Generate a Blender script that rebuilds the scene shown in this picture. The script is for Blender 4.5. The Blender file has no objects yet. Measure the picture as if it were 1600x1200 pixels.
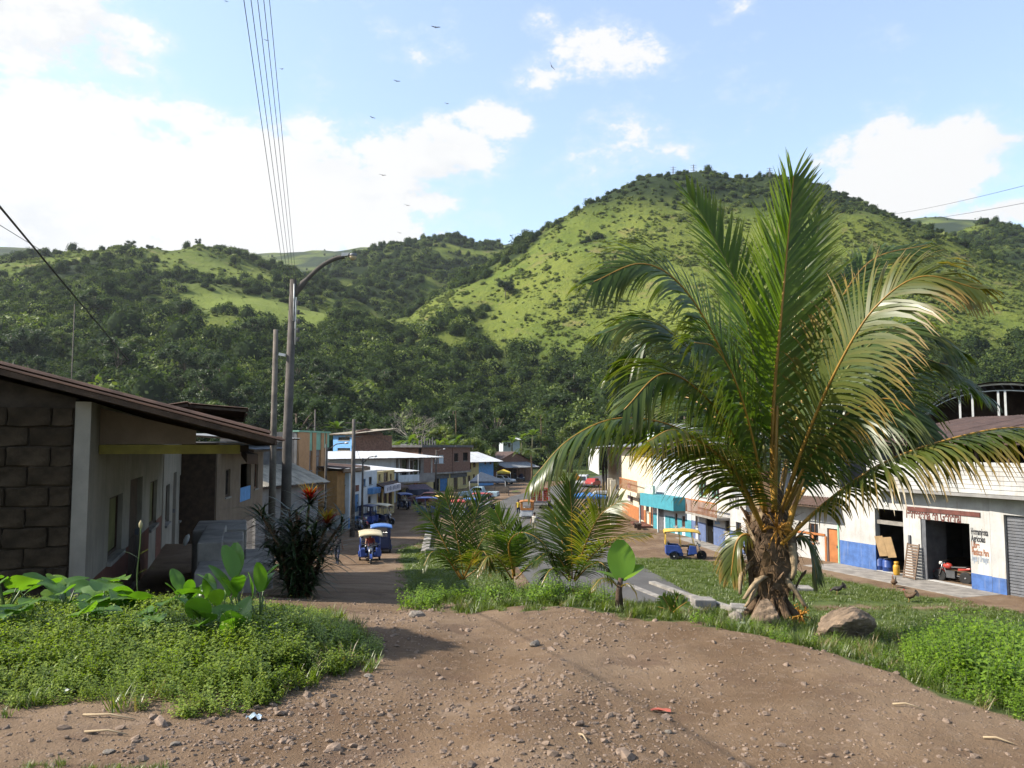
import bpy, bmesh, math, random
import numpy as np
from mathutils import Vector, Matrix, Euler

scene = bpy.context.scene
COL = scene.collection
TH = math.radians(4.38)
EYE = Vector((0, 0, 1.6))
R = math.radians

# ------------------------------------------------------------------ camera
cd = bpy.data.cameras.new('camera'); cam = bpy.data.objects.new('camera', cd); COL.objects.link(cam)
cam.location = EYE; cam.rotation_euler = (R(90) + TH, 0, 0)
cd.sensor_width = 36; cd.lens = 28.8; cd.clip_start = 0.05; cd.clip_end = 9000
scene.camera = cam

# ------------------------------------------------------------------ sun
SUN_EL, SUN_AZ = R(37), math.atan2(-0.99, -0.06)
TOSUN = Vector((math.sin(SUN_AZ) * math.cos(SUN_EL), math.cos(SUN_AZ) * math.cos(SUN_EL), math.sin(SUN_EL)))
sl = bpy.data.lights.new('sun', 'SUN'); sl.energy = 5.0; sl.angle = R(0.53); sl.color = (1.0, 0.93, 0.81)
so = bpy.data.objects.new('sun', sl); COL.objects.link(so); so.location = (-60, -10, 60)
so.rotation_euler = (-TOSUN).to_track_quat('-Z', 'Y').to_euler()

scene.view_settings.view_transform = 'Standard'; scene.view_settings.look = 'None'
scene.view_settings.exposure = 1.15; scene.view_settings.gamma = 1.0
scene.render.engine = 'CYCLES'
scene.cycles.use_denoising = True; scene.cycles.use_adaptive_sampling = True; scene.cycles.adaptive_threshold = .02
scene.cycles.max_bounces = 6; scene.cycles.diffuse_bounces = 3; scene.cycles.glossy_bounces = 2
scene.cycles.transmission_bounces = 4; scene.cycles.transparent_max_bounces = 6; scene.cycles.volume_bounces = 0
scene.cycles.caustics_reflective = False; scene.cycles.caustics_refractive = False
scene.cycles.sample_clamp_indirect = 4

# ------------------------------------------------------------------ node helper
class NT:
    def __init__(s, tree): s.t = tree; s.N = tree.nodes; s.L = tree.links
    def n(s, typ, **kw):
        o = s.N.new(typ)
        for k, v in kw.items():
            if k.startswith('i_'):
                o.inputs[int(k[2:]) if k[2:].isdigit() else k[2:].replace('_', ' ')].default_value = v
            else: setattr(o, k, v)
        return o
    def link(s, a, b): s.L.new(a, b)
    def val(s, sock, x):
        if isinstance(x, (int, float)): sock.default_value = x
        else: s.L.new(x, sock)
    def math(s, op, a, b=0.0, c=0.0, clamp=False):
        o = s.N.new('ShaderNodeMath'); o.operation = op; o.use_clamp = clamp
        s.val(o.inputs[0], a); s.val(o.inputs[1], b); s.val(o.inputs[2], c)
        return o.outputs[0]
    def mix(s, f, a, b, mode='MIX'):
        o = s.N.new('ShaderNodeMix'); o.data_type = 'RGBA'; o.blend_type = mode
        s.val(o.inputs[0], f)
        for sk, x in ((o.inputs[6], a), (o.inputs[7], b)):
            if isinstance(x, (tuple, list)): sk.default_value = (*x[:3], 1)
            else: s.L.new(x, sk)
        return o.outputs[2]
    def noise(s, vec, scale, detail=4, rough=0.55, dist=0.0):
        o = s.N.new('ShaderNodeTexNoise'); o.inputs['Scale'].default_value = scale
        o.inputs['Detail'].default_value = detail; o.inputs['Roughness'].default_value = rough
        o.inputs['Distortion'].default_value = dist
        if vec is not None: s.L.new(vec, o.inputs['Vector'])
        return o.outputs[0]
    def ss(s, x, a, b):
        o = s.N.new('ShaderNodeMapRange'); o.interpolation_type = 'SMOOTHSTEP'; o.clamp = True
        s.val(o.inputs[0], x); o.inputs[1].default_value = a; o.inputs[2].default_value = b
        return o.outputs[0]

# ------------------------------------------------------------------ world: physical sky with clouds
world = bpy.data.worlds.new('World'); scene.world = world; world.use_nodes = True
w = NT(world.node_tree); w.N.clear()
sky = w.n('ShaderNodeTexSky', sky_type='NISHITA', sun_disc=False, sun_elevation=SUN_EL, sun_rotation=SUN_AZ,
          altitude=400, air_density=1.1, dust_density=1.2, ozone_density=1.0)
tc = w.n('ShaderNodeTexCoord'); sx = w.n('ShaderNodeSeparateXYZ'); w.link(tc.outputs['Generated'], sx.inputs[0])
az = w.math('ARCTAN2', sx.outputs[0], sx.outputs[1]); el = w.math('ARCSINE', sx.outputs[2])
def azel(u, v):
    x = (u - 800) / 1280; y = (600 - v) / 1280
    d = Vector((x, math.cos(TH) - y * math.sin(TH), math.sin(TH) + y * math.cos(TH))).normalized()
    return math.atan2(d.x, d.y), math.asin(d.z)
# cloud banks (azimuth, elevation, half widths, strength) as seen in the valley's sky
clouds = []; CW = 5.9; VEIL = .22
for (u, v, ru, rv, k) in [(60, 30, 200, 80, 1.0), (170, 75, 90, 45, .9), (120, 290, 330, 150, 1.35), (420, 290, 260, 105, 1.25),
                          (250, 350, 420, 90, 1.2), (660, 235, 150, 60, 1.1), (770, 190, 80, 35, .9), (640, 300, 90, 40, .8), (480, 375, 130, 30, .7),
                          (622, 108, 52, 46, .56), (850, 125, 75, 38, .56), (955, 85, 105, 56, .62), (968, 205, 84, 64, .55),
                          (1010, 245, 70, 26, .5), (1400, 275, 150, 75, 1.2), (1500, 225, 100, 45, 1.0), (1545, 338, 120, 22, 1.0),
                          (1330, 320, 90, 60, 1.1), (842, 30, 36, 22, .5), (1150, 25, 55, 22, .42), (80, 140, 120, 26, .5), (600, 45, 46, 20, .42), (1180, 60, 40, 18, .4)]:
    a, e = azel(u, v); clouds.append((a, e, ru / 1400, rv / 1400, k))
rng = random.Random(5)
for i in range(9):   # the same kind of broken cloud goes on round the rest of the sky
    a = rng.uniform(0.75, 2 * math.pi - 0.75); a = a if a < math.pi else a - 2 * math.pi
    clouds.append((a, rng.uniform(.1, .9), rng.uniform(.08, .28), rng.uniform(.04, .11), rng.uniform(.8, 1.2)))
ae = w.n('ShaderNodeCombineXYZ'); w.link(az, ae.inputs[0]); w.link(el, ae.inputs[1])
field = None
for (a, e, ra, re, k) in clouds:
    d1 = w.n('ShaderNodeVectorMath', operation='MULTIPLY_ADD')
    w.link(ae.outputs[0], d1.inputs[0]); d1.inputs[1].default_value = (1 / ra, 1 / re, 0); d1.inputs[2].default_value = (-a / ra, -e / re, 0)
    d2 = w.n('ShaderNodeVectorMath', operation='DOT_PRODUCT'); w.link(d1.outputs[0], d2.inputs[0]); w.link(d1.outputs[0], d2.inputs[1])
    g = w.math('MULTIPLY_ADD', d2.outputs['Value'], -.62 * k, k)
    field = g if field is None else w.math('MAXIMUM', field, g)
field = w.math('MAXIMUM', field, 0.0)
mp = w.n('ShaderNodeMapping'); mp.inputs['Scale'].default_value = (1, 1, 1.7); w.link(tc.outputs['Generated'], mp.inputs[0])
n1 = w.noise(mp.outputs[0], 11, 6, .68, 0); n2 = w.noise(mp.outputs[0], 3.1, 2, .5)
dens = w.math('ADD', field, w.math('MULTIPLY', w.math('SUBTRACT', n1, .52), 3.0))
cm = w.ss(dens, .42, .74)
veil = w.math('MULTIPLY_ADD', w.ss(dens, 0.05, .7), .30, VEIL)
shade = w.mix(w.math('MULTIPLY', w.ss(n2, .5, .62), w.ss(n1, .60, .42)), (CW, CW, CW), (CW * .86, CW * .885, CW * .92))
skb = w.mix(1.0, sky.outputs[0], (1.75, 1.85, 1.95), 'MULTIPLY')
c1 = w.mix(veil, skb, (CW * .95, CW * .985, CW * 1.01)); c2 = w.mix(cm, c1, shade)
bg = w.n('ShaderNodeBackground'); bg.inputs['Strength'].default_value = 0.075; w.link(c2, bg.inputs[0])
wo = w.n('ShaderNodeOutputWorld'); w.link(bg.outputs[0], wo.inputs[0])
world.cycles.sampling_method = 'MANUAL'; world.cycles.sample_map_resolution = 256

# ------------------------------------------------------------------ pixel rays (1600 x 1200 photograph) to points of the place
def ray(u, v):
    x = (u - 800) / 1280; y = (600 - v) / 1280
    return Vector((x, math.cos(TH) - y * math.sin(TH), math.sin(TH) + y * math.cos(TH)))
def PY(u, v, Y): d = ray(u, v); return EYE + d * (Y / d.y)
def PZ(u, v, z): d = ray(u, v); return EYE + d * ((z - 1.6) / d.z)
def PX(u, Y): return Vector(((u - 800) / 1280 * Y, Y))

# ------------------------------------------------------------------ mesh builder
class MB:
    def __init__(s): s.v = []; s.f = []; s.m = []; s.s = []
    def add(s, vs, fs, m=0, smooth=False):
        b = len(s.v); s.v.extend([tuple(p) for p in vs])
        for f in fs: s.f.append(tuple(i + b for i in f)); s.m.append(m); s.s.append(smooth)
        return s
    def box(s, x0, x1, y0, y1, z0, z1, m=0):
        return s.add([(x0, y0, z0), (x1, y0, z0), (x1, y1, z0), (x0, y1, z0), (x0, y0, z1), (x1, y0, z1), (x1, y1, z1), (x0, y1, z1)],
                     [(3, 2, 1, 0), (4, 5, 6, 7), (0, 1, 5, 4), (1, 2, 6, 5), (2, 3, 7, 6), (3, 0, 4, 7)], m)
    def obox(s, c, size, rot=(0, 0, 0), m=0):
        M_ = Euler(rot).to_matrix(); c = Vector(c); h = [q / 2 for q in size]
        vs = [c + M_ @ Vector((a * h[0], b * h[1], d * h[2])) for d in (-1, 1) for a, b in ((-1, -1), (1, -1), (1, 1), (-1, 1))]
        return s.add(vs, [(3, 2, 1, 0), (4, 5, 6, 7), (0, 1, 5, 4), (1, 2, 6, 5), (2, 3, 7, 6), (3, 0, 4, 7)], m)
    def tube(s, pts, r, n=6, m=0, cap=True, smooth=True, flat=1.0):
        pts = [Vector(p) for p in pts]; k = len(pts)
        rr = [r] * k if isinstance(r, (int, float)) else r
        up = None; vs = []
        for i in range(k):
            t = (pts[min(i + 1, k - 1)] - pts[max(i - 1, 0)]).normalized()
            if up is None: up = Vector((0, 0, 1)) if abs(t.z) < .95 else Vector((1, 0, 0))
            a = t.cross(up)
            a = a.normalized() if a.length > 1e-6 else Vector((1, 0, 0))
            up = a.cross(t).normalized()
            for j in range(n):
                q = 2 * math.pi * j / n
                vs.append(pts[i] + a * math.cos(q) * rr[i] + up * math.sin(q) * rr[i] * flat)
        fs = [(i * n + j, i * n + (j + 1) % n, (i + 1) * n + (j + 1) % n, (i + 1) * n + j) for i in range(k - 1) for j in range(n)]
        if cap: fs += [tuple(range(n - 1, -1, -1)), tuple((k - 1) * n + j for j in range(n))]
        return s.add(vs, fs, m, smooth)
    def lathe(s, prof, n=12, c=(0, 0, 0), axis='z', m=0, smooth=True):
        vs = []
        for r, h in prof:
            for j in range(n):
                q = 2 * math.pi * j / n; a, b = r * math.cos(q), r * math.sin(q)
                p = (a, b, h) if axis == 'z' else ((h, a, b) if axis == 'x' else (a, h, b))
                vs.append((p[0] + c[0], p[1] + c[1], p[2] + c[2]))
        k = len(prof)
        fs = [(i * n + j, i * n + (j + 1) % n, (i + 1) * n + (j + 1) % n, (i + 1) * n + j) for i in range(k - 1) for j in range(n)]
        fs += [tuple(range(n - 1, -1, -1)), tuple((k - 1) * n + j for j in range(n))]
        return s.add(vs, fs, m, smooth)
    def prism(s, poly, y0, y1, m=0, axis='y', taper=None):
        """polygon in (x, z) pushed along y (or (y, z) along x)"""
        n = len(poly); vs = []
        for k, y in enumerate((y0, y1)):
            for (a, b) in poly: vs.append((a, y, b) if axis == 'y' else ((y, a, b) if axis == 'x' else (a, b, y)))
        fs = [tuple(range(n)), tuple(range(2 * n - 1, n - 1, -1))] + [(i, i + n, (i + 1) % n + n, (i + 1) % n) for i in range(n)]
        return s.add(vs, fs, m)
    def grid(s, P, m=0, smooth=True):
        a = len(P); b = len(P[0]); vs = [p for row in P for p in row]
        return s.add(vs, [(i * b + j, i * b + j + 1, (i + 1) * b + j + 1, (i + 1) * b + j) for i in range(a - 1) for j in range(b - 1)], m, smooth)
    def mesh(s, name, mats):
        me = bpy.data.meshes.new(name); me.from_pydata(s.v, [], s.f)
        for q in (mats if isinstance(mats, (list, tuple)) else [mats]): me.materials.append(q)
        if s.f:
            me.polygons.foreach_set('material_index', s.m); me.polygons.foreach_set('use_smooth', s.s)
        me.update(); return me
    def build(s, name, mats, parent=None, loc=None, rotz=0, fix=True, bevel=0):
        me = s.mesh(name, mats)
        if fix:
            bm = bmesh.new(); bm.from_mesh(me); bmesh.ops.recalc_face_normals(bm, faces=bm.faces); bm.to_mesh(me); bm.free()
        o = bpy.data.objects.new(name, me); COL.objects.link(o)
        if parent is not None: o.parent = parent
        if loc is not None: o.location = loc
        if rotz: o.rotation_euler.z = rotz
        if bevel:
            b = o.modifiers.new('bevel', 'BEVEL'); b.width = bevel; b.segments = 2; b.limit_method = 'ANGLE'
        return o

def tag(o, label=None, cat=None, group=None, kind=None):
    if label: o['label'] = label
    if cat: o['category'] = cat
    if group: o['group'] = group
    if kind: o['kind'] = kind
    return o
def thing(name, label, cat, loc=(0, 0, 0), rotz=0, group=None):
    o = bpy.data.objects.new(name, None); COL.objects.link(o); o.location = loc; o.rotation_euler = (0, 0, rotz)
    o.empty_display_size = .2
    return tag(o, label, cat, group)
KIDS = {}
def kids(o): return [c for c in COL.objects if c.parent is o]
def dup(root, loc=None, rot=None, scale=None, label=None, group=None, parent=None, cache={}):
    c = root.copy(); COL.objects.link(c); c.parent = parent
    if loc is not None: c.location = loc
    if rot is not None: c.rotation_euler = rot
    if scale is not None: c.scale = (scale,) * 3 if isinstance(scale, (int, float)) else scale
    if label: c['label'] = label
    if group: c['group'] = group
    if root.name not in cache: cache[root.name] = kids(root)
    for k in cache[root.name]: dup(k, parent=c)
    return c

# ------------------------------------------------------------------ materials
MATS = {}; ALB = .70   # real-world albedos: the picture is exposed for them
def M(name, col, rough=.75, var=.22, scale=2.5, bump=0.0, bscale=25, metal=0.0, spec=.35, streak=0.0, grime=None, rand=0.0, coord='Object'):
    if name in MATS: return MATS[name]
    col = tuple(x * ALB for x in col); grime = tuple(x * ALB for x in (grime or (.16, .13, .10)))
    m = bpy.data.materials.new(name); m.use_nodes = True; t = NT(m.node_tree); t.N.clear()
    b = t.n('ShaderNodeBsdfPrincipled'); out = t.n('ShaderNodeOutputMaterial'); t.link(b.outputs[0], out.inputs[0])
    tc = t.n('ShaderNodeTexCoord'); co = tc.outputs[coord]
    c = t.mix(t.ss(t.noise(co, scale, 6, .6), .3, .7), tuple(x * (1 - var) for x in col), tuple(min(1, x * (1 + var)) for x in col))
    c = t.mix(t.math('MULTIPLY', t.ss(t.noise(co, scale * 9, 4, .6), .35, .75), var * .6), c, tuple(x * .55 for x in col))
    if streak:
        mp = t.n('ShaderNodeMapping'); mp.inputs['Scale'].default_value = (1.6, 1.6, .16); t.link(co, mp.inputs[0])
        k = t.ss(t.noise(mp.outputs[0], 3.2, 5, .65), .5, .78)
        c = t.mix(t.math('MULTIPLY', k, streak), c, grime)
    if rand:
        oi = t.n('ShaderNodeObjectInfo')
        c = t.mix(t.math('MULTIPLY', oi.outputs['Random'], rand), c, tuple(x * .45 for x in col))
    t.link(c, b.inputs['Base Color'])
    b.inputs['Roughness'].default_value = rough; b.inputs['Metallic'].default_value = metal
    b.inputs['Specular IOR Level'].default_value = spec
    if bump:
        bp = t.n('ShaderNodeBump'); bp.inputs['Strength'].default_value = bump; bp.inputs['Distance'].default_value = .02
        t.link(t.noise(co, bscale, 6, .65), bp.inputs['Height']); t.link(bp.outputs[0], b.inputs['Normal'])
    MATS[name] = m; return m

def leafmat(name, cols, trans=.35, rough=.42, tcol=None, scale=.6, spec=.45, noise=True):
    """foliage: hue varies by leaf and by plant; light comes through"""
    if name in MATS: return MATS[name]
    cols = [tuple(x * ALB for x in c) for c in cols]
    m = bpy.data.materials.new(name); m.use_nodes = True; t = NT(m.node_tree); t.N.clear()
    g = t.n('ShaderNodeNewGeometry'); oi = t.n('ShaderNodeObjectInfo'); tc = t.n('ShaderNodeTexCoord')
    r = t.math('FRACT', t.math('ADD', t.math('MULTIPLY', g.outputs['Random Per Island'], .6), t.math('MULTIPLY', oi.outputs['Random'], 7.31)))
    c = t.mix(t.ss(r, 0, .55), cols[0], cols[1]); c = t.mix(t.ss(r, .6, 1), c, cols[2])
    if noise:
        k = t.ss(t.noise(g.outputs['Position'], scale, 3, .5), .35, .65)
        c = t.mix(t.math('MULTIPLY', k, .4), c, cols[0])
    p = t.n('ShaderNodeBsdfPrincipled'); p.inputs['Roughness'].default_value = rough; p.inputs['Specular IOR Level'].default_value = spec
    t.link(c, p.inputs['Base Color'])
    tr = t.n('ShaderNodeBsdfTranslucent')
    t.link(t.mix(1.0, c, tcol or (1.55, 1.75, .45), 'MULTIPLY'), tr.inputs[0])
    mx = t.n('ShaderNodeMixShader'); mx.inputs[0].default_value = trans
    t.link(p.outputs[0], mx.inputs[1]); t.link(tr.outputs[0], mx.inputs[2])
    out = t.n('ShaderNodeOutputMaterial'); t.link(mx.outputs[0], out.inputs[0])
    MATS[name] = m; return m

def glass(name='glass', col=(.02, .025, .03)):
    return M(name, col, rough=.08, var=.1, spec=.8)

# ------------------------------------------------------------------ scatter of uncountable stuff (instanced)
def scatter(name, pts, protos, label, cat):
    """pts: (x, y, z, rx, ry, rz, scale, proto index)"""
    a = np.array(pts, dtype=np.float32)
    me = bpy.data.meshes.new(name); me.from_pydata([tuple(p) for p in a[:, :3].tolist()], [], [])
    at = me.attributes.new('rot', 'FLOAT_VECTOR', 'POINT'); at.data.foreach_set('vector', a[:, 3:6].ravel())
    at = me.attributes.new('scl', 'FLOAT', 'POINT'); at.data.foreach_set('value', np.ascontiguousarray(a[:, 6]))
    at = me.attributes.new('pid', 'INT', 'POINT'); at.data.foreach_set('value', a[:, 7].astype(np.int32))
    o = bpy.data.objects.new(name, me); COL.objects.link(o); tag(o, label, cat, kind='stuff')
    pc = bpy.data.collections.new(name + '_kinds')
    for i, p in enumerate(protos):
        q = bpy.data.objects.new('%s_kind_%02d' % (name, i), p); pc.objects.link(q)
    g = bpy.data.node_groups.new(name, 'GeometryNodeTree')
    g.interface.new_socket('Geometry', in_out='INPUT', socket_type='NodeSocketGeometry')
    g.interface.new_socket('Geometry', in_out='OUTPUT', socket_type='NodeSocketGeometry')
    t = NT(g); gi = t.n('NodeGroupInput'); go = t.n('NodeGroupOutput')
    ci = t.n('GeometryNodeCollectionInfo'); ci.inputs['Collection'].default_value = pc
    ci.inputs['Separate Children'].default_value = True; ci.inputs['Reset Children'].default_value = True
    ip = t.n('GeometryNodeInstanceOnPoints'); ip.inputs['Pick Instance'].default_value = True
    def na(nm, ty):
        q = t.n('GeometryNodeInputNamedAttribute', data_type=ty); q.inputs['Name'].default_value = nm; return q.outputs['Attribute']
    t.link(gi.outputs[0], ip.inputs['Points']); t.link(ci.outputs[0], ip.inputs['Instance'])
    t.link(na('pid', 'INT'), ip.inputs['Instance Index']); t.link(na('rot', 'FLOAT_VECTOR'), ip.inputs['Rotation'])
    t.link(na('scl', 'FLOAT'), ip.inputs['Scale']); t.link(ip.outputs[0], go.inputs[0])
    md = o.modifiers.new('scatter', 'NODES'); md.node_group = g
    return o

# ------------------------------------------------------------------ value noise for terrain
def _hash(ix, iy, seed):
    h = (ix.astype(np.int64) * 374761393 + iy.astype(np.int64) * 668265263 + seed * 1442695041) & 0x7fffffff
    h = ((h ^ (h >> 13)) * 1274126177) & 0x7fffffff
    return ((h ^ (h >> 16)) & 0xffff) / 65535.0
def vnoise(x, y, seed=0):
    x = np.asarray(x, float); y = np.asarray(y, float)
    ix, iy = np.floor(x), np.floor(y); fx, fy = x - ix, y - iy
    fx = fx * fx * (3 - 2 * fx); fy = fy * fy * (3 - 2 * fy)
    a = _hash(ix, iy, seed); b = _hash(ix + 1, iy, seed); c = _hash(ix, iy + 1, seed); d = _hash(ix + 1, iy + 1, seed)
    return (a * (1 - fx) + b * fx) * (1 - fy) + (c * (1 - fx) + d * fx) * fy
def fbm(x, y, oct=4, seed=0, gain=.5):
    s = 0; a = 1; n = 0
    for i in range(oct):
        s = s + a * (vnoise(x * 2 ** i, y * 2 ** i, seed + i * 17) - .5); n += a; a *= gain
    return s / n * 2
def sst(a, b, x):
    t = np.clip((np.asarray(x, float) - a) / (b - a), 0, 1); return t * t * (3 - 2 * t)
# ================================================================== LAND
TOWN = -5.0
def G(x, y):
    """height of the ground near and in the town"""
    x = np.asarray(x, float); y = np.asarray(y, float)
    ye = np.interp(x, [-30, -3.5, -1.4, .2, 1.73, 2.3, 3.03, 5, 9, 40], [9.0, 7.4, 6.5, 7.9, 7.6, 6.7, 5.0, 2.6, -1, -25])
    e = np.maximum(0, y - ye) * np.interp(x, [-2, 1.5, 3, 6, 20], [1, .95, .6, .5, .45])
    zl = -.148 * (np.sqrt(e * e + 1.5) - 1.2247)
    zr = np.where(e < 3.5, -.165 * e, -.5775 - .40 * (e - 3.5))
    xs = -1.6 - .165 * (y - 9.4)
    wr = sst(.6, 4.0, x - xs)
    z = zl * (1 - wr) + zr * wr
    z = np.where(z > TOWN, z, TOWN)
    k = .35; dz = np.maximum(k - np.abs(z - TOWN), 0) / k; z = np.maximum(z, TOWN) + dz * dz * k * .25
    wl = sst(0, 2.2, (xs - 2.4) - x) * sst(8.3, 10.8, y) * (1 - sst(25, 31, y))
    z = z * (1 - wl) + (-1.35) * wl
    return z
def g1(x, y): return float(G(np.array([x]), np.array([y]))[0])

def edge_y(x): return np.interp(x, [-30, -1.4, 1.73, 2.3, 3.03, 5, 9, 40], [9.7, 9.4, 7.6, 6.7, 5.0, 2.6, -1, -25])

def relief(x, y):
    """ruts, washed gullies and small bumps of the dirt track"""
    near = 1 - sst(14, 22, y)
    r = .035 * fbm(x * .9, y * .9, 4, 3) + .018 * fbm(x * 4.5, y * 4.5, 3, 9)
    r += -.05 * np.exp(-((x + .55 - .13 * (y - 6) + .25 * np.sin(y * .8)) / .42) ** 2) - .03 * np.exp(-((x - 1.35 + .25 * (y - 4)) / .5) ** 2)
    r += .028 * np.exp(-((x - .35 - .12 * (y - 6)) / .45) ** 2) * (.6 + vnoise(x * 2, y * 2, 4))
    return r * near

def axis(lo, hi, fine, a, b, grow=1.09, mx=3.0):
    out = list(np.arange(a, b + 1e-6, fine)); s = fine; p = b
    while p < hi: s = min(s * grow, mx); p += s; out.append(p)
    s = fine; p = a
    while p > lo: s = min(s * grow, mx); p -= s; out.insert(0, p)
    return np.array(out)
gx = axis(-230, 230, .075, -7.5, 7.5, 1.08, 6); gy = axis(-25, 270, .075, 2.2, 12.5, 1.07, 3)
GX, GY = np.meshgrid(gx, gy); GZ = G(GX, GY) + relief(GX, GY)
# side streets run level in the town; lawns and verges
def road_c(y): return np.interp(y, [20, 36, 60, 90, 108, 130, 160, 200], [6.2, 4.6, 2.2, .9, 3.2, 8.6, 16, 27])
def grass_mask(x, y):
    e = (y - edge_y(x)); xs = -1.6 - .165 * (y - 9.4)
    near = sst(-.15, .35, e + .55 * fbm(x * 1.7, y * 1.7, 3, 21) + .3 * fbm(x * 6, y * 6, 2, 23)) * sst(.4, 1.4, x - xs - .25 + .5 * fbm(x, y, 3, 5)) * (1 - sst(26, 30, y))
    nl = (1 - sst(-.25, .15, (x + 1.25 + .05 * (y - 5.8) + .33 * np.maximum(0, y - 6.6)) + .3 * fbm(x * 1.3, y * 1.3, 3, 31))) * sst(5.4, 5.9, y - 1.3 * np.maximum(0, x + 1.7) + .25 * fbm(x * 2, y * 2, 2, 8) - .02 * x) * (1 - sst(8.6, 10.2, y))
    lx0 = road_c(y) + 3.0; lx1 = np.interp(y, [20, 33, 43, 47, 49, 60], [26, 20.3, 15.2, 12.6, 8.0, 6.0])
    lawn = sst(0, .8, x - lx0 + .8 * fbm(x * .4, y * .4, 3, 2)) * sst(0, .9, lx1 - x + .9 * fbm(x * .35, y * .35, 3, 12)) * sst(26, 29, y) * (1 - sst(48, 49.5, y + .8 * fbm(x * .5, y * .5, 2, 9)))
    worn = sst(.25, .6, fbm(x * .22 + 4, y * .35, 4, 77)); lawn = lawn * (1 - .75 * worn)
    med = sst(0, .8, x - (-1.6 - .165 * (y - 9.4)) - 1.2) * sst(0, 1, road_c(y) - 3.6 - x) * sst(24, 28, y) * (1 - sst(50, 58, y))
    verge = sst(0, 2, x + 1) * sst(103, 108, y) * (1 - sst(122, 126, y)) * sst(.5, 2.5, road_c(y) - 3.8 - x)
    far = sst(150, 165, y) + sst(30, 45, x - 0 * y) * sst(70, 90, y) + sst(28, 40, -x - .1 * y)
    return np.clip(np.maximum.reduce([near, nl, lawn, med, verge, far]), 0, 1)

def groundmat():
    m = bpy.data.materials.new('ground'); m.use_nodes = True; t = NT(m.node_tree); t.N.clear()
    g = t.n('ShaderNodeNewGeometry'); P = g.outputs['Position']
    big = t.noise(P, .45, 5, .6); mid = t.noise(P, 2.2, 6, .62); fine = t.noise(P, 14, 6, .68); grit = t.noise(P, 70, 4, .7)
    c = t.mix(t.ss(big, .35, .66), (.150, .094, .054), (.250, .174, .112))
    c = t.mix(t.math('MULTIPLY', t.ss(t.noise(P, .9, 4, .6, .6), .54, .66), .6), c, (.115, .072, .050))
    c = t.mix(t.math('MULTIPLY', t.ss(t.noise(P, 1.3, 5, .65, .4), .58, .72), .5), c, (.30, .225, .17))
    c = t.mix(t.math('MULTIPLY', t.ss(mid, .5, .72), .55), c, (.130, .080, .054))
    c = t.mix(t.math('MULTIPLY', t.ss(fine, .52, .74), .6), c, (.31, .225, .165))
    c = t.mix(t.math('MULTIPLY', t.ss(grit, .56, .72), .55), c, (.105, .073, .056))
    vo = t.n('ShaderNodeTexVoronoi'); vo.inputs['Scale'].default_value = 34; t.link(P, vo.inputs['Vector'])
    peb = t.math('MULTIPLY', t.ss(vo.outputs['Distance'], .30, .16), t.ss(t.noise(P, 9, 2), .5, .62))
    c = t.mix(t.math('MULTIPLY', peb, .55), c, (.36, .29, .24))
    at = t.n('ShaderNodeAttribute', attribute_name='grass'); gm = t.ss(t.math('ADD', at.outputs['Fac'], t.math('MULTIPLY', t.math('SUBTRACT', mid, .5), .7)), .3, .7)
    gc = t.mix(t.ss(mid, .35, .65), (.055, .085, .022), (.105, .135, .035)); gc = t.mix(t.math('MULTIPLY', t.ss(fine, .5, .7), .5), gc, (.15, .13, .06))
    c = t.mix(gm, c, gc)
    c = t.mix(1.0, c, (ALB,) * 3, 'MULTIPLY')
    b = t.n('ShaderNodeBsdfPrincipled'); b.inputs['Roughness'].default_value = .95; b.inputs['Specular IOR Level'].default_value = .15
    t.link(c, b.inputs['Base Color'])
    h = t.math('ADD', t.math('MULTIPLY', fine, .6), t.math('ADD', t.math('MULTIPLY', grit, .35), t.math('MULTIPLY', peb, .35)))
    bp = t.n('ShaderNodeBump'); bp.inputs['Strength'].default_value = .85; bp.inputs['Distance'].default_value = .035
    t.link(h, bp.inputs['Height']); t.link(bp.outputs[0], b.inputs['Normal'])
    o = t.n('ShaderNodeOutputMaterial'); t.link(b.outputs[0], o.inputs[0]); MATS['ground'] = m; return m

def gridobj(name, X, Y, Z, mat, attrs=None):
    ny, nx = X.shape; me = bpy.data.meshes.new(name)
    idx = np.arange(nx * ny).reshape(ny, nx)
    q = np.stack([idx[:-1, :-1], idx[:-1, 1:], idx[1:, 1:], idx[1:, :-1]], -1).reshape(-1, 4)
    me.vertices.add(nx * ny); me.vertices.foreach_set('co', np.stack([X, Y, Z], -1).astype(np.float32).ravel())
    me.loops.add(q.size); me.loops.foreach_set('vertex_index', q.ravel().astype(np.int32))
    me.polygons.add(len(q)); me.polygons.foreach_set('loop_start', (np.arange(len(q)) * 4).astype(np.int32))
    me.polygons.foreach_set('use_smooth', np.ones(len(q), bool))
    me.update(calc_edges=True); me.materials.append(mat)
    for k, a in (attrs or {}).items():
        t = me.attributes.new(k, 'FLOAT', 'POINT'); t.data.foreach_set('value', a.astype(np.float32).ravel())
    o = bpy.data.objects.new(name, me); COL.objects.link(o); return o
tag(gridobj('ground', GX, GY, GZ, groundmat(), {'grass': grass_mask(GX, GY)}), 'brown stony dirt track dropping into the town with grassy verges', kind='structure')
def gr(x, y): return float((G(np.array([x]), np.array([y])) + relief(np.array([x]), np.array([y])))[0])

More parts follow.
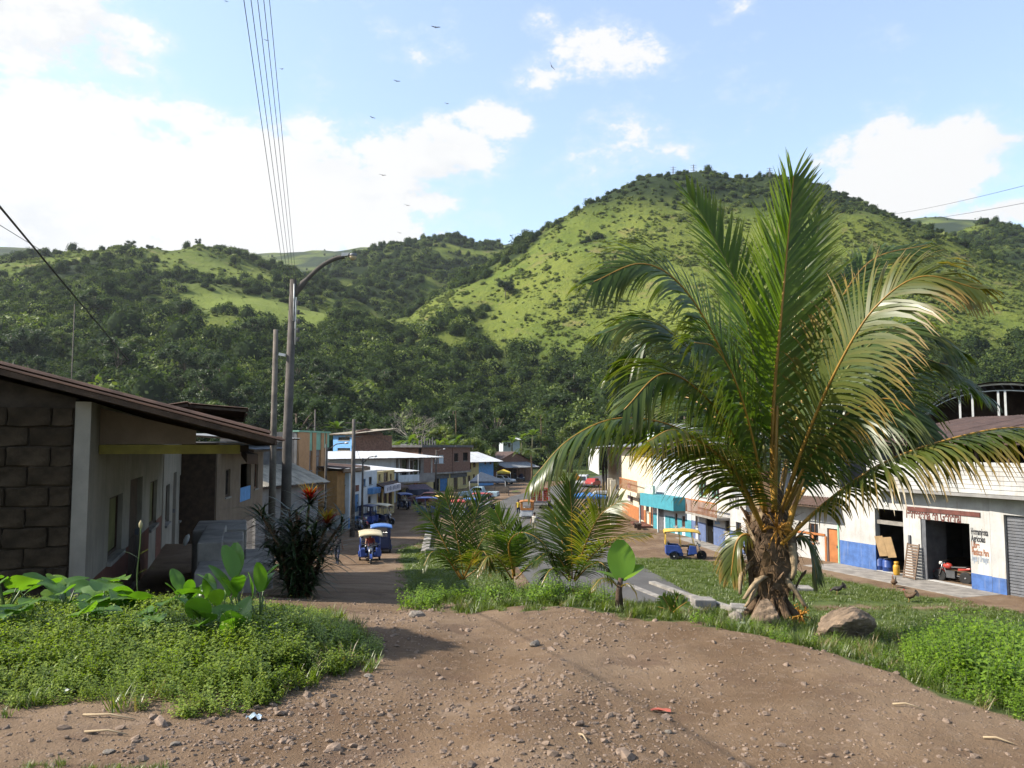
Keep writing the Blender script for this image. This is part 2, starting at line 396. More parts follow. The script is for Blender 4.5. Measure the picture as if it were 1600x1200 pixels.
# asphalt road and its painted centre line
asph = M('asphalt', (.115, .11, .105), rough=.9, var=.18, scale=.5, bump=.3, bscale=60, spec=.2, coord='Object')
mb = MB(); ys = np.arange(26, 232, 2.0); rows = []
for y in ys:
    c = float(road_c(y)) if y < 200 else 27 + (y - 200) * .3
    rows.append([(c + o, y, max(g1(c + o, y), TOWN) + .03 + .06 * (1 - abs(o) / 3.4)) for o in (-3.4, -1.7, 0, 1.7, 3.4)])
mb.grid(rows); tag(mb.build('road', asph), 'grey asphalt road running through the town', kind='structure')
mb = MB()
for y in np.arange(60, 150, 5.0):
    a, b = float(road_c(y)), float(road_c(y + 2.2))
    mb.add([(a - .07, y, TOWN + .105), (a + .07, y, TOWN + .105), (b + .07, y + 2.2, TOWN + .105), (b - .07, y + 2.2, TOWN + .105)], [(0, 1, 2, 3)])
tag(mb.build('road_marking', M('road_paint', (.5, .42, .2), rough=.8, var=.3)), 'worn centre line painted on the asphalt road', kind='structure')

# ------------------------------------------------------------------ hills
ridges = [
    # main hill on the right: crest, then the spur that runs down to the left
    ([(965, 302, 545), (1010, 288, 552), (1060, 279, 560), (1120, 273, 570), (1190, 270, 575), (1250, 284, 580), (1305, 316, 590), (1350, 362, 600), (1395, 425, 615)], .70),
    ([(965, 302, 545), (925, 324, 535), (870, 374, 512), (815, 424, 480), (750, 470, 445), (690, 516, 405), (640, 560, 355), (600, 616, 300)], .70),
    ([(1150, 276, 575), (1120, 400, 430), (1080, 530, 310)], .62),
    ([(1250, 300, 580), (1235, 450, 440), (1240, 570, 320)], .66),
    # middle hill and spurs
    ([(540, 420, 760), (600, 390, 780), (650, 377, 800), (700, 374, 820), (760, 382, 830), (820, 398, 850), (900, 430, 900)], .55),
    ([(700, 374, 820), (640, 410, 700), (570, 450, 600), (515, 492, 510), (480, 560, 400)], .60),
    ([(760, 382, 830), (740, 430, 690), (690, 480, 560)], .60),
    # left hill
    ([(-500, 380, 560), (-200, 388, 580), (0, 410, 590), (70, 410, 575), (130, 397, 565), (220, 391, 560), (300, 391, 570), (350, 399, 585), (430, 425, 610), (480, 455, 600)], .40),
    ([(220, 386, 560), (180, 450, 430), (120, 540, 310)], .40),
    ([(350, 394, 585), (370, 470, 440), (340, 560, 300)], .38),
    ([(-100, 396, 580), (-60, 480, 400), (-60, 580, 260)], .42),
    # right-hand hill behind the arched roof
    ([(1400, 420, 690), (1440, 392, 700), (1500, 362, 720), (1550, 352, 730), (1610, 362, 720), (1700, 350, 690), (1900, 300, 640), (2300, 280, 600)], .50),
    ([(1550, 352, 730), (1530, 450, 520), (1500, 560, 360)], .48),
    # far ridges
    ([(200, 395, 1700), (350, 402, 1700), (450, 398, 1750), (520, 394, 1800), (600, 390, 1850), (700, 400, 1900)], .35),
    ([(720, 396, 2100), (780, 386, 2150), (830, 380, 2200), (900, 388, 2250), (1000, 400, 2300)], .35),
    ([(1330, 385, 1700), (1380, 358, 1750), (1440, 344, 1800), (1490, 350, 1800), (1540, 375, 1800)], .40),
    ([(1520, 378, 2300), (1580, 360, 2350), (1640, 348, 2400), (1800, 330, 2400)], .38),
    ([(-500, 395, 1500), (-100, 400, 1500), (40, 388, 1500), (80, 400, 1500)], .38),
]
RP = [([PY(*p) for p in pts], s) for pts, s in ridges]
def H(x, y):
    x = np.asarray(x, float); y = np.asarray(y, float)
    wx = x + 9 * fbm(x / 95, y / 95, 3, 40); wy = y + 9 * fbm(x / 95 + 9, y / 95, 3, 41)
    best = np.full(x.shape, -60.0)
    for pts, s in RP:
        for a, b in zip(pts[:-1], pts[1:]):
            dx, dy = b.x - a.x, b.y - a.y; L = dx * dx + dy * dy
            t = np.clip(((wx - a.x) * dx + (wy - a.y) * dy) / L, 0, 1)
            d = np.hypot(wx - a.x - t * dx, wy - a.y - t * dy); cz = a.z + t * (b.z - a.z)
            rr = 14 if a.y < 1000 else 50
            h = cz - s * (np.sqrt(d * d + rr * rr) - rr)
            k = 14.0; q = np.clip(.5 + .5 * (h - best) / k, 0, 1)
            best = best * (1 - q) + h * q + k * q * (1 - q) * .5
    up = np.clip((best + 5) / 60, 0, 1)
    best = best + up * (6 * fbm(x / 42, y / 42, 4, 50) + 1.2 * fbm(x / 9, y / 9, 3, 55)) - up * 5 * np.abs(fbm(x / 55 + 3, y / 80, 3, 60))
    return np.maximum(best, -5.7)
hx = axis(-1500, 1900, 7.5, -330, 560, 1.10, 45); hy = axis(120, 2700, 7.5, 150, 860, 1.10, 40)
HX, HY = np.meshgrid(hx, hy); HZ = H(HX, HY)
# a cleared field on the left slope
fp = PY(350, 492, 400)
def fieldm(x, y):
    a = np.exp(-(((x + 128 + .25 * (y - 410)) / 46) ** 2 + ((y - 415) / 42) ** 2) ** 2)
    b = np.exp(-(((x + 185) / 60) ** 2 + ((y - 500) / 26) ** 2) ** 2) * .7
    return np.clip(a + b, 0, 1)
def forestm(x, y, z):
    n = fbm(x / 45, y / 45, 4, 70); n2 = fbm(x / 14, y / 14, 3, 75)
    low = 1 - sst(26, 52, z + 16 * n + 6 * n2)
    right = sst(-30, 40, x - (.02 * y - 25)) * (1 - sst(640, 700, y))       # the sunny grass slope
    gen = np.where(right > .5, sst(.33, .5, n + .35 * n2), sst(-.32, .05, n + .4 * n2))
    top = np.maximum(sst(126, 160, z + 22 * n + 8 * n2), sst(205, 245, x + 30 * n) * sst(95, 130, z + 24 * n) * (1 - sst(600, 630, y))) * right
    return np.clip(np.maximum.reduce([low, gen, top * .95]) * (1 - fieldm(x, y)), 0, 1)
def hillmat():
    m = bpy.data.materials.new('hill_grass'); m.use_nodes = True; t = NT(m.node_tree); t.N.clear()
    g = t.n('ShaderNodeNewGeometry'); P = g.outputs['Position']
    a = t.noise(P, .022, 5, .6); b_ = t.noise(P, .12, 5, .65); c_ = t.noise(P, .7, 4, .7)
    c = t.mix(t.ss(a, .35, .65), (.128, .172, .028), (.182, .212, .038))
    c = t.mix(t.math('MULTIPLY', t.ss(b_, .48, .7), .7), c, (.085, .120, .026))
    c = t.mix(t.math('MULTIPLY', t.ss(t.noise(P, .05, 4, .6), .56, .7), .65), c, (.27, .21, .095))
    c = t.mix(t.math('MULTIPLY', t.ss(c_, .5, .72), .5), c, (.06, .09, .02))
    fo = t.n('ShaderNodeAttribute', attribute_name='forest'); c = t.mix(fo.outputs['Fac'], c, (.022, .038, .011))
    fi = t.n('ShaderNodeAttribute', attribute_name='field'); c = t.mix(t.math('MULTIPLY', fi.outputs['Fac'], .85), c, (.21, .26, .055))
    c = t.mix(1.0, c, (ALB,) * 3, 'MULTIPLY')
    b = t.n('ShaderNodeBsdfPrincipled'); b.inputs['Roughness'].default_value = .95; b.inputs['Specular IOR Level'].default_value = .1
    t.link(c, b.inputs['Base Color'])
    bp = t.n('ShaderNodeBump'); bp.inputs['Strength'].default_value = 1; bp.inputs['Distance'].default_value = 2.2
    t.link(t.math('ADD', b_, t.math('MULTIPLY', c_, .5)), bp.inputs['Height']); t.link(bp.outputs[0], b.inputs['Normal'])
    o = t.n('ShaderNodeOutputMaterial'); t.link(b.outputs[0], o.inputs[0]); return m
tag(gridobj('hills', HX, HY, HZ, hillmat(), {'forest': forestm(HX, HY, HZ), 'field': fieldm(HX, HY)}), 'green hills closing the valley behind the town', kind='structure')

# ------------------------------------------------------------------ foliage prototypes
def leafball(seed, n, rx, rz, leaf, core=.78, zc=0.0, lump=.28, flatness=.5):
    """a crown: jittered dark core with leaf-sized faces spread through its shell"""
    r = random.Random(seed); mb = MB()
    lumps = [(Vector((r.gauss(0, 1), r.gauss(0, 1), r.gauss(0, .8))).normalized(), r.uniform(.5, 1)) for _ in range(9)]
    def rad(d): return 1 + lump * (max((d.dot(l) ** 5 if d.dot(l) > 0 else 0) * k for l, k in lumps) - .45) * 1.6
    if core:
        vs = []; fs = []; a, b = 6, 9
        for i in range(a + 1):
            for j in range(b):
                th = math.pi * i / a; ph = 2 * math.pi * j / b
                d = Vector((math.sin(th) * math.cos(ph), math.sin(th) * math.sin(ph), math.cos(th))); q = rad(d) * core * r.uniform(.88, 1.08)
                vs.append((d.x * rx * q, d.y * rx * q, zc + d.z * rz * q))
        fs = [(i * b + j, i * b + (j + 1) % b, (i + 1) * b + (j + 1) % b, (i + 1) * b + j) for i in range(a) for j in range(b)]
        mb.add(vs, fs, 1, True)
    for _ in range(n):
        d = Vector((r.gauss(0, 1), r.gauss(0, 1), r.gauss(.15, 1))).normalized(); q = rad(d) * r.uniform(.72, 1.08)
        p = Vector((d.x * rx * q, d.y * rx * q, zc + d.z * rz * q)); s = leaf * r.uniform(.6, 1.35)
        nrm = (d * flatness + Vector((r.gauss(0, .6), r.gauss(0, .6), r.gauss(.35, .5)))).normalized()
        a = nrm.orthogonal().normalized(); b = nrm.cross(a); ang = r.uniform(0, 6.28); a, b = a * math.cos(ang) + b * math.sin(ang), b * math.cos(ang) - a * math.sin(ang)
        mb.add([p - a * s, p - b * s * .55 + nrm * s * .12, p + a * s, p + b * s * .55 - nrm * s * .1], [(0, 1, 2, 3)], 0)
    return mb
DARK = leafmat('forest_leaf', ((.024, .042, .012), (.052, .082, .020), (.095, .125, .030)), trans=.22, scale=.05, rough=.8, spec=.08)
MIDL = leafmat('scrub_leaf', ((.10, .145, .027), (.15, .195, .037), (.195, .225, .05)), trans=.25, scale=.05, rough=.6, spec=.25)
LITE = leafmat('meadow_leaf', ((.11, .145, .028), (.165, .195, .040), (.21, .225, .055)), trans=.28, scale=.04, rough=.6, spec=.25)
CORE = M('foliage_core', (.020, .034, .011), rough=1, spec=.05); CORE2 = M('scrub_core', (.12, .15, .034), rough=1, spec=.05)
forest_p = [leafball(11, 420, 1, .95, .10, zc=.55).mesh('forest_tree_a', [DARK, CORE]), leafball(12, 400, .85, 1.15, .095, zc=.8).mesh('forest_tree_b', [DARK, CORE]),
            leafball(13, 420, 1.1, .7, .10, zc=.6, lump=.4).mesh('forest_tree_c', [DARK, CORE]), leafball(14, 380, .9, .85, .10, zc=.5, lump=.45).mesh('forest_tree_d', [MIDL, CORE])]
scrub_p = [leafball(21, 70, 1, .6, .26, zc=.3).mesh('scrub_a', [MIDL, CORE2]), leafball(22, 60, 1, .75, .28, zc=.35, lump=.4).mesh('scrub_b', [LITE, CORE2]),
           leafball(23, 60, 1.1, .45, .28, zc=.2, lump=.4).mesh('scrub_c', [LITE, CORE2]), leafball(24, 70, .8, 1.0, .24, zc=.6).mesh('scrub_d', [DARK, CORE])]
rs = np.random.RandomState(7)
def cand(n, y0, y1):
    y = np.sqrt(rs.uniform(y0 * y0, y1 * y1, n)); x = y * rs.uniform(-.78, .80, n); return x, y
def hillpts(n, y0, y1, kind):
    x, y = cand(n, y0, y1); z = H(x, y); e = 4.0
    zx = (H(x + e, y) - H(x - e, y)) / (2 * e); zy = (H(x, y + e) - H(x, y - e)) / (2 * e)
    nl = np.sqrt(zx ** 2 + zy ** 2 + 1); vis = (zx * x + zy * y - (z - 1.6)) / (nl * np.hypot(x, y))
    f = forestm(x, y, z); keep = (vis > -.12) & (z > -5.0)
    u = rs.uniform(0, 1, n)
    if kind == 'forest': keep &= (u < f * .98) & (f > .3)
    else: keep &= (u > f) & (u > fieldm(x, y) * .97) & (rs.uniform(0, 1, n) < .10 + 1.3 * sst(-.2, .45, fbm(x / 34, y / 26, 4, 91) + .55 * fbm(x / 9, y / 9, 2, 95)))
    return x[keep], y[keep], z[keep], f[keep]
pts = []
for n, a, b in ((9000, 190, 420), (16000, 420, 860)):
    x, y, z, f = hillpts(n, a, b, 'forest')
    for i in range(len(x)):
        s = min(1.9 + rs.gamma(2.2, .75), 5.5) * (1.1 if z[i] < 60 else .78) * (1 if rs.rand() < .93 else 1.5)
        if z[i] > 126 and y[i] < 640 and x[i] > 50: s *= .62
        pts.append((x[i], y[i], z[i] - .25 * s, rs.uniform(-.1, .1), rs.uniform(-.1, .1), rs.uniform(0, 6.28), s, rs.choice([0, 1, 2, 3], p=[.25, .22, .25, .28])))
scatter('forest', pts, forest_p, 'dense dark green wood covering the foot and folds of the hills', 'forest')
pts = []
for n, a, b in ((14000, 200, 380), (95000, 380, 760), (9000, 760, 860), (3000, 1300, 2300)):
    x, y, z, f = hillpts(n, a, b, 'scrub')
    for i in range(len(x)):
        s = rs.gamma(1.7, .30) + .35; s = min(s, 2.8) * (1 if y[i] < 1000 else 3.0)
        pts.append((x[i], y[i], z[i] - .1 * s, 0, 0, rs.uniform(0, 6.28), s, rs.choice([0, 1, 2, 3], p=[.32, .36, .29, .03]) if y[i] < 1000 else 3))
scatter('scrub', pts, scrub_p, 'low scrub and tall grass growing over the open hill slopes', 'scrub')
# ================================================================== FOREGROUND PLANTS AND STONES
def smooth_path(ctrl, n):
    P = [Vector(p) for p in ctrl]; P = [P[0] * 2 - P[1]] + P + [P[-1] * 2 - P[-2]]; out = []
    seg = len(P) - 3
    for i in range(n):
        t = i / (n - 1) * seg; k = min(int(t), seg - 1); f = t - k
        a, b, c, d = P[k:k + 4]
        out.append(.5 * ((2 * b) + (c - a) * f + (2 * a - 5 * b + 4 * c - d) * f * f + (3 * b - a - 3 * c + d) * f ** 3))
    L = [0]
    for i in range(1, n): L.append(L[-1] + (out[i] - out[i - 1]).length)
    return out, L
def at_len(out, L, s):
    for i in range(1, len(L)):
        if L[i] >= s:
            f = (s - L[i - 1]) / max(1e-6, L[i] - L[i - 1]); return out[i - 1].lerp(out[i], f), (out[i] - out[i - 1]).normalized()
    return out[-1], (out[-1] - out[-2]).normalized()

def palmmat(name, cols, tip, tipk, trans=.4):
    m = leafmat(name, cols, trans=trans, rough=.36, spec=.35, scale=1.2); t = NT(m.node_tree)
    at = t.n('ShaderNodeAttribute', attribute_name='along')
    for nd in list(t.N):
        if nd.type == 'BSDF_PRINCIPLED':
            src = nd.inputs['Base Color'].links[0].from_socket
            c = t.mix(t.math('MULTIPLY', t.ss(t.math('ADD', at.outputs['Fac'], t.math('MULTIPLY', t.noise(None, 3), .2)), .55, 1.05), tipk), src, tip)
            for l in list(src.links):
                if l.to_node.name != c.node.name: s_ = l.to_socket; t.L.remove(l); t.L.new(c, s_)
            break
    return m
PALM = palmmat('palm_leaf', ((.034, .064, .013), (.062, .105, .020), (.100, .140, .028)), (.16, .13, .04), .35)
PALMG = palmmat('palm_leaf_gold', ((.062, .088, .015), (.115, .140, .026), (.19, .175, .036)), (.25, .15, .045), .8)
PALMB = palmmat('palm_leaf_bright', ((.060, .110, .014), (.105, .165, .022), (.15, .21, .032)), (.17, .16, .04), .3, .5)
RACH = M('palm_rachis', (.36, .20, .035), rough=.45, var=.25, scale=6); RACHG = M('palm_rachis_green', (.17, .17, .035), rough=.45, var=.3, scale=6)
HUSK = M('palm_husk', (.15, .095, .055), rough=.95, var=.45, scale=7, bump=.8, bscale=40); BROWNF = M('brown_fibre', (.20, .12, .06), rough=1, var=.4, scale=12); DRY = M('dry_frond', (.34, .25, .15), rough=.9, var=.35, scale=8, bump=.4)

def frond(parent, ctrl, hint, Lmax, n=70, w=.040, droop=.25, vee=.15, mat=PALM, rmat=RACH, r0=.035, seed=0, ang=(66, 30), start=.16, droopL=None, droopR=None):
    r = random.Random(seed); out, L = smooth_path(ctrl, 40); T_ = L[-1]; hint = Vector(hint)
    mb = MB(); mb.tube(out, [r0 * (1 - .88 * (l / T_) ** .8) + .003 for l in L], 6, 0, flat=.7)
    f = mb.build('frond', rmat, parent)
    mb = MB(); along = []
    for i in range(n):
        for sd in (-1, 1):
            t = start + (1 - start) * (i + r.uniform(-.25, .25) + (.25 if sd > 0 else 0)) / n
            if t > .995 or r.random() < .015: continue
            p, T = at_len(out, L, t * T_)
            N = (hint - T * hint.dot(T)); N = N.normalized() if N.length > 1e-3 else T.orthogonal().normalized()
            S = T.cross(N).normalized(); q = (t - start) / (1 - start)
            prof = (.45 + .55 * min(1, q / .3)) if q < .3 else (1 - .68 * ((q - .3) / .7) ** 1.7)
            l = Lmax * 1.12 * prof * r.uniform(.9, 1.08); a = R(ang[0] + (ang[1] - ang[0]) * q + r.gauss(0, 3.5))
            D = (T * math.cos(a) + S * sd * math.sin(a) + N * (vee + r.gauss(0, .04))).normalized()
            dr = (droopL if sd < 0 and droopL is not None else (droopR if sd > 0 and droopR is not None else droop)) * r.uniform(.8, 1.25)
            vs = []; prev = None; ns = 6; d = D.copy(); pos = p.copy(); st = l / (ns - 1)
            for k in range(ns):
                Wv = (T - d * T.dot(d)); Wv = Wv.normalized() if Wv.length > 1e-3 else S
                kk = k / (ns - 1); ww = w * (.55 + .45 * min(1, kk * 4)) * (1 - kk ** 2.2 * .93)
                vs += [pos - Wv * ww * .5, pos + Wv * ww * .5]
                d = (d + Vector((r.gauss(0, .02), r.gauss(0, .02), -dr * (.35 + kk)))).normalized(); pos = pos + d * st; along += [kk, kk]
            mb.add(vs, [(2 * k, 2 * k + 1, 2 * k + 3, 2 * k + 2) for k in range(ns - 1)], 0, True)
    me = mb.mesh('leaflets', mat); t = me.attributes.new('along', 'FLOAT', 'POINT'); t.data.foreach_set('value', along)
    o = bpy.data.objects.new('leaflets', me); COL.objects.link(o); o.parent = f
    return f

def rel(root, lst):
    """pixel + depth control points as points relative to a root"""
    return [PY(u, v, Y) - root for (u, v, Y) in lst]

# ------------------------------------------------------------------ the tall palm
PB = PY(1206, 968, 10.5)
palm = thing('coconut_palm', 'tall coconut palm with a stout fibrous trunk between the boulders', 'palm', PB)
r = random.Random(3)
mb = MB(); prof = [(-.25, .24), (0, .21), (.12, .18), (.3, .17), (.45, .20), (.6, .26), (.85, .29), (1.1, .26), (1.35, .20), (1.6, .14), (1.85, .08)]
rings = []
for i in range(41):
    z = -.25 + 2.1 * i / 40; rad = float(np.interp(z, [q[0] for q in prof], [q[1] for q in prof])); row = []
    for j in range(36):
        a = 2 * math.pi * j / 36; q = rad * (1 + .10 * math.sin(a * 5 + z * 6) + .05 * math.sin(a * 13 + z * 17) + r.uniform(-.08, .08)); row.append((q * math.cos(a) + .03 * math.sin(z * 2), q * math.sin(a), z + r.uniform(-.012, .012)))
    row.append(row[0]); rings.append(row)
mb.grid(rings); mb.build('trunk', HUSK, palm)
for k in range(30):    # old frond bases, split and frayed, wrapped round the trunk
    a = k * 2.4 + r.uniform(-.3, .3); z = .34 + .036 * k + r.uniform(-.05, .05); rr = .255 - .003 * k; d = Vector((math.cos(a), math.sin(a), 0)); s = Vector((-d.y, d.x, 0)); rows = []
    h = r.uniform(.22, .46); lean = r.uniform(.02, .16); wd = r.uniform(.05, .12); sk = r.uniform(-.12, .12)
    for i in range(7):
        t = i / 6; wv = wd * (1 - t) ** .7 * r.uniform(.8, 1.15) + .012; o = rr + .015 + lean * t * t
        rows.append([tuple(d * (o + .018 * (1 - q * q) + r.uniform(-.006, .006)) + s * (wv * q + sk * t) + Vector((0, 0, z + h * t - .05 * abs(q) + r.uniform(-.012, .012)))) for q in (-1, -.6, -.2, .2, .6, 1)])
    mb = MB(); mb.grid(rows, smooth=False); o = mb.build('leaf_base', (HUSK, DRY, HUSK, BROWNF)[k % 4], palm, fix=False)
    md = o.modifiers.new('thick', 'SOLIDIFY'); md.thickness = .014
mb = MB()              # loose brown fibre
for k in range(420):
    a = r.uniform(0, 6.28); z = r.uniform(.25, 1.5); rad = float(np.interp(z, [q[0] for q in prof], [q[1] for q in prof])); d = Vector((math.cos(a), math.sin(a), 0)); p = d * (rad + .02) + Vector((0, 0, z)); e = p + d * r.uniform(.02, .12) + Vector((r.gauss(0, .05), r.gauss(0, .05), r.uniform(-.25, .08)))
    mb.tube([p, p.lerp(e, .5) + d * .02, e], [.004, .003, .0015], 3, cap=False)
o = mb.build('fibre', BROWNF, palm); o['kind'] = 'stuff'
for k in range(9):     # roots at the foot
    a = k * .7 + .2; d = Vector((math.cos(a), math.sin(a), 0)); mb = MB()
    mb.tube([d * .12 + Vector((0, 0, .28)), d * .27 + Vector((0, 0, .10)), d * .42 + Vector((0, 0, -.06)), d * .5 + Vector((0, 0, -.2))], [.06, .055, .04, .02], 6); mb.build('root', HUSK, palm)
for (ctrl, wd) in [([(1196, 902, 10.2), (1180, 915, 10.05), (1164, 938, 10.0)], .045), ([(1228, 905, 10.2), (1245, 925, 10.1), (1262, 952, 10.1)], .04),
                   ([(1186, 905, 10.15), (1176, 935, 10.05), (1166, 950, 10.1)], .03), ([(1238, 850, 10.2), (1243, 885, 10.1), (1240, 905, 10.1)], .045), ([(1176, 880, 10.4), (1160, 900, 10.3), (1158, 930, 10.3)], .03)]:
    out, L = smooth_path(rel(PB, ctrl), 8); mb = MB(); rows = []
    for i, p in enumerate(out): ww = wd * (1 - .75 * i / 7); rows.append([tuple(p + Vector((q * ww, .05 * abs(q), .02 * (1 - abs(q))))) for q in (-1, -.4, .4, 1)])
    mb.grid(rows); o = mb.build('dead_sheath', DRY, palm, fix=False); md = o.modifiers.new('thick', 'SOLIDIFY'); md.thickness = .012
ORG = M('palm_flower', (.55, .25, .03), rough=.6, var=.3, scale=20)
for (u, v, Y, n, sc) in [(1214, 826, 10.08, 26, .22), (1252, 962, 10.1, 20, .15)]:
    c = PY(u, v, Y) - PB; mb = MB()
    for k in range(n):
        d = Vector((r.gauss(0, 1), r.gauss(-.5, .6), r.gauss(.1, .9))).normalized(); l = sc * r.uniform(.5, 1.2)
        mb.tube([c, c + d * l * .6, c + d * l + Vector((0, 0, -.04))], [.009, .007, .003], 5)
        for q in (.45, .7, .95): mb.lathe([(.002, -.012), (.012, 0), (.002, .012)], 5, tuple(c + d * l * q))
    mb.build('flower_stalk', ORG, palm)
FR = [  # control points (u, v, depth), face hint, leaf length, options
    ([(1207, 800, 10.4), (1208, 640, 10.2), (1222, 475, 10.0), (1240, 275, 9.95)], (.12, -1, .05), 1.02, dict(n=88, droop=.03, vee=.22, mat=PALMB, ang=(52, 20), r0=.05, start=.22)),
    ([(1201, 800, 10.6), (1188, 640, 10.9), (1162, 480, 11.1), (1112, 365, 11.2), (1075, 302, 11.2)], (.35, -1, .25), .92, dict(n=80, droop=.08, vee=.2, mat=PALMB, rmat=RACHG, ang=(50, 22), start=.25)),
    ([(1210, 800, 10.7), (1225, 640, 11.3), (1245, 480, 11.8), (1285, 330, 12.0)], (-.3, -1, .2), .9, dict(n=70, droop=.1, rmat=RACHG, ang=(52, 22))),
    ([(1192, 800, 10.4), (1165, 650, 10.0), (1112, 520, 9.7), (1058, 440, 9.4), (1000, 412, 9.2), (928, 440, 9.0)], (.5, -.6, .6), 1.08, dict(n=88, droop=.27, vee=.05, ang=(62, 28))),
    ([(1194, 800, 10.6), (1150, 660, 11.0), (1090, 560, 11.4), (1030, 520, 11.8), (960, 590, 12.0)], (.6, -.3, .7), 1.02, dict(n=78, droop=.3, vee=.02, ang=(62, 28), rmat=RACHG)),
    ([(1190, 820, 10.3), (1130, 722, 9.9), (1055, 668, 9.6), (965, 654, 9.4), (890, 686, 9.25), (834, 745, 9.2)], (-.15, -.1, 1), .98, dict(n=90, droop=.42, vee=0, ang=(70, 32), mat=PALM, droopL=.44)),
    ([(1194, 830, 10.2), (1152, 742, 9.5), (1100, 694, 8.9), (1052, 672, 8.4), (1012, 690, 8.0)], (-.1, .1, 1), .8, dict(n=66, droop=.36, vee=0, ang=(70, 34), mat=PALMG)),
    ([(1222, 850, 10.1), (1290, 786, 9.7), (1372, 728, 9.3), (1470, 690, 9.0), (1590, 668, 8.8), (1720, 690, 8.7)], (.12, -.1, 1), .92, dict(n=96, droop=.42, vee=0, ang=(74, 36), mat=PALMG)),
    ([(1220, 800, 10.3), (1262, 680, 9.9), (1312, 568, 9.5), (1368, 480, 9.2), (1440, 432, 9.0), (1530, 452, 8.9)], (-.5, -.6, .6), 1.0, dict(n=92, droop=.32, vee=.03, ang=(62, 28), mat=PALMG, droopL=.26)),
    ([(1214, 800, 10.8), (1250, 640, 11.2), (1298, 500, 11.6), (1360, 408, 11.9), (1450, 382, 12.1)], (-.4, -.7, .6), 1.0, dict(n=84, droop=.18, vee=.05, ang=(58, 26))),
    ([(1226, 800, 10.8), (1300, 670, 11.3), (1390, 600, 11.8), (1470, 580, 12.2), (1545, 620, 12.5)], (-.4, -.3, .8), 1.0, dict(n=78, droop=.3, vee=0, ang=(62, 28))),
    ([(1228, 810, 10.9), (1290, 720, 11.6), (1350, 670, 12.2), (1400, 660, 12.8), (1440, 690, 13.2)], (.2, .3, 1), .95, dict(n=66, droop=.28, vee=0, ang=(66, 30))),
    ([(1222, 810, 10.6), (1285, 690, 10.6), (1345, 610, 10.7), (1410, 560, 10.8), (1480, 570, 10.9)], (-.45, -.4, .8), 1.0, dict(n=78, droop=.32, vee=0, ang=(62, 28))),
    ([(1196, 810, 10.8), (1150, 700, 11.5), (1105, 640, 12.1), (1060, 620, 12.6), (1015, 650, 13.0)], (-.2, .3, 1), .95, dict(n=66, droop=.26, vee=0, ang=(66, 30))),
    ([(1200, 810, 10.9), (1180, 690, 12.0), (1165, 600, 13.0), (1150, 560, 13.8), (1140, 570, 14.6)], (-.1, .3, 1), .95, dict(n=60, droop=.16, ang=(62, 28))),
    ([(1212, 810, 10.9), (1235, 690, 12.0), (1265, 590, 13.0), (1300, 550, 13.8), (1330, 560, 14.6)], (.15, .3, 1), .95, dict(n=60, droop=.16, ang=(62, 28))),
    ([(1196, 800, 10.2), (1176, 690, 9.7), (1150, 600, 9.3), (1118, 545, 9.0), (1085, 535, 8.7)], (.4, -.7, .6), .95, dict(n=74, droop=.34, vee=0, ang=(58, 28))),
    ([(1195, 800, 10.3), (1150, 690, 9.8), (1095, 614, 9.4), (1035, 584, 9.1), (975, 640, 8.9)], (.3, -.5, .8), .98, dict(n=78, droop=.34, vee=0, ang=(64, 30))),
    ([(1222, 800, 10.3), (1275, 700, 9.9), (1335, 640, 9.6), (1402, 626, 9.4), (1462, 690, 9.2)], (-.3, -.5, .8), .98, dict(n=78, droop=.34, vee=0, ang=(64, 30))),
    ([(1193, 800, 10.5), (1140, 640, 10.5), (1075, 545, 10.5), (1010, 500, 10.5), (945, 520, 10.5)], (.45, -.4, .7), 1.0, dict(n=80, droop=.26, vee=0, ang=(62, 28), rmat=RACHG)),
    ([(1220, 800, 10.5), (1282, 640, 10.5), (1352, 545, 10.5), (1424, 508, 10.5), (1500, 548, 10.5)], (-.45, -.4, .7), 1.0, dict(n=80, droop=.26, vee=0, ang=(62, 28), rmat=RACHG)),
    ([(1180, 850, 10.6), (1165, 835, 10.5), (1150, 850, 10.5), (1142, 900, 10.5)], (-.4, -.4, .6), .45, dict(n=34, droop=.4, mat=PALMG, ang=(60, 30))),
    ([(1232, 850, 10.7), (1252, 838, 10.6), (1266, 856, 10.6), (1276, 905, 10.6)], (.4, -.4, .6), .45, dict(n=34, droop=.4, mat=PALM, ang=(60, 30))),
]
for i, (c, h, l, kw) in enumerate(FR): frond(palm, rel(PB, c), h, l, seed=100 + i, **kw)
# spear leaf and bare yellow stalks rising from the crown
for c in ([(1209, 800, 10.3), (1212, 700, 10.2), (1216, 600, 10.2)], [(1228, 835, 10.1), (1242, 790, 10.0), (1256, 748, 9.9)]):
    out, L = smooth_path(rel(PB, c), 10); mb = MB(); mb.tube(out, [.045 * (1 - .7 * i / 9) for i in range(10)], 8); mb.build('leaf_stalk', RACH, palm)

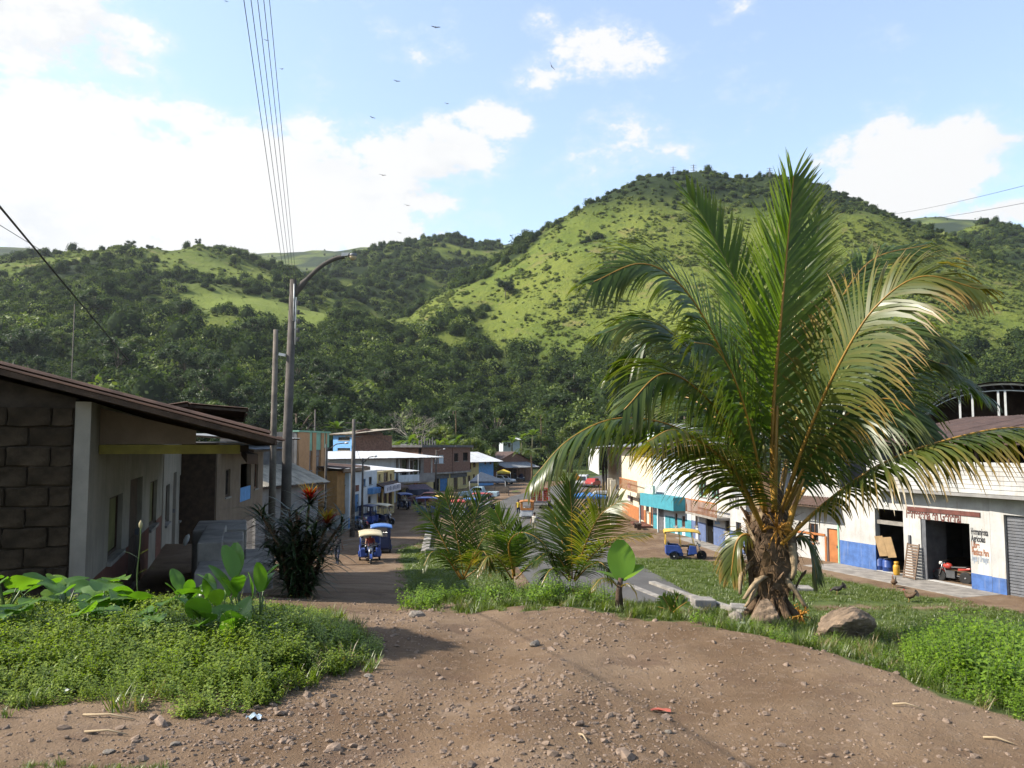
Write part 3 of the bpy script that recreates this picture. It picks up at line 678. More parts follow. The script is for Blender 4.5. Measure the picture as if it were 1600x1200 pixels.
# ------------------------------------------------------------------ young palms on the bank
def young(name, label, base, fr):
    B = PY(*base); B.z = min(B.z, gr(B.x, B.y) + .02); o = thing(name, label, 'palm', B)
    k_ = .3 if base[0] > 1000 else .5; mb = MB(); mb.tube([(0, 0, -.1), (0, 0, .06 * k_), (.01, 0, .16 * k_), (0, 0, .26 * k_)], [.07 * k_, .075 * k_, .06 * k_, .035 * k_], 8); mb.build('trunk', HUSK, o)
    for i, (c, h, l, kw) in enumerate(fr): frond(o, rel(B, c), h, l, seed=int(base[0]) + i, r0=.014, **dict(dict(w=.021), **kw))
    return o
young('young_palm', 'young palm with dark fronds spread to the left above the bank', (722, 918, 12.0), [
    ([(722, 905, 12), (700, 860, 11.9), (678, 820, 11.8), (650, 790, 11.7)], (-.5, -.3, .8), .42, dict(n=44, droop=.16)),
    ([(724, 900, 12), (716, 850, 12), (706, 805, 12), (694, 772, 12)], (0, -1, .2), .48, dict(n=46, droop=.05)),
    ([(726, 900, 12), (734, 850, 12.1), (742, 810, 12.2), (752, 776, 12.3)], (.2, -1, .2), .5, dict(n=46, droop=.06)),
    ([(726, 900, 12), (750, 850, 11.9), (772, 822, 11.8), (800, 812, 11.7)], (.4, -.3, .8), .42, dict(n=44, droop=.18)),
    ([(724, 905, 12), (742, 872, 11.6), (756, 862, 11.3), (768, 890, 11.1)], (.2, -.1, 1), .36, dict(n=36, droop=.3, mat=PALMG)),
    ([(720, 905, 12), (698, 872, 11.8), (676, 862, 11.6), (662, 885, 11.5)], (-.2, 0, 1), .36, dict(n=36, droop=.26)),
    ([(724, 905, 12), (752, 886, 12.4), (775, 885, 12.7), (792, 905, 12.9)], (.2, 0, 1), .36, dict(n=36, droop=.22))])
young('young_palm', 'young palm with pale yellow-green fronds between two darker palms', (803, 920, 11.6), [
    ([(802, 905, 11.6), (797, 865, 11.6), (788, 830, 11.6), (774, 798, 11.6)], (-.2, -1, .2), .42, dict(n=44, droop=.05, mat=PALMB)),
    ([(804, 900, 11.6), (806, 860, 11.7), (810, 842, 11.8), (816, 825, 11.9)], (.2, -1, .2), .42, dict(n=44, droop=.06, mat=PALMB)),
    ([(804, 900, 11.6), (795, 852, 11.2), (815, 832, 10.9), (848, 848, 10.8), (868, 888, 10.8)], (.2, -.2, 1), .42, dict(n=46, droop=.2)),
    ([(800, 905, 11.6), (780, 875, 11.3), (762, 870, 11.0), (748, 892, 10.9)], (-.2, 0, 1), .34, dict(n=38, droop=.24, mat=PALMG)),
    ([(806, 905, 11.6), (832, 880, 11.5), (856, 878, 11.4), (874, 902, 11.4)], (.2, 0, 1), .36, dict(n=38, droop=.22))])
young('young_palm', 'largest young palm with an upright fan of dark fronds', (895, 922, 11.0), [
    ([(894, 905, 11), (893, 850, 11), (893, 800, 11), (890, 752, 11)], (0, -1, .1), .52, dict(n=58, droop=.03, ang=(50, 24))),
    ([(892, 905, 11), (882, 862, 11.1), (874, 828, 11.2), (864, 798, 11.3)], (-.2, -1, .2), .46, dict(n=46, droop=.08)),
    ([(897, 905, 11), (915, 850, 10.9), (938, 805, 10.8), (972, 780, 10.7)], (.4, -.5, .6), .5, dict(n=50, droop=.14, mat=PALMG)),
    ([(897, 908, 11), (925, 868, 10.8), (960, 842, 10.6), (1010, 835, 10.5)], (.3, -.2, .9), .44, dict(n=48, droop=.2, mat=PALMG)),
    ([(892, 908, 11), (876, 876, 10.9), (856, 864, 10.8), (836, 876, 10.7)], (-.3, -.2, .9), .44, dict(n=46, droop=.2)),
    ([(898, 908, 11), (920, 885, 10.6), (940, 880, 10.3), (955, 905, 10.2)], (.2, -.1, 1), .36, dict(n=38, droop=.28)),
    ([(890, 908, 11), (872, 890, 10.7), (858, 892, 10.4), (846, 915, 10.3)], (-.2, -.1, 1), .34, dict(n=36, droop=.26))])
young('young_palm', 'smallest palm seedling, bright yellow-green, beside the drain', (1050, 962, 8.6), [
    ([(1050, 960, 8.6), (1044, 946, 8.6), (1036, 932, 8.6)], (0, -1, .2), .13, dict(n=16, droop=.05, mat=PALMB, w=.02)),
    ([(1050, 960, 8.6), (1053, 946, 8.6), (1060, 930, 8.6)], (0, -1, .2), .13, dict(n=16, droop=.05, mat=PALMB, w=.02)),
    ([(1050, 960, 8.6), (1060, 950, 8.5), (1074, 940, 8.5)], (.3, -.6, .6), .12, dict(n=14, droop=.1, mat=PALMB, w=.02)),
    ([(1050, 960, 8.6), (1040, 952, 8.5), (1028, 948, 8.5)], (-.3, -.6, .6), .12, dict(n=14, droop=.1, mat=PALMB, w=.02))])

# ------------------------------------------------------------------ broad leaves: banana sapling and taro
def blade(L, Wd, seg=8, fold=.25, bend=.5, shape='banana', wav=.03, seed=0):
    """a leaf along +x from the origin, bending down, as rows of points"""
    r = random.Random(seed); rows = []; x = z = 0; a = .0; ph = r.uniform(0, 6)
    for i in range(seg + 1):
        t = i / seg
        if shape == 'heart': wv = Wd * (math.sin(math.pi * min(1, (t * .86 + .14)) ** .75) ** .8) * (1 if t > .05 else .8)
        else: wv = Wd * max(.02, math.sin(math.pi * (t * .93 + .035)) ** .65)
        rows.append([(x - (.12 * L if shape == 'heart' and abs(q) > .6 and t < .15 else 0), q * wv, z + fold * wv * abs(q) + wav * Wd * math.sin(ph + t * 9 + q * 3)) for q in (-1, -.66, -.33, 0, .33, .66, 1)])
        x += L / seg * math.cos(a); z += L / seg * math.sin(a); a -= bend / seg
    return rows
LEAFB = leafmat('banana_leaf', ((.17, .32, .026), (.21, .38, .03), (.24, .40, .035)), trans=.5, scale=2)
TARO = leafmat('taro_leaf', ((.07, .16, .02), (.115, .235, .028), (.18, .31, .04)), trans=.4, scale=2, rough=.4)
def place_rows(rows, M4): return [[tuple(M4 @ Vector(p)) for p in row] for row in rows]
B = PY(968, 945, 9.0); B.z = gr(B.x, B.y); ban = thing('banana_sapling', 'banana sapling with one broad bright leaf on a dark stem', 'sapling', B)
mb = MB(); mb.tube(rel(B, [(968, 955, 9), (967, 925, 9), (970, 903, 9)]), [.05, .035, .025], 8); mb.build('stem', M('banana_stem', (.09, .055, .035), rough=.9, var=.4, scale=12), ban)
for (u, v, L, Wd, rz, ry, rx, m, s) in [(972, 908, .44, .155, R(100), R(-82), 0, LEAFB, 1), (972, 906, .30, .10, R(20), R(-35), .3, LEAFB, 2), (966, 908, .26, .08, R(165), R(-30), 0, TARO, 3)]:
    rows = place_rows(blade(L, Wd, bend=.35, seed=s), Matrix.Translation(PY(u, v, 9) - B) @ Euler((rx, ry, rz), 'XYZ').to_matrix().to_4x4())
    if s == 1:
        rows = place_rows(blade(L, Wd, bend=.25, fold=.12, seed=s), Matrix.Translation(PY(u, v, 9) - B) @ Matrix(((0, 1, 0, 0), (.25, 0, -1, 0), (1, 0, .2, 0), (0, 0, 0, 1))))
    mb = MB(); mb.grid(rows); mb.build('leaf', m, ban, fix=False)
frond(ban, rel(B, [(967, 918, 9), (952, 905, 8.9), (938, 905, 8.8), (924, 922, 8.75)]), (-.2, -.1, 1), .14, n=20, droop=.35, mat=PALMG, r0=.008, w=.016, seed=5)
frond(ban, rel(B, [(969, 918, 9), (980, 912, 8.9), (990, 920, 8.9), (996, 936, 8.9)]), (.2, -.1, 1), .10, n=14, droop=.35, mat=PALMG, r0=.008, w=.016, seed=6)

STALK = M('leaf_stem', (.08, .13, .03), rough=.5, var=.2)
def taro(u, v, Y, n, size, lbl, seed, upright=.5, shape='heart'):
    r = random.Random(seed); B = PY(u, v, Y); B.z = gr(B.x, B.y); top = PY(u, v, Y).z - B.z
    o = thing('taro_plant', lbl, 'plant', B)
    for k in range(n):
        a = r.uniform(0, 6.28) if k else -1.4; h = max(.15, top * r.uniform(.7, 1.05)); lean = r.uniform(.03, .16)
        p = Vector((math.cos(a) * lean, math.sin(a) * lean, h)); mb = MB()
        mb.tube([(0, 0, -.03), (p.x * .35, p.y * .35, h * .6), tuple(p)], [.013, .01, .006], 5); st = mb.build('stalk', STALK, o)
        L = size * r.uniform(.8, 1.2); up = r.uniform(upright - .4, upright + .4)
        Mx = Matrix.Translation(p) @ Euler((r.uniform(-.5, .5), -up, a), 'XYZ').to_matrix().to_4x4()
        mb = MB(); mb.grid(place_rows(blade(L, L * (.42 if shape == 'heart' else .24), 8, .22, r.uniform(.3, .9), shape, .05, seed + k), Mx)); mb.build('leaf', TARO, o, fix=False)
    return o
for i, (u, v, Y, n, sz, lb, up, sh) in enumerate([
    (12, 895, 7.2, 4, .22, 'taro plant cut by the left edge of the picture', .3, 'heart'),
    (60, 925, 7.6, 4, .20, 'taro plant growing below the adobe gable wall', .2, 'heart'),
    (105, 925, 7.5, 4, .22, 'taro plant in front of the corner of the adobe house', .2, 'heart'),
    (160, 928, 7.4, 5, .24, 'taro plant with a folded dark leaf below the white wall', .2, 'heart'),
    (205, 930, 7.5, 5, .24, 'broad-leaved taro plant left of the thin flowering grass stem', .1, 'heart'),
    (262, 932, 7.3, 4, .22, 'taro plant low in the weeds below the concrete steps', .1, 'heart'),
    (300, 918, 7.5, 5, .26, 'taro plant with pointed raised leaves below the steps', 1.0, 'banana'),
    (345, 925, 7.2, 5, .28, 'taro plant with tall light green leaves right of centre in the left weeds', 1.1, 'banana'),
    (378, 905, 7.1, 6, .32, 'tallest taro plant, its upright leaves darkest, at the right of the row', 1.25, 'banana'),
    (408, 925, 7.0, 3, .28, 'taro plant at the right end of the row with a pale ragged leaf', 1.3, 'banana')]):
    taro(u, v, Y, n, sz * (1.25 if sh == 'heart' else .85), lb, 40 + i * 7, up, sh)
for i, (u, v, Y, n, sz, lb, up) in enumerate([(30, 945, 6.8, 4, .24, 'taro plant low at the far left of the weeds', .2), (135, 950, 6.8, 4, .26, 'taro plant with drooping leaves in front of the house corner', .1), (235, 955, 6.7, 4, .24, 'taro plant in the middle of the left weeds', .2), (320, 962, 6.5, 5, .24, 'young taro plant in front of the tall light green ones', .8), (365, 985, 6.3, 4, .22, 'low taro plant nearest to the track', .9), (180, 905, 8.2, 4, .26, 'taro plant close under the white wall corner', .2), (90, 905, 8.2, 4, .26, 'taro plant close under the adobe bricks', .2)]):
    taro(u, v, Y, n, sz, lb, 240 + i * 7, up)

# ------------------------------------------------------------------ dark dracaena with red and yellow tops
DRAC = leafmat('dracaena_leaf', ((.012, .030, .008), (.022, .046, .012), (.035, .06, .016)), trans=.2, scale=2)
REDL = leafmat('red_leaf', ((.30, .018, .012), (.42, .04, .012), (.45, .10, .015)), trans=.35, tcol=(1.3, .6, .4)); YELL = leafmat('yellow_leaf', ((.5, .30, .02), (.55, .4, .03), (.5, .42, .06)), trans=.35, tcol=(1.3, 1, .4))
def strap(mb, p, d, L, Wd, dr, r, m=0):
    vs = []; d = d.normalized(); pos = Vector(p)
    sv = d.cross(Vector((0, 0, 1))); sv = sv.normalized() if sv.length > .05 else Vector((1, 0, 0))
    for k in range(5):
        t = k / 4; ww = Wd * (.6 + .4 * min(1, t * 4)) * (1 - t ** 2.5 * .95); vs += [pos - sv * ww, pos + sv * ww]
        d = (d + Vector((0, 0, -dr * (.3 + t)))).normalized(); pos = pos + d * L / 4
    mb.add(vs, [(2 * k, 2 * k + 1, 2 * k + 3, 2 * k + 2) for k in range(4)], m, True)
B = PY(468, 950, 12.0); B.z = gr(B.x, B.y); dr_ = thing('dracaena', 'tall dark dracaena with red and yellow tops at the shady roadside', 'shrub', B)
r = random.Random(8); base_h = PY(468, 762, 12).z - B.z
for k in range(13):
    a = k * .9; q = .14 + .34 * (k % 4) / 3; hh = base_h * (.40 + .58 * r.random()); tip = Vector((math.cos(a) * q * 1.3, math.sin(a) * q, hh)); mb = MB()
    mb.tube([(math.cos(a) * .1, math.sin(a) * .1, -.1), tuple(tip * .5 + Vector((0, 0, .1))), tuple(tip)], [.03, .025, .018], 6); st = mb.build('stem', HUSK, dr_)
    mb = MB()
    for j in range(110):
        z = r.uniform(.02, 1.0) ** .8; p = Vector((math.cos(a) * .1, math.sin(a) * .1, 0)).lerp(tip, z); b = r.uniform(0, 6.28); el_ = r.uniform(-.1, .9)
        strap(mb, p, Vector((math.cos(b), math.sin(b), el_)), r.uniform(.34, .62), .017, r.uniform(.12, .3), r)
    mb.build('leaves', DRAC, dr_)
for (u, v, sz) in [(484, 782, .24), (511, 818, .20)]:
    c = PY(u, v, 11.8) - B; mb = MB(); mb.tube([(0, 0, .2), tuple(c * .6), tuple(c)], [.03, .02, .015], 6); st = mb.build('stem', HUSK, dr_)
    mb = MB()
    for j in range(90):
        b = r.uniform(0, 6.28); q = r.random(); strap(mb, c + Vector((0, 0, sz * .2 * q)), Vector((math.cos(b), math.sin(b), .2 + q * 1.6)), sz * r.uniform(.8, 1.25), .016, .12, r, 0 if q < .62 else 1)
    mb.build('red_rosette', [REDL, YELL], dr_)['label'] = 'red leaves turning yellow at the top'
    mb = MB()
    for j in range(60):
        b = r.uniform(0, 6.28); strap(mb, c + Vector((0, 0, -.06)), Vector((math.cos(b), math.sin(b), r.uniform(-.2, .9))), sz * r.uniform(1.3, 2.2), .013, .18, r)
    mb.build('leaves', DRAC, dr_)

# tall flowering grass stem
B = PY(214, 930, 7.6); B.z = gr(B.x, B.y); gs = thing('grass_stem', 'single tall grass stem with a pale seed head before the steps', 'grass stem', B)
GRS = leafmat('grass_leaf', ((.085, .125, .022), (.135, .185, .032), (.20, .22, .055)), trans=.4, scale=1.5)
out, L = smooth_path(rel(B, [(216, 940, 7.6), (214, 900, 7.6), (219, 850, 7.6), (220, 818, 7.6)]), 10); mb = MB(); mb.tube(out, [.006] * 9 + [.003], 5); mb.build('stalk', STALK, gs)
mb = MB(); e = out[-1]; mb.lathe([(.002, -.05), (.016, -.03), (.018, 0), (.003, .03)], 7, tuple(e)); mb.build('seed_head', M('seed_head', (.35, .30, .16), var=.3), gs)
mb = MB()
for q, a in ((.35, .2), (.55, 2.6), (.6, .4)): strap(mb, at_len(out, L, q * L[-1])[0], Vector((math.cos(a), -.1, .7)), .2, .008, .25, r)
mb.build('blades', GRS, gs)

# ------------------------------------------------------------------ weeds, grass, gravel
def weed(seed, n, h, rad, leaf):
    r = random.Random(seed); mb = MB()
    for _ in range(max(4, n // 9)):
        a = r.uniform(0, 6.28); q = rad * math.sqrt(r.random()); top = Vector((math.cos(a) * q, math.sin(a) * q, h * r.uniform(.55, 1.05)))
        base = Vector((top.x * .4, top.y * .4, -.05)); mb.tube([base, base.lerp(top, .5) + Vector((r.gauss(0, .01), r.gauss(0, .01), 0)), top], [.004, .003, .0015], 3, 1, cap=False)
        for k in range(9):
            t = .25 + .75 * k / 8; p = base.lerp(top, t); b = k * 2.4 + r.uniform(-.4, .4); s = leaf * r.uniform(.65, 1.3) * (1.15 - .45 * t)
            d = Vector((math.cos(b), math.sin(b), r.uniform(.0, .6))).normalized(); sv = d.cross(Vector((0, 0, 1))).normalized(); up = sv.cross(d)
            tip = p + d * s * 1.9 - Vector((0, 0, s * .5)); mid = p + d * s
            mb.add([p, mid - sv * s * .5 + up * s * .12, tip, mid + sv * s * .5 + up * s * .12, mid], [(0, 1, 4), (1, 2, 4), (4, 2, 3), (0, 4, 3)], 0, True)
    return mb
WEED = leafmat('weed_leaf', ((.16, .235, .026), (.28, .36, .042), (.38, .45, .065)), trans=.4, scale=1.1)
WEED2 = leafmat('weed_leaf_bright', ((.14, .24, .02), (.22, .35, .03), (.31, .43, .05)), trans=.42, scale=1.1)
weeds = [weed(1, 70, .22, .15, .034).mesh('weed_a', [WEED, STALK]), weed(2, 60, .16, .18, .038).mesh('weed_b', [WEED, STALK]), weed(3, 50, .28, .14, .030).mesh('weed_c', [WEED, STALK])]
weedsR = [weed(4, 70, .22, .14, .032).mesh('weed_d', [WEED2, STALK]), weed(5, 60, .16, .16, .036).mesh('weed_e', [WEED2, STALK]), weed(6, 60, .28, .13, .028).mesh('weed_f', [WEED2, STALK])]
def tuft(seed, n, h, rad, wd, mat):
    r = random.Random(seed); mb = MB()
    for _ in range(n):
        a = r.uniform(0, 6.28); q = rad * math.sqrt(r.random()); b = r.uniform(0, 6.28)
        strap(mb, Vector((math.cos(a) * q, math.sin(a) * q, -.01)), Vector((math.cos(b) * .5, math.sin(b) * .5, 1)), h * r.uniform(.5, 1.1), wd, r.uniform(.05, .35), r)
    return mb.mesh('tuft', mat)
STRW = leafmat('dry_grass', ((.20, .15, .07), (.28, .21, .10), (.34, .27, .13)), trans=.25, scale=2)
tufts = [tuft(1, 34, .16, .08, .0045, GRS), tuft(2, 30, .22, .07, .005, GRS), tuft(3, 40, .10, .10, .004, GRS), tuft(4, 16, .24, .06, .004, STRW)]
rs = np.random.RandomState(11)
def GRN(x, y): return G(x, y) + relief(x, y)
def pack(x, y, z, tilt, s, k):
    n = len(x); return np.stack([x, y, z, rs.uniform(-tilt, tilt, n), rs.uniform(-tilt, tilt, n), rs.uniform(0, 6.28, n), s, rs.randint(0, k, n)], 1)
# left of the track
N = 9000; x = rs.uniform(-6.2, -.6, N); y = rs.uniform(4.7, 8.6, N)
lim = -1.08 - .05 * (y - 5.8) - .33 * np.maximum(0, y - 6.6) - .2 * fbm(x * 1.3, y * 1.3, 3, 31)
f0 = 4.95 + .4 * vnoise(x * 1.1, x * 0 + 3.0, 8) + 1.3 * np.maximum(0, x + 1.7)
k = (x < lim) & (y > f0); x, y, lim, f0 = x[k][:3300], y[k][:3300], lim[k][:3300], f0[k][:3300]
dpt = np.clip(np.minimum((y - f0) / 1.1, (lim - x) / .7), 0, 1)
dpt = dpt * (1 - .75 * sst(7.0, 8.2, y)); h = .15 * dpt * (.2 + 1.2 * vnoise(x * .9, y * .9, 15))
scatter('weeds_beside_track', pack(x, y, GRN(x, y) + h * rs.rand(len(x)) ** .6, .35, .42 + .42 * dpt * rs.uniform(.5, 1.3, len(x)), 3), weeds, 'tangle of low leafy weeds left of the dirt track', 'weeds')
# right bank
N = 14000; x = rs.uniform(1.6, 7.2, N); y = rs.uniform(3.0, 9.5, N); e = y - edge_y(x) - .15 * fbm(x * 3, y * 3, 2, 3)
k = (e > -.05) & (rs.rand(N) < np.where((x / y > .47) & (x > 2.6), 1, .10)) & ((x - PB.x) ** 2 + (y - 10.5) ** 2 > .5) & ~((abs(x - 3.6) < .5) & (abs(y - 8.75) < .5))
x, y, e = x[k][:2900], y[k][:2900], e[k][:2900]; dpt = np.clip(e / 1.0, 0, 1); big = sst(2.6, 3.4, x)
big = big * sst(.44, .54, x / y); h = .26 * dpt * big * (.35 + .8 * vnoise(x * .9, y * .9, 16)) * (1 - .6 * sst(7.2, 8.8, y))
scatter('weeds_on_bank', pack(x, y, GRN(x, y) + h * rs.rand(len(x)) ** .6, .35, (.45 + .55 * dpt * big) * rs.uniform(.7, 1.25, len(x)), 3), weedsR, 'bright green leafy weeds on the bank right of the track', 'weeds')
N = 30000; x = rs.uniform(-2.4, 7.5, N); y = rs.uniform(3.5, 13.5, N)
k = (grass_mask(x, y) > .12 + .4 * rs.rand(N)) & ~((x < -.6) & (y < 9.0)); x, y = x[k][:6400], y[k][:6400]
A = pack(x, y, GRN(x, y) - .01, .2, rs.uniform(.35, 1.0, len(x)) * np.where(x < 1, 1.0, .85), 3)
N = 900; x = rs.uniform(-5, -.6, N); y = rs.uniform(5.0, 9.0, N); k = (x < -1.0 - .05 * (y - 5.8) - .33 * np.maximum(0, y - 6.6)) & (y > 5.0 + 1.3 * np.maximum(0, x + 1.7)) & ((x > -1.6 - .3 * np.maximum(0, y - 6.6)) | (rs.rand(N) < .2)); x, y = x[k], y[k]
B_ = pack(x, y, GRN(x, y), .3, rs.uniform(.4, .95, len(x)), 2)
C_ = pack(rs.uniform(-2.45, -1.7, 40), rs.uniform(4.05, 4.25, 40), np.zeros(40), .1, rs.uniform(.2, .4, 40), 3)
A[rs.rand(len(A)) < .07, 7] = 3; B_[rs.rand(len(B_)) < .2, 7] = 3
scatter('verge_grass', np.concatenate([A, B_, C_]), tufts, 'tufts of grass along both edges of the dirt track', 'grass')
x = rs.uniform(-1.3, 1.25, 420); y = rs.uniform(8.8, 11.8, 420); k = (y > edge_y(x) + .5) & (vnoise(x * 1.5, y * 1.5, 33) > .42); x, y = x[k], y[k]
scatter('weeds_by_young_palms', pack(x, y, GRN(x, y) + .1 * rs.rand(len(x)), .3, rs.uniform(.4, 1.05, len(x)), 3), weedsR, 'leafy weeds growing between the young palms', 'weeds')
lawn_p = [tuft(7, 60, .13, .45, .012, GRS), tuft(8, 50, .18, .4, .012, GRS)]
N = 16000; x = rs.uniform(-9, 27, N); y = rs.uniform(13, 60, N); k = rs.rand(N) < grass_mask(x, y) * .9; x, y = x[k], y[k]
scatter('lawn_grass', pack(x, y, G(x, y), .05, rs.uniform(.4, 1.0, len(x)), 2), lawn_p, 'short grass of the lawn below the shops', 'grass')

def stone_mesh(seed, flat=.6, n=1, rough=.25):
    bm = bmesh.new(); bmesh.ops.create_icosphere(bm, subdivisions=n, radius=1); r = random.Random(seed)
    ax = [r.uniform(.75, 1.25) for _ in range(3)]; ax[2] *= flat
    dirs = [(Vector((r.gauss(0, 1), r.gauss(0, 1), r.gauss(0, 1))).normalized(), r.uniform(.55, .95)) for _ in range(7)]
    for v in bm.verts:
        c = v.co.normalized(); k = 1.0
        for d, q in dirs:
            if c.dot(d) * 1.0 > q: k = min(k, q / c.dot(d))
        k *= 1 + rough * .25 * r.uniform(-1, 1)
        v.co = Vector((c.x * ax[0], c.y * ax[1], c.z * ax[2])) * k
    me = bpy.data.meshes.new('stone'); bm.to_mesh(me); bm.free(); return me
GRAV = M('gravel_stone', (.30, .22, .165), rough=.95, var=.3, scale=1.5, bump=.3, rand=.5, spec=.15)
stones = []
for k in range(5): me = stone_mesh(60 + k, .55); me.materials.append(GRAV); stones.append(me)
N = 160000; y = 2.3 + 9.5 * rs.rand(N) ** 1.5; x = rs.uniform(-.75, .75, N) * y
m_ = vnoise(x * 1.1, y * 1.1, 90); band = np.exp(-((x - .45 - .10 * (y - 6)) / .55) ** 2) + np.exp(-((x + 1.3) / .6) ** 2) * .6
k = ((grass_mask(x, y) < .3) | (rs.rand(N) < .1)) & (rs.rand(N) < .12 + .9 * m_ ** 2 * (.3 + band)); x, y = x[k][:17000], y[k][:17000]
s_ = np.minimum(.0035 + rs.gamma(1.3, .0052, len(x)), .06); pts = pack(x, y, GRN(x, y) + s_ * .1, .5, s_, 5)
scatter('gravel', pts, stones, 'loose gravel strewn over the dirt track', 'gravel')

ROCK = M('rock_brown', (.26, .185, .125), rough=.95, var=.4, scale=2.2, bump=.7, bscale=9); ROCKG = M('rock_grey', (.28, .24, .20), rough=.95, var=.35, scale=3, bump=.7, bscale=10)
def rock(u, v, Y, size, seed, mat, label, name='boulder', cat='boulder', rz=0, sub=4):
    p = PY(u, v, Y); me = stone_mesh(seed, 1, sub, .16); me.materials.append(mat)
    o = bpy.data.objects.new(name, me); COL.objects.link(o); o.location = (p.x, p.y, gr(p.x, p.y) + size[2] * .35 if v is None else p.z); o.scale = size; o.rotation_euler = (0, 0, rz)
    return tag(o, label, cat)
rock(1195, 962, 9.9, (.24, .2, .26), 71, ROCK, 'pointed tan boulder leaning against the foot of the tall palm')
rock(1318, 976, 8.9, (.40, .28, .165), 172, ROCK, 'wide low brown boulder in the grass right of the tall palm', rz=.3)
rock(1150, 975, 9.0, (.11, .12, .13), 73, ROCKG, 'small grey boulder at the edge of the track, left of the palm')
for i, (u, v, Y, s, lb) in enumerate([(1045, 1138, 4.75, .022, 'pale upright pebble near the scrap of red plastic'), (388, 1068, 5.4, .03, 'dark stone at the edge of the left weeds'), (462, 1075, 5.3, .025, 'brown stone beside a straw below the weeds'),
                                       (170, 1178, 4.3, .025, 'pale round stone near the lower left corner'), (273, 1165, 4.35, .022, 'flat pale stone right of the lower left corner'), (575, 1055, 5.75, .03, 'grey stone at the right tip of the left weeds'),
                                       (650, 950, 8.2, .07, 'flat slab of stone in the washed-out gully'), (835, 1005, 6.7, .05, 'stone in the band of rubble at mid track')]):
    p = PZ(u, v, .0); o = rock(u, v, p.y, (s * 1.3, s, s * .7), 80 + i, ROCKG, lb, 'stone', 'stone', rz=i, sub=2); o.location = (p.x, p.y, gr(p.x, p.y) + s * .25)
# litter
p = PZ(398, 1118, .02); mb = MB(); rows = []
for i in range(7): rows.append([(-.045 + .09 * i / 6, -.03 + .06 * j / 5, .012 * math.sin(i * 2.1 + j) + .02 * math.exp(-((i - 3) ** 2 + (j - 2) ** 2) / 5)) for j in range(6)])
mb.grid(rows); o = mb.build('plastic_wrapper', M('foil', (.55, .68, .78), rough=.25, metal=.4, var=.3, scale=30), None, (p.x, p.y, gr(p.x, p.y) + .012)); tag(o, 'crumpled shiny blue and white wrapper on the dirt', 'litter')
p = PZ(1032, 1105, .01); mb = MB(); mb.grid([[(-.06 + .024 * i, -.02 + .012 * j, .008 * math.sin(i + j * 2)) for j in range(4)] for i in range(6)]); o = mb.build('plastic_scrap', M('red_plastic', (.45, .12, .08), rough=.5), None, (p.x, p.y, gr(p.x, p.y) + .015)); tag(o, 'torn scrap of red plastic on the track', 'litter')
for (u, v, lb, s) in [(105, 1078, 'white plastic bag caught at the lower edge of the weeds', .05), (340, 1073, 'pale plastic bottle piece in front of the left weeds', .035), (1158, 975, 'white plastic scrap beside the small grey boulder', .05)]:
    p = PZ(u, v, .03) if u < 1000 else PY(u, v, 8.7); mb = MB(); mb.grid([[((-.5 + i / 5) * s * 2, (-.5 + j / 4) * s * 1.4, s * .5 * math.sin(i * 1.7 + j * 2.3) * .6 + s * .4) for j in range(5)] for i in range(6)])
    tag(mb.build('plastic_bag', M('white_plastic', (.6, .62, .65), rough=.35, var=.2), None, (p.x, p.y, gr(p.x, p.y) + .02)), lb, 'litter')
DRYS = M('straw', (.42, .32, .2), rough=.9, var=.3)
for (u0, v0, u1, v1, lb) in [(130, 1120, 212, 1126, 'dry palm stalk lying below the left weeds'), (132, 1148, 200, 1150, 'thin straw lying near the lower left corner'), (1395, 1108, 1440, 1114, 'thin straw on the right side of the track'), (1536, 1158, 1585, 1168, 'straw near the lower right corner'), (905, 1158, 918, 1168, 'short twig on the track near the bottom')]:
    a, b = PZ(u0, v0, .0), PZ(u1, v1, .0); a.z = gr(a.x, a.y) + .012; b.z = gr(b.x, b.y) + .012; mb = MB(); c = a.lerp(b, .5) + Vector((0, .02, .01)); mb.tube([a - c, Vector((0, 0, 0)), b - c], [.007, .006, .003], 5)
    tag(mb.build('dry_stalk', DRYS, None, c), lb, 'straw')
# ================================================================== BUILDINGS
def PX(u, Y): return Vector(((u - 800) / 1280 / 1.008 * Y, Y))
WHITE = M('lime_wash', (.49, .48, .46), rough=.9, var=.16, scale=.9, bump=.25, bscale=14, streak=.7, grime=(.33, .27, .20))
MORTAR = M('mud_mortar', (.05, .036, .025), rough=1, var=.4, scale=4, bump=.6, bscale=12)
SHADED = M('shaded_wash', (.32, .285, .235), rough=.95, var=.2, scale=1.0, bump=.4, bscale=10, streak=.6, grime=(.17, .13, .095))  # second wash: white wall with the left houses' shade put into its colour
WHITEB = M('cool_wash', (.58, .64, .68), rough=.9, var=.12, scale=1.1, bump=.2, bscale=14, streak=.7, grime=(.27, .27, .26))
CREAM = M('cream_paint', (.66, .58, .43), rough=.9, var=.1, scale=1.2, streak=.3); YEL = M('yellow_paint', (.56, .45, .20), rough=.9, var=.12, scale=1.2, streak=.35)
BLUE = M('blue_dado', (.065, .14, .36), rough=.85, var=.22, scale=2.5, streak=.3, grime=(.35, .36, .38)); NAVY = M('navy_dado', (.10, .14, .27), rough=.85, var=.2, scale=2, streak=.3, grime=(.3, .3, .32))
TEAL = M('teal_paint', (.05, .27, .33), rough=.8, var=.15, scale=2, streak=.2); ORNG = M('orange_paint', (.42, .155, .05), rough=.85, var=.18, scale=2, streak=.25)
REDB = M('red_brown_dado', (.155, .055, .035), rough=.9, var=.2, scale=2, streak=.3); TAN = M('mud_plaster', (.21, .152, .105), rough=.95, var=.2, scale=1.4, bump=.4, bscale=9, streak=.35)  # mud plaster tone lowered to carry the shade on the left houses
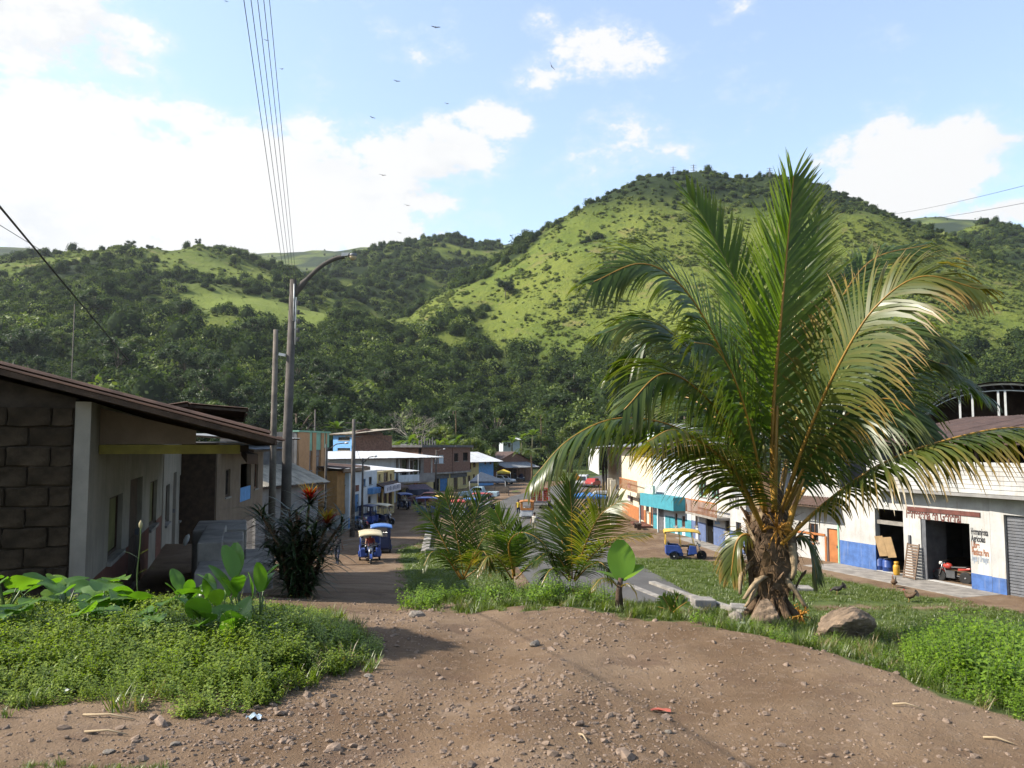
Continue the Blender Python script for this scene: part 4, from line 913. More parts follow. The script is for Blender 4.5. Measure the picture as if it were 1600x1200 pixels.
GREY = M('bare_concrete', (.26, .25, .24), rough=.95, var=.2, scale=1.5, bump=.4, bscale=10, streak=.4); GREYD = M('dark_render', (.13, .125, .125), rough=.95, var=.25, scale=1.5, streak=.3)
CONC = M('pale_concrete', (.29, .265, .235), rough=.95, var=.32, scale=1.6, bump=.5, bscale=12, streak=.4); BRICK = M('brick_wall', (.22, .12, .085), rough=.95, var=.3, scale=4, bump=.4, streak=.25)
OCHRE = M('ochre_board', (.34, .185, .06), rough=.85, var=.2, scale=2, streak=.3); MINT = M('mint_paint', (.27, .50, .36), rough=.85, var=.1, streak=.25); PEACH = M('peach_paint', (.56, .31, .15), rough=.85, var=.1, streak=.25)
SKYB = M('sky_blue_paint', (.13, .32, .62), rough=.85, var=.15, streak=.25); WOODD = M('dark_wood', (.075, .045, .028), rough=.8, var=.35, scale=5, bump=.4); WOODM = M('door_wood', (.20, .085, .04), rough=.7, var=.3, scale=5)
OLIVE = M('olive_shutter', (.16, .15, .055), rough=.8, var=.25); TINW = M('white_tin', (.62, .63, .64), rough=.55, var=.12, scale=.8, streak=.25, metal=.1); TINR = M('rusty_tin', (.10, .058, .042), rough=.9, var=.4, scale=2, streak=.5, grime=(.06, .04, .03), spec=.15)  # rusty tin darkened so its colour holds the left roofs' shade
TINB = M('beige_tin', (.40, .35, .27), rough=.8, var=.3, scale=1.5, streak=.4); TINBR = M('brown_tin', (.095, .056, .043), rough=.75, var=.3, scale=1.5, streak=.35); TING = M('grey_tin', (.24, .25, .26), rough=.7, var=.25, streak=.35)
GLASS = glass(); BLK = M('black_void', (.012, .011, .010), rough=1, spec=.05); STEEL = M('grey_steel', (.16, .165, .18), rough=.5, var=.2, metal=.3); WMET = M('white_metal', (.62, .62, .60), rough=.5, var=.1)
BLUED = M('blue_door', (.05, .17, .36), rough=.7, var=.15); YBEAM = M('yellow_beam', (.26, .21, .035), rough=.8, var=.25); PINKF = M('red_tile_floor', (.40, .22, .16), rough=.8, var=.15)

class House:
    def __init__(s, name, label, cat, p0, p1, z0, group=None):
        s.a = PX(*p0); s.b = PX(*p1); s.d = (s.b - s.a); s.W = s.d.length; s.d.normalize(); s.z0 = z0
        s.ang = math.atan2(s.d.y, s.d.x)
        s.root = thing(name, label, cat, (s.a.x, s.a.y, z0), s.ang, group); s.ops = []
    def lx(s, u, y=0.0):
        k = (u - 800) / 1280 / 1.008; n = Vector((-s.d.y, s.d.x)); a = s.a + n * y
        return (k * a.y - a.x) / (s.d.x - k * s.d.y)
    def lz(s, u, v, y=0.0):
        n = Vector((-s.d.y, s.d.x)); Y = s.a.y + s.d.y * s.lx(u, y) + n.y * y; return PY(u, v, Y).z - s.z0
    def rect(s, u0, v0, u1, v1, y=0.0):
        x0, x1 = s.lx(u0, y), s.lx(u1, y); um = (u0 + u1) / 2; return x0, x1, s.lz(um, v1, y), s.lz(um, v0, y)
    def wall(s, x0, x1, z0, z1, ops, mat, y=0.0, th=.2, name='wall'):
        X = sorted({x0, x1, *[q for o in ops for q in o[:2] if x0 < q < x1]}); Z = sorted({z0, z1, *[q for o in ops for q in o[2:4] if z0 < q < z1]}); mb = MB()
        for i in range(len(X) - 1):
            for j in range(len(Z) - 1):
                cx, cz = (X[i] + X[i + 1]) / 2, (Z[j] + Z[j + 1]) / 2
                if any(o[0] < cx < o[1] and o[2] < cz < o[3] for o in ops): continue
                a, b, c, d = X[i], X[i + 1], Z[j], Z[j + 1]
                mb.add([(a, y, c), (b, y, c), (b, y, d), (a, y, d)], [(0, 1, 2, 3)]); mb.add([(a, y + th, c), (b, y + th, c), (b, y + th, d), (a, y + th, d)], [(3, 2, 1, 0)])
        for o in [(x0, x1, z0, z1)] + list(ops):
            a, b, c, d = max(o[0], x0), min(o[1], x1), max(o[2], z0), min(o[3], z1)
            if b <= a or d <= c: continue
            for p, q in (((a, c), (b, c)), ((b, c), (b, d)), ((b, d), (a, d)), ((a, d), (a, c))):
                mb.add([(p[0], y, p[1]), (q[0], y, q[1]), (q[0], y + th, q[1]), (p[0], y + th, p[1])], [(0, 1, 2, 3)])
        return mb.build(name, mat, s.root, fix=False)
    def dado(s, x0, x1, z1, ops, mat, y=0.0, z0=0.0, name='painted_band'):
        segs = [(x0, x1)]
        for o in ops:
            if o[2] < z1 - .05:
                ns = []
                for a, b in segs:
                    if o[1] <= a or o[0] >= b: ns.append((a, b)); continue
                    if o[0] > a: ns.append((a, o[0]))
                    if o[1] < b: ns.append((o[1], b))
                segs = ns
        for a, b in segs: mb = MB(); mb.box(a, b, y - .006, y + .03, z0, z1); mb.build(name, mat, s.root)
    def box(s, name, mat, x0, x1, y0, y1, z0, z1, parent=None, bevel=0): mb = MB(); mb.box(x0, x1, y0, y1, z0, z1); return mb.build(name, mat, parent or s.root, bevel=bevel)
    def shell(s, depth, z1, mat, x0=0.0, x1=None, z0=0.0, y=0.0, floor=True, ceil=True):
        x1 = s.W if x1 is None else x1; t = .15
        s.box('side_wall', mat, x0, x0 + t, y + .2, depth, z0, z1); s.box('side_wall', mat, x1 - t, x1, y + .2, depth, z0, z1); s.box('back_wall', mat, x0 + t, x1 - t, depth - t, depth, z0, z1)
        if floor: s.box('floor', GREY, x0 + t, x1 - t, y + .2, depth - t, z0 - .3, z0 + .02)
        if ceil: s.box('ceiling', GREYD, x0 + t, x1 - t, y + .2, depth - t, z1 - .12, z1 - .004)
    def door(s, o, mat, y=0.0, rec=.10, handle=True):
        x0, x1, z0, z1 = o; mb = MB(); mb.box(x0 + .03, x1 - .03, y + rec, y + rec + .05, z0, z1 - .03)
        w_, h_ = x1 - x0, z1 - z0
        for q in ((.12, .45), (.52, .92)): mb.box(x0 + .15 * w_, x1 - .15 * w_, y + rec - .012, y + rec, z0 + q[0] * h_, z0 + q[1] * h_)
        d = mb.build('door', mat, s.root)
        if handle: mb = MB(); mb.obox((x1 - .15 * w_, y + rec - .05, z0 + .48 * h_), (.04, .08, .14)); mb.build('handle', STEEL, d)
        return d
    def window(s, o, fmat, y=0.0, rec=.08, bars=1, pane=None, shutter=None):
        x0, x1, z0, z1 = o; f = .06; mb = MB()
        for b in ((x0, x0 + f, z0, z1), (x1 - f, x1, z0, z1), (x0 + f, x1 - f, z0, z0 + f), (x0 + f, x1 - f, z1 - f, z1)): mb.box(b[0], b[1], y + rec, y + rec + .06, b[2], b[3])
        for k in range(bars): xm = x0 + (x1 - x0) * (k + 1) / (bars + 1); mb.box(xm - .025, xm + .025, y + rec + .005, y + rec + .05, z0 + f, z1 - f)
        w_ = mb.build('window', fmat, s.root); mb = MB(); mb.box(x0 + f, x1 - f, y + rec + .03, y + rec + .04, z0 + f, z1 - f); mb.build('pane', pane or GLASS, w_)
        mb = MB(); mb.box(x0 - .08, x1 + .08, y - .07, y + .02, z0 - .07, z0 - .003); mb.build('sill', CONC, w_)
        return w_
    def roof(s, x0, x1, y0, y1, za, zb, mat, under=WOODD, sheet=1.0, wave=.2, amp=.022, th=.12, name='roof', rnd=.02, rafters=True):
        """corrugated sheets sloping from (y0, za) to (y1, zb), each sheet a piece of its own"""
        r = random.Random(int(x0 * 31 + y0 * 7 + za * 13 + s.a.x)); sl = (zb - za) / (y1 - y0); mb = MB()
        n = max(2, int((x1 - x0) / 1.2)) if rafters else 2
        for k in range(n + 1):
            x = x0 + .1 + (x1 - x0 - .2) * k / n
            mb.add([(x - .04, y0 + .08, za - .115 + sl * .08), (x + .04, y0 + .08, za - .115 + sl * .08), (x + .04, y1, zb - .115), (x - .04, y1, zb - .115), (x - .04, y0 + .08, za - .04 + sl * .08), (x + .04, y0 + .08, za - .04 + sl * .08), (x + .04, y1, zb - .04), (x - .04, y1, zb - .04)],
                   [(3, 2, 1, 0), (4, 5, 6, 7), (0, 1, 5, 4), (1, 2, 6, 5), (2, 3, 7, 6), (3, 0, 4, 7)])
        mb.box(x0 + .02, x1 - .02, y0 + .05, y0 + .075, za - .11, za - .03)
        root = mb.build(name, under, s.root); m = max(1, round((x1 - x0) / sheet))
        for k in range(m):
            a, b = x0 + (x1 - x0) * k / m, x0 + (x1 - x0) * (k + 1) / m + .03; nx = max(3, int((b - a) / (wave / 4))); dz = r.uniform(0, rnd); dy = r.uniform(-rnd, rnd) * 3; rows = []
            for yy in (y0 + dy, (y0 + y1) / 2, y1):
                z = za + sl * (yy - y0) + dz + (.004 if k % 2 else 0)
                rows.append([(a + (b - a) * i / nx, yy, z + amp * math.sin(2 * math.pi * (a + (b - a) * i / nx) / wave)) for i in range(nx + 1)])
            mb = MB(); mb.grid(rows); mb.build('roof_sheet', mat, root, fix=False)
        return root
    def text(s, body, x, z, size, mat, y=0.0, width=None, rot=0.0, parent=None):
        c = bpy.data.curves.new('lettering', 'FONT'); c.body = body; c.size = size; c.extrude = .004; c.offset = size * .028; c.materials.append(mat)
        o = bpy.data.objects.new('lettering', c); COL.objects.link(o); o.parent = parent or s.root; o.location = (x, y - .006, z); o.rotation_euler = (R(90), -rot, 0)
        if width:
            bpy.context.view_layer.update(); w_ = o.dimensions.x
            if w_ > 0: o.scale.x = width / w_
        bpy.context.view_layer.update(); me = bpy.data.meshes.new_from_object(o.evaluated_get(bpy.context.evaluated_depsgraph_get()))
        q = bpy.data.objects.new('lettering', me); COL.objects.link(q); q.parent = o.parent; q.location = o.location; q.rotation_euler = o.rotation_euler; q.scale = o.scale; bpy.data.objects.remove(o); q['kind'] = 'stuff'
        return q

# ------------------------------------------------------------------ left: adobe house with the deep porch roof
h = House('adobe_house', 'dark adobe house with white street wall and wide rusty tin roof', 'house', (137, 11.5), (253, 23.4), -1.35)
ops = [h.rect(171, 774, 192, 868), h.rect(203, 747, 222, 880), h.rect(234, 751, 245, 822)]
ops[1] = (ops[1][0], ops[1][1], .02, ops[1][3])
WH = 3.58; h.wall(0, h.W, -.3, WH, ops, SHADED); h.dado(0.0, h.W, 1.02, ops, REDB, z0=-.28)
h.window(ops[0], WOODD, pane=OLIVE, bars=0); h.door(ops[1], WOODD); h.window(ops[2], WOODD, pane=OLIVE, bars=0)
h.box('gable_core', MORTAR, .03, .3, .2, 6, -.5, WH + .05); h.box('back_wall', TAN, .3, h.W, 5.8, 6, -.5, WH); h.box('side_wall', TAN, h.W - .2, h.W, .2, 5.8, -.5, WH); h.box('floor', GREY, .3, h.W - .2, .2, 5.8, -.3, 0)
mb = MB(); mb.prism([(0.2, WH + .05), (6, WH + .05), (6, WH + .15), (3, WH + .75)], .06, .3, axis='x'); mb.build('gable_core', MORTAR, h.root)
ADOBE = M('adobe_brick', (.060, .043, .028), rough=1, var=.45, scale=3.5, bump=.9, bscale=8, rand=.5, spec=.1); r = random.Random(4); bm_ = []  # brick colour darkened, the gable's deep shade painted in
for k in range(8):
    mb = MB(); mb.obox((0, 0, 0), (.14, .525 if k < 5 else .25, .258), (0, 0, 0)); me = mb.mesh('brick', ADOBE); bm = bmesh.new(); bm.from_mesh(me); bmesh.ops.bevel(bm, geom=bm.edges[:], offset=.014, segments=1, affect='EDGES'); bmesh.ops.subdivide_edges(bm, edges=[e for e in bm.edges if e.calc_length() > .12], cuts=2, use_grid_fill=True)
    for v in bm.verts: v.co += Vector((r.uniform(-.010, .010), r.uniform(-.010, .010), r.uniform(-.009, .009)))
    bm.to_mesh(me); bm.free(); bm_.append(me)
for row in range(16):
    y = .215; first = row % 2 == 1
    while y < 4.4:
        z = -.35 + row * .275 + .14; L_ = .265 if first else .54
        if z < WH + .14 * y - .05:
            o = bpy.data.objects.new('brick', bm_[r.randrange(5, 8) if first else r.randrange(5)]); COL.objects.link(o); o.parent = h.root; o.location = (.045 + r.uniform(-.018, .018), y + L_ / 2 + r.uniform(-.006, .006), z + r.uniform(-.006, .006)); o.rotation_euler = (r.uniform(-.015, .015), r.uniform(-.02, .02), r.uniform(-.02, .02))
        y += L_; first = False
h.roof(-.45, h.W + .3, -2.55, 3.2, 3.08, 4.58, TINR, rnd=.05); h.roof(-.45, h.W + .3, 6.6, 3.1, 3.8, 4.58, TINR, rafters=False)
h.box('porch_beam', YBEAM, .75, .9, -2.0, -.01, 2.84, 2.98); h.box('porch_beam', WOODD, 5.2, 5.35, -2.2, -.01, 2.84, 2.98); h.box('porch_beam', WOODD, 9.6, 9.75, -2.2, -.01, 2.84, 2.98); h.box('eave_beam', WOODD, -.2, h.W, -2.25, -2.1, 2.70, 2.84)
mb = MB(); mb.prism([(-1.35, 2.99), (-.01, 2.99), (-.01, 3.52), (-1.35, 3.20)], .78, .84, axis='x'); mb.build('gable_board', TAN, h.root)
mb = MB()
for x in (5.28, 9.68): mb.obox((x, -2.17, 1.1), (.12, .12, 3.2))
del mb
HA = h
# ------------------------------------------------------------------ left: second white house, further down
h = House('white_house', 'white row house with narrow doors beyond the adobe house', 'house', (254.5, 24.0), (301, 40), -1.9)
ops = [h.rect(259, 757, 265, 818), h.rect(270, 738, 275, 866), h.rect(280, 742, 283, 812), h.rect(287, 744, 289.5, 806), h.rect(293, 742, 295, 800)]
ops[1] = (ops[1][0], ops[1][1], .02, ops[1][3]); top = 3.6
h.wall(0, h.W, -3, top, ops, SHADED); h.dado(h.W * .45, h.W, 1.15, ops, REDB, z0=-2.9)
for i, o in enumerate(ops): h.door(o, WOODM) if i == 1 else h.window(o, SKYB if i == 2 else WOODD, bars=0)
h.shell(6, top, GREYD); h.roof(1.5, h.W + .6, -2.3, -.5, 4.72, 4.85, TINR, rafters=False); h.roof(-.2, h.W + .6, 7, -.6, 3.5, 4.80, TINR, rafters=False)
# ------------------------------------------------------------------ left: brown two-storey house with overhanging floor
h = House('brown_house', 'brown two-storey house with overhanging upper floor and blue balcony panel', 'house', (338, 31.5), (410, 43), TOWN)
fl = h.lz(372, 814); tp = 6.75
up = [h.rect(351.5, 733, 359, 776), h.rect(375, 724, 391.5, 782), h.rect(396.5, 721, 402, 763)]
h.wall(0, h.W, fl, tp, up, TAN); h.window(up[0], WOODD, bars=0); h.window(up[2], WOODM, bars=0)
o = up[1]; h.box('balcony_panel', SKYB, o[0], o[1], .02, .08, o[2], o[2] + .62); h.box('recess_wall', WOODD, o[0] - .2, o[1] + .2, 1.4, 1.5, o[2], o[3])
h.shell(7, tp, TAN, z0=fl, floor=False); h.box('upper_floor', TAN, -.05, h.W + .05, -.05, 7, fl - .22, fl - .003)
lo = [(1.2, 2.6, .05, 2.4), (6.2, 7.2, .05, 2.3)]; h.wall(0, h.W, -.5, fl - .22, lo, WHITEB, y=1.0); h.door(lo[0], WOODD, y=1.0); h.door(lo[1], WOODM, y=1.0); h.shell(7, fl - .22, GREYD, y=1.0, ceil=False, z0=-.4)
h.box('plank_wall', WOODD, -.06, -.01, .05, 6.9, -.4, tp - .02)
h.roof(-.8, h.W + .8, -1.1, 3.6, 7.05, 7.75, TINR, rafters=True); h.roof(.5, h.W - .5, -1.3, .3, 6.5, 6.72, TING, rafters=False, name='awning'); 
# concrete steps and landings in front of the houses
st = thing('concrete_steps', 'worn concrete steps and landings in front of the white houses', 'steps', (PX(330, 17.5).x, 17.5, -1.4))
for (u0, u1, Y0, Y1, vt, dz) in [(288, 384, 12.6, 13.9, 893, .8), (302, 358, 14.6, 16.2, 845, 1.1), (262, 300, 14.2, 17.5, 848, 1.0), (276, 356, 17.6, 20, 828, 1.3), (355, 398, 15.0, 17.2, 880, .9)]:
    a, b = PX(u0, Y0), PX(u1, Y0); z = PY((u0 + u1) / 2, vt, Y0).z; mb = MB(); q = HA.ang; c = (a + b) / 2
    mb.obox((0, 0, 0), ((b - a).length, Y1 - Y0, dz), (0, 0, R(18))); mb.build('landing', CONC, st, (c.x - st.location.x, c.y + (Y1 - Y0) / 2 - 17.5, z - dz / 2 + 1.4), bevel=.03)
bird = PY(311, 838, 15.5)
mb = MB(); mb.lathe([(.01, -.11), (.035, -.08), (.05, 0), (.04, .07), (.01, .11)], 9); o = mb.build('white_sack', WHITE, None, (bird.x, bird.y - .6, bird.z)); o.rotation_euler = (0, .35, 0); tag(o, 'small white sack lying on the upper concrete landing', 'sack')

# ------------------------------------------------------------------ left row, further down the street
h = House('grey_house', 'grey rendered house with a beige tin lean-to behind the lamp post', 'house', (400, 50), (497, 57), TOWN)
z1 = h.lz(440, 690); o1 = [h.rect(436, 700, 444, 718)]; h.wall(0, h.W, 3.2, z1, o1, GREYD, y=2.2); h.window(o1[0], WOODD, y=2.2); h.shell(7, z1, GREYD, y=2.2)
ops = [(1, 2, .05, 2.2), (2.6, 3.6, 1, 2.2), (.2 + 4, 5.2, .05, 2.2)]; h.wall(0, h.W, -.3, h.lz(450, 762), ops, GREY); h.door(ops[0], WOODD); h.window(ops[1], WOODD); h.door(ops[2], WOODM)
h.box('side_wall', GREYD, 0, .15, .2, 2.2, -.3, 3.2); h.box('side_wall', GREYD, h.W - .15, h.W, .2, 2.2, -.3, 3.2)
h.roof(-.3, h.W + .3, -.7, 2.3, h.lz(450, 757), h.lz(450, 724, 2.2), TINB); h.roof(-.2, h.W + .2, 1.6, 7.4, z1 + .25, z1 + .55, TING, rafters=False)
h = House('striped_house', 'peach house with mint green panels between columns', 'house', (462, 60), (511, 66), TOWN)
tp = h.lz(490, 676); h.wall(0, h.W, -.3, tp, [], GREY); x = h.lx
h.shell(6, tp, GREYD); col = [(462.5, 479), (484, 489.5), (497.5, 502), (505, 506.5)]
for a, b in col: h.box('column', PEACH, x(a), x(b), -.16, -.003, 1.6, tp - .02)
for a, b, vb in [(479.2, 483.8, 704), (489.7, 497.3, 703), (502.2, 504.8, 700), (506.7, 510.8, 699)]: h.box('panel', MINT, x(a), x(b), -.10, -.003, h.lz((a + b) / 2, vb), tp)
for a, b in [(479.4, 483.6), (490, 497)]: h.window((x(a), x(b), h.lz((a + b) / 2, 735), h.lz((a + b) / 2, 712)), WOODM, y=-.09)
h.box('cornice', MINT, -.1, h.W + .1, -.2, .3, tp + .003, tp + .12)
h = House('ochre_house', 'ochre boarded upper storey above a white ground floor', 'house', (508.5, 64), (549, 71), TOWN)
fl = h.lz(530, 800); tp = h.lz(530, 734); up = [h.rect(521, 742, 525, 757), h.rect(528.5, 738, 534, 762), h.rect(537, 740, 540, 755)]
h.wall(0, h.W, fl, tp, up, OCHRE, y=-.9); [h.window(o, WOODM, y=-.9, bars=0) for o in up]; h.shell(6, tp, OCHRE, z0=fl, y=-.9)
for k in range(12): q = h.W * k / 12; h.box('plank', OCHRE, q + .02, q + h.W / 12 - .04, -.935, -.903, fl, fl + .55)
lo = [(1.0, 2.0, .05, 2.1)]; h.wall(0, h.W, -.3, fl, lo, WHITEB); h.door(lo[0], WOODD); h.roof(-.3, h.W + .3, -1.5, 6, tp + .2, tp + .75, TINBR, rafters=False); h.box('fascia', TAN, -.3, h.W + .3, -1.55, -1.45, tp - .1, tp + .17)
h = House('white_shop', 'pale white shop with blue stains left of the yellow upper storey', 'shop', (545, 66), (588.5, 75), TOWN)
tp = h.lz(565, 737); ops = [h.rect(576, 745, 581, 757), h.rect(553, 772, 561, 800), h.rect(575, 775, 580, 790), h.rect(566, 748, 571, 760)]; h.wall(0, h.W, -.3, tp, ops, WHITEB)
h.window(ops[0], WOODD); h.door((ops[1]), BLUED); h.window(ops[2], WOODD); h.window(ops[3], BLUED); h.shell(6, tp, WHITEB); h.dado(0, h.W, .9, ops, SKYB); h.box('notice', REDB, h.lx(555), h.lx(560), -.04, -.008, h.lz(557, 768), h.lz(557, 758))
h.box('balcony', SKYB, h.lx(574), h.lx(586), -.5, -.01, h.lz(580, 771), h.lz(580, 762))
h = House('yellow_shop', 'yellow upper storey with three windows above a shop sign', 'shop', (588.5, 75), (616, 82), TOWN)
tp = h.lz(600, 736); up = [h.rect(591, 741, 594, 752), h.rect(599, 738, 606, 753), h.rect(609, 740, 612, 750)]; lo = [h.rect(590.5, 768, 597, 793), h.rect(599, 768, 605, 793), h.rect(607, 768, 613, 793)]
h.wall(0, h.W, -.3, tp, up + lo, YEL); [h.window(o, WOODM) for o in up]; [h.window(o, WOODD) for o in lo]; h.shell(6, tp, YEL)
h.roof(-.2, h.W + .2, -1.4, -.02, h.lz(600, 764), h.lz(600, 757) + .2, TINBR, rafters=False, name='awning')
sg = h.box('sign_board', M('sign_white', (.52, .55, .62), rough=.6, var=.15), h.lx(600, -1.5), h.lx(624, -1.5), -1.62, -1.5, h.lz(612, 768, -1.5), h.lz(612, 757, -1.5)); INK = M('sign_ink', (.06, .08, .16), rough=.7, var=.2)
x0_, x1_ = h.lx(602, -1.5), h.lx(622, -1.5); zc_ = h.lz(612, 762.5, -1.5)
for k in range(9): q = x0_ + (x1_ - x0_) * (k + .5) / 9; h.box('painted_mark', INK, q - .09, q + .07 + .04 * (k % 3), -1.634, -1.622, zc_ - .16 + .03 * (k % 2), zc_ + .14 + .05 * (k % 3), parent=sg)
h = House('tin_roof_block', 'long low building under the lower white tin roof', 'building', (556, 80), (625, 86), TOWN)
h.wall(0, h.W, -.3, h.lz(590, 738), [], WHITEB, y=1.5); h.shell(8, h.lz(590, 738), WHITEB, y=1.5, ceil=False); h.roof(-1.2, h.W + .3, -2.2, 6.5, h.lz(600, 738, -2), h.lz(600, 724, 6.5), TINW)
h = House('long_house', 'long two-storey building under the upper white tin roof with a balcony', 'building', (509, 88), (674, 102), TOWN)
z1 = h.lz(560, 715); fl = h.lz(640, 752); bx = h.lx(618)
ops = [h.rect(621, 719, 629, 744), h.rect(640, 718, 648, 748), h.rect(652, 720, 657, 748), h.rect(659, 719, 669, 748)]
h.wall(0, bx, -.3, z1, [], WHITEB); h.wall(bx, h.W, fl, z1, ops, GREY, y=1.3); [h.window(o, WOODD, y=1.3) if i != 2 else h.door(o, WOODD, y=1.3) for i, o in enumerate(ops)]
lo = [h.rect(628, 765, 634, 790), h.rect(640, 762, 648, 790), h.rect(655, 762, 663, 788)]; h.wall(bx, h.W, -.3, fl, lo, YEL, y=.6); [h.door(o, WOODD, y=.6) for o in lo]
h.shell(8, z1, GREYD, y=1.3); h.box('balcony_floor', CONC, bx, h.W, -.5, 1.3, fl - .2, fl - .003); h.box('balcony_wall', WHITEB, bx, h.lx(650), -.5, -.38, fl, fl + .8); h.box('balcony_wall', GREY, h.lx(650) + .01, h.W, -.5, -.38, fl, fl + .95)
for u in (620, 636, 650, 671): h.box('post', WMET, h.lx(u) - .06, h.lx(u) + .06, -.36, -.24, fl, z1 - .02)
h.roof(-1, h.W + .3, -1.6, 7, h.lz(590, 716, -1.6), h.lz(590, 705, 7), TINW, sheet=1.1); h.roof(h.lx(624), h.lx(659), -2.4, -.55, h.lz(645, 770, -2), h.lz(645, 757, -.5), M('mauve_tarp', (.16, .12, .15), var=.2), rafters=False, name='awning')
h.box('poster', M('orange_poster', (.6, .24, .10), var=.3), h.lx(652), h.lx(657), .52, .59, h.lz(655, 767), h.lz(655, 752))
h.box('awning_cloth', M('dark_blue_tarp', (.03, .04, .075), var=.2), h.lx(622), h.lx(641), -3.0, -1.2, h.lz(632, 774, -2), h.lz(632, 766, -2))
h = House('corner_house', 'unplastered corner house with yellow ground floor and blue door', 'house', (655, 118), (702, 124), TOWN)
fl = h.lz(680, 738); tp = h.lz(680, 699); up = [h.rect(674, 711, 680, 724), h.rect(681, 711, 689, 724)]; lo = [h.rect(677, 744, 686.5, 766), h.rect(687.2, 743, 699.5, 766)]
lo = [(o[0], o[1], .02, o[3]) for o in lo]
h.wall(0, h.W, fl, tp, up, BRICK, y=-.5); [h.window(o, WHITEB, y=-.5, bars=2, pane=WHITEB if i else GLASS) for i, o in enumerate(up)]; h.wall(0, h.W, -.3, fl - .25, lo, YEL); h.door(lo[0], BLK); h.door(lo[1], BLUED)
h.box('slab', CONC, -.2, h.W + .003, -.6, 9, fl - .25, fl - .003); h.shell(9, tp, BRICK); h.box('roof_slab', GREYD, -.6, h.W + .2, -.9, 9.2, tp + .003, tp + .35)
for k in range(7): h.box('rebar_post', GREYD, .4 + k * .62, .55 + k * .62, .4, .55, tp + .36, tp + 1.0 + .25 * (k % 3))
h.box('dark_band', GREYD, .2, h.W - .2, -.08, -.01, fl - .95, fl - .32)
h2 = House('corner_house_wing', 'side of the unplastered corner house with two open windows', 'house', (702.3, 124.1), (730, 131), TOWN)
up = [h2.rect(704.5, 708, 711, 721), h2.rect(718.5, 707, 726, 720)]; lo = [h2.rect(708.5, 741, 715, 762), h2.rect(723, 744, 728, 757)]; lo[0] = (*lo[0][:2], .02, lo[0][3])
h2.wall(0, h2.W, fl, tp, up, BRICK, y=-.5); [h2.window(o, WOODD, y=-.5, pane=BLK) for o in up]; h2.wall(0, h2.W, -.3, fl - .25, lo, YEL); h2.door(lo[0], WOODD); h2.window(lo[1], WOODD); h2.box('slab', CONC, 0, h2.W + .2, -.6, 4, fl - .25, fl - .003)
h2.shell(8, tp, BRICK); h2.box('roof_slab', GREYD, .21, h2.W + .4, -.9, 8, tp + .006, tp + .34); h2.box('dark_band', GREYD, .3, h2.W - .3, -.08, -.01, fl - .95, fl - .32)
h = House('white_roof_house', 'yellow and blue house under a white hipped tin roof', 'house', (723, 134), (771, 141), TOWN)
tp = h.lz(748, 722); xm = h.lx(748); up = [h.rect(731, 722, 736, 733), h.rect(739, 722, 743, 730), h.rect(757, 720, 760, 725), h.rect(765, 720, 768, 725)]; lo = [h.rect(731, 743, 735, 752), h.rect(739, 741, 742, 748), h.rect(724.5, 744, 729, 757)]
h.wall(0, xm, -.3, tp, up[:2] + lo, YEL); h.wall(xm + .003, h.W, -.3, tp, up[2:], SKYB, y=.02); [h.window(o, WOODM) for o in up + lo[:2]]; h.door(lo[2], WOODD); h.shell(8, tp, YEL)
h.box('white_patch', WHITEB, h.lx(721.5), h.lx(730.5), -.03, -.003, 3.0, h.lz(726, 736)); h.roof(-.8, h.W + .8, -1.6, 4, h.lz(745, 722, -1.6), h.lz(750, 706, 4), TINW); h.roof(-.8, h.W + .8, 9, 3.9, h.lz(745, 719, 8), h.lz(750, 706, 4), TINW, rafters=False)
h = House('brick_shack', 'brown gabled shack with a grey lean-to beside the yellow tent', 'shack', (772, 152), (832, 160), TOWN)
tp = h.lz(800, 722); lo = [(1, 2, .05, 2.2), (4, 6.2, .05, 2.4)]; h.wall(0, h.W, -.3, tp, lo, BRICK); h.door(lo[0], WOODD); h.shell(8, tp, BRICK); mb = MB(); mb.prism([(0, tp), (h.W, tp), (h.W * .5, tp + 1.9)], .05, .2); mb.build('gable', BRICK, h.root)
h.roof(-.4, h.W * .85, -3.2, -.02, h.lz(790, 731, -3), h.lz(790, 722), TING, rafters=False, name='lean_to')
for k in range(4): h.box('post', WOODD, .1 + k * 1.7, .22 + k * 1.7, -3.0, -2.88, -.3, h.lz(790, 732, -3))
mb = MB(); w2 = h.W / 2
mb.add([(-.3, -.4, tp - .15), (w2, -.4, tp + 2.0), (w2, 8.2, tp + 2.0), (-.3, 8.2, tp - .15), (h.W + .3, -.4, tp - .15), (h.W + .3, 8.2, tp - .15)], [(0, 1, 2, 3), (1, 4, 5, 2)]); mb.build('roof', TINBR, h.root, fix=False)
h = House('blue_house', 'tall house with a sky blue front and bare brown side wall', 'house', (519, 112), (550.5, 108), TOWN)
tp = h.lz(535, 680); ops = [h.rect(527, 683, 545, 688), h.rect(526, 700, 546, 704)]; h.wall(0, h.W, -.3, tp, ops, SKYB); [h.window(o, WOODD, bars=2) for o in ops]; h.shell(6, tp, BRICK, ceil=False)
bw = House('brown_annex', 'bare brown annex adjoining the sky blue house', 'house', (550.7, 108), (597, 114), TOWN); bw.wall(0, bw.W, -.3, bw.lz(572, 676), [], BRICK); mb = MB(); zz = bw.lz(572, 676); mb.prism([(0, zz), (bw.W, zz), (bw.W * .45, zz + .55)], .0, .2); mb.build('gable', BRICK, bw.root)
h.roof(-.5, h.W + 1.5, -.7, 6, tp + .15, tp + .9, TINB, rafters=False)
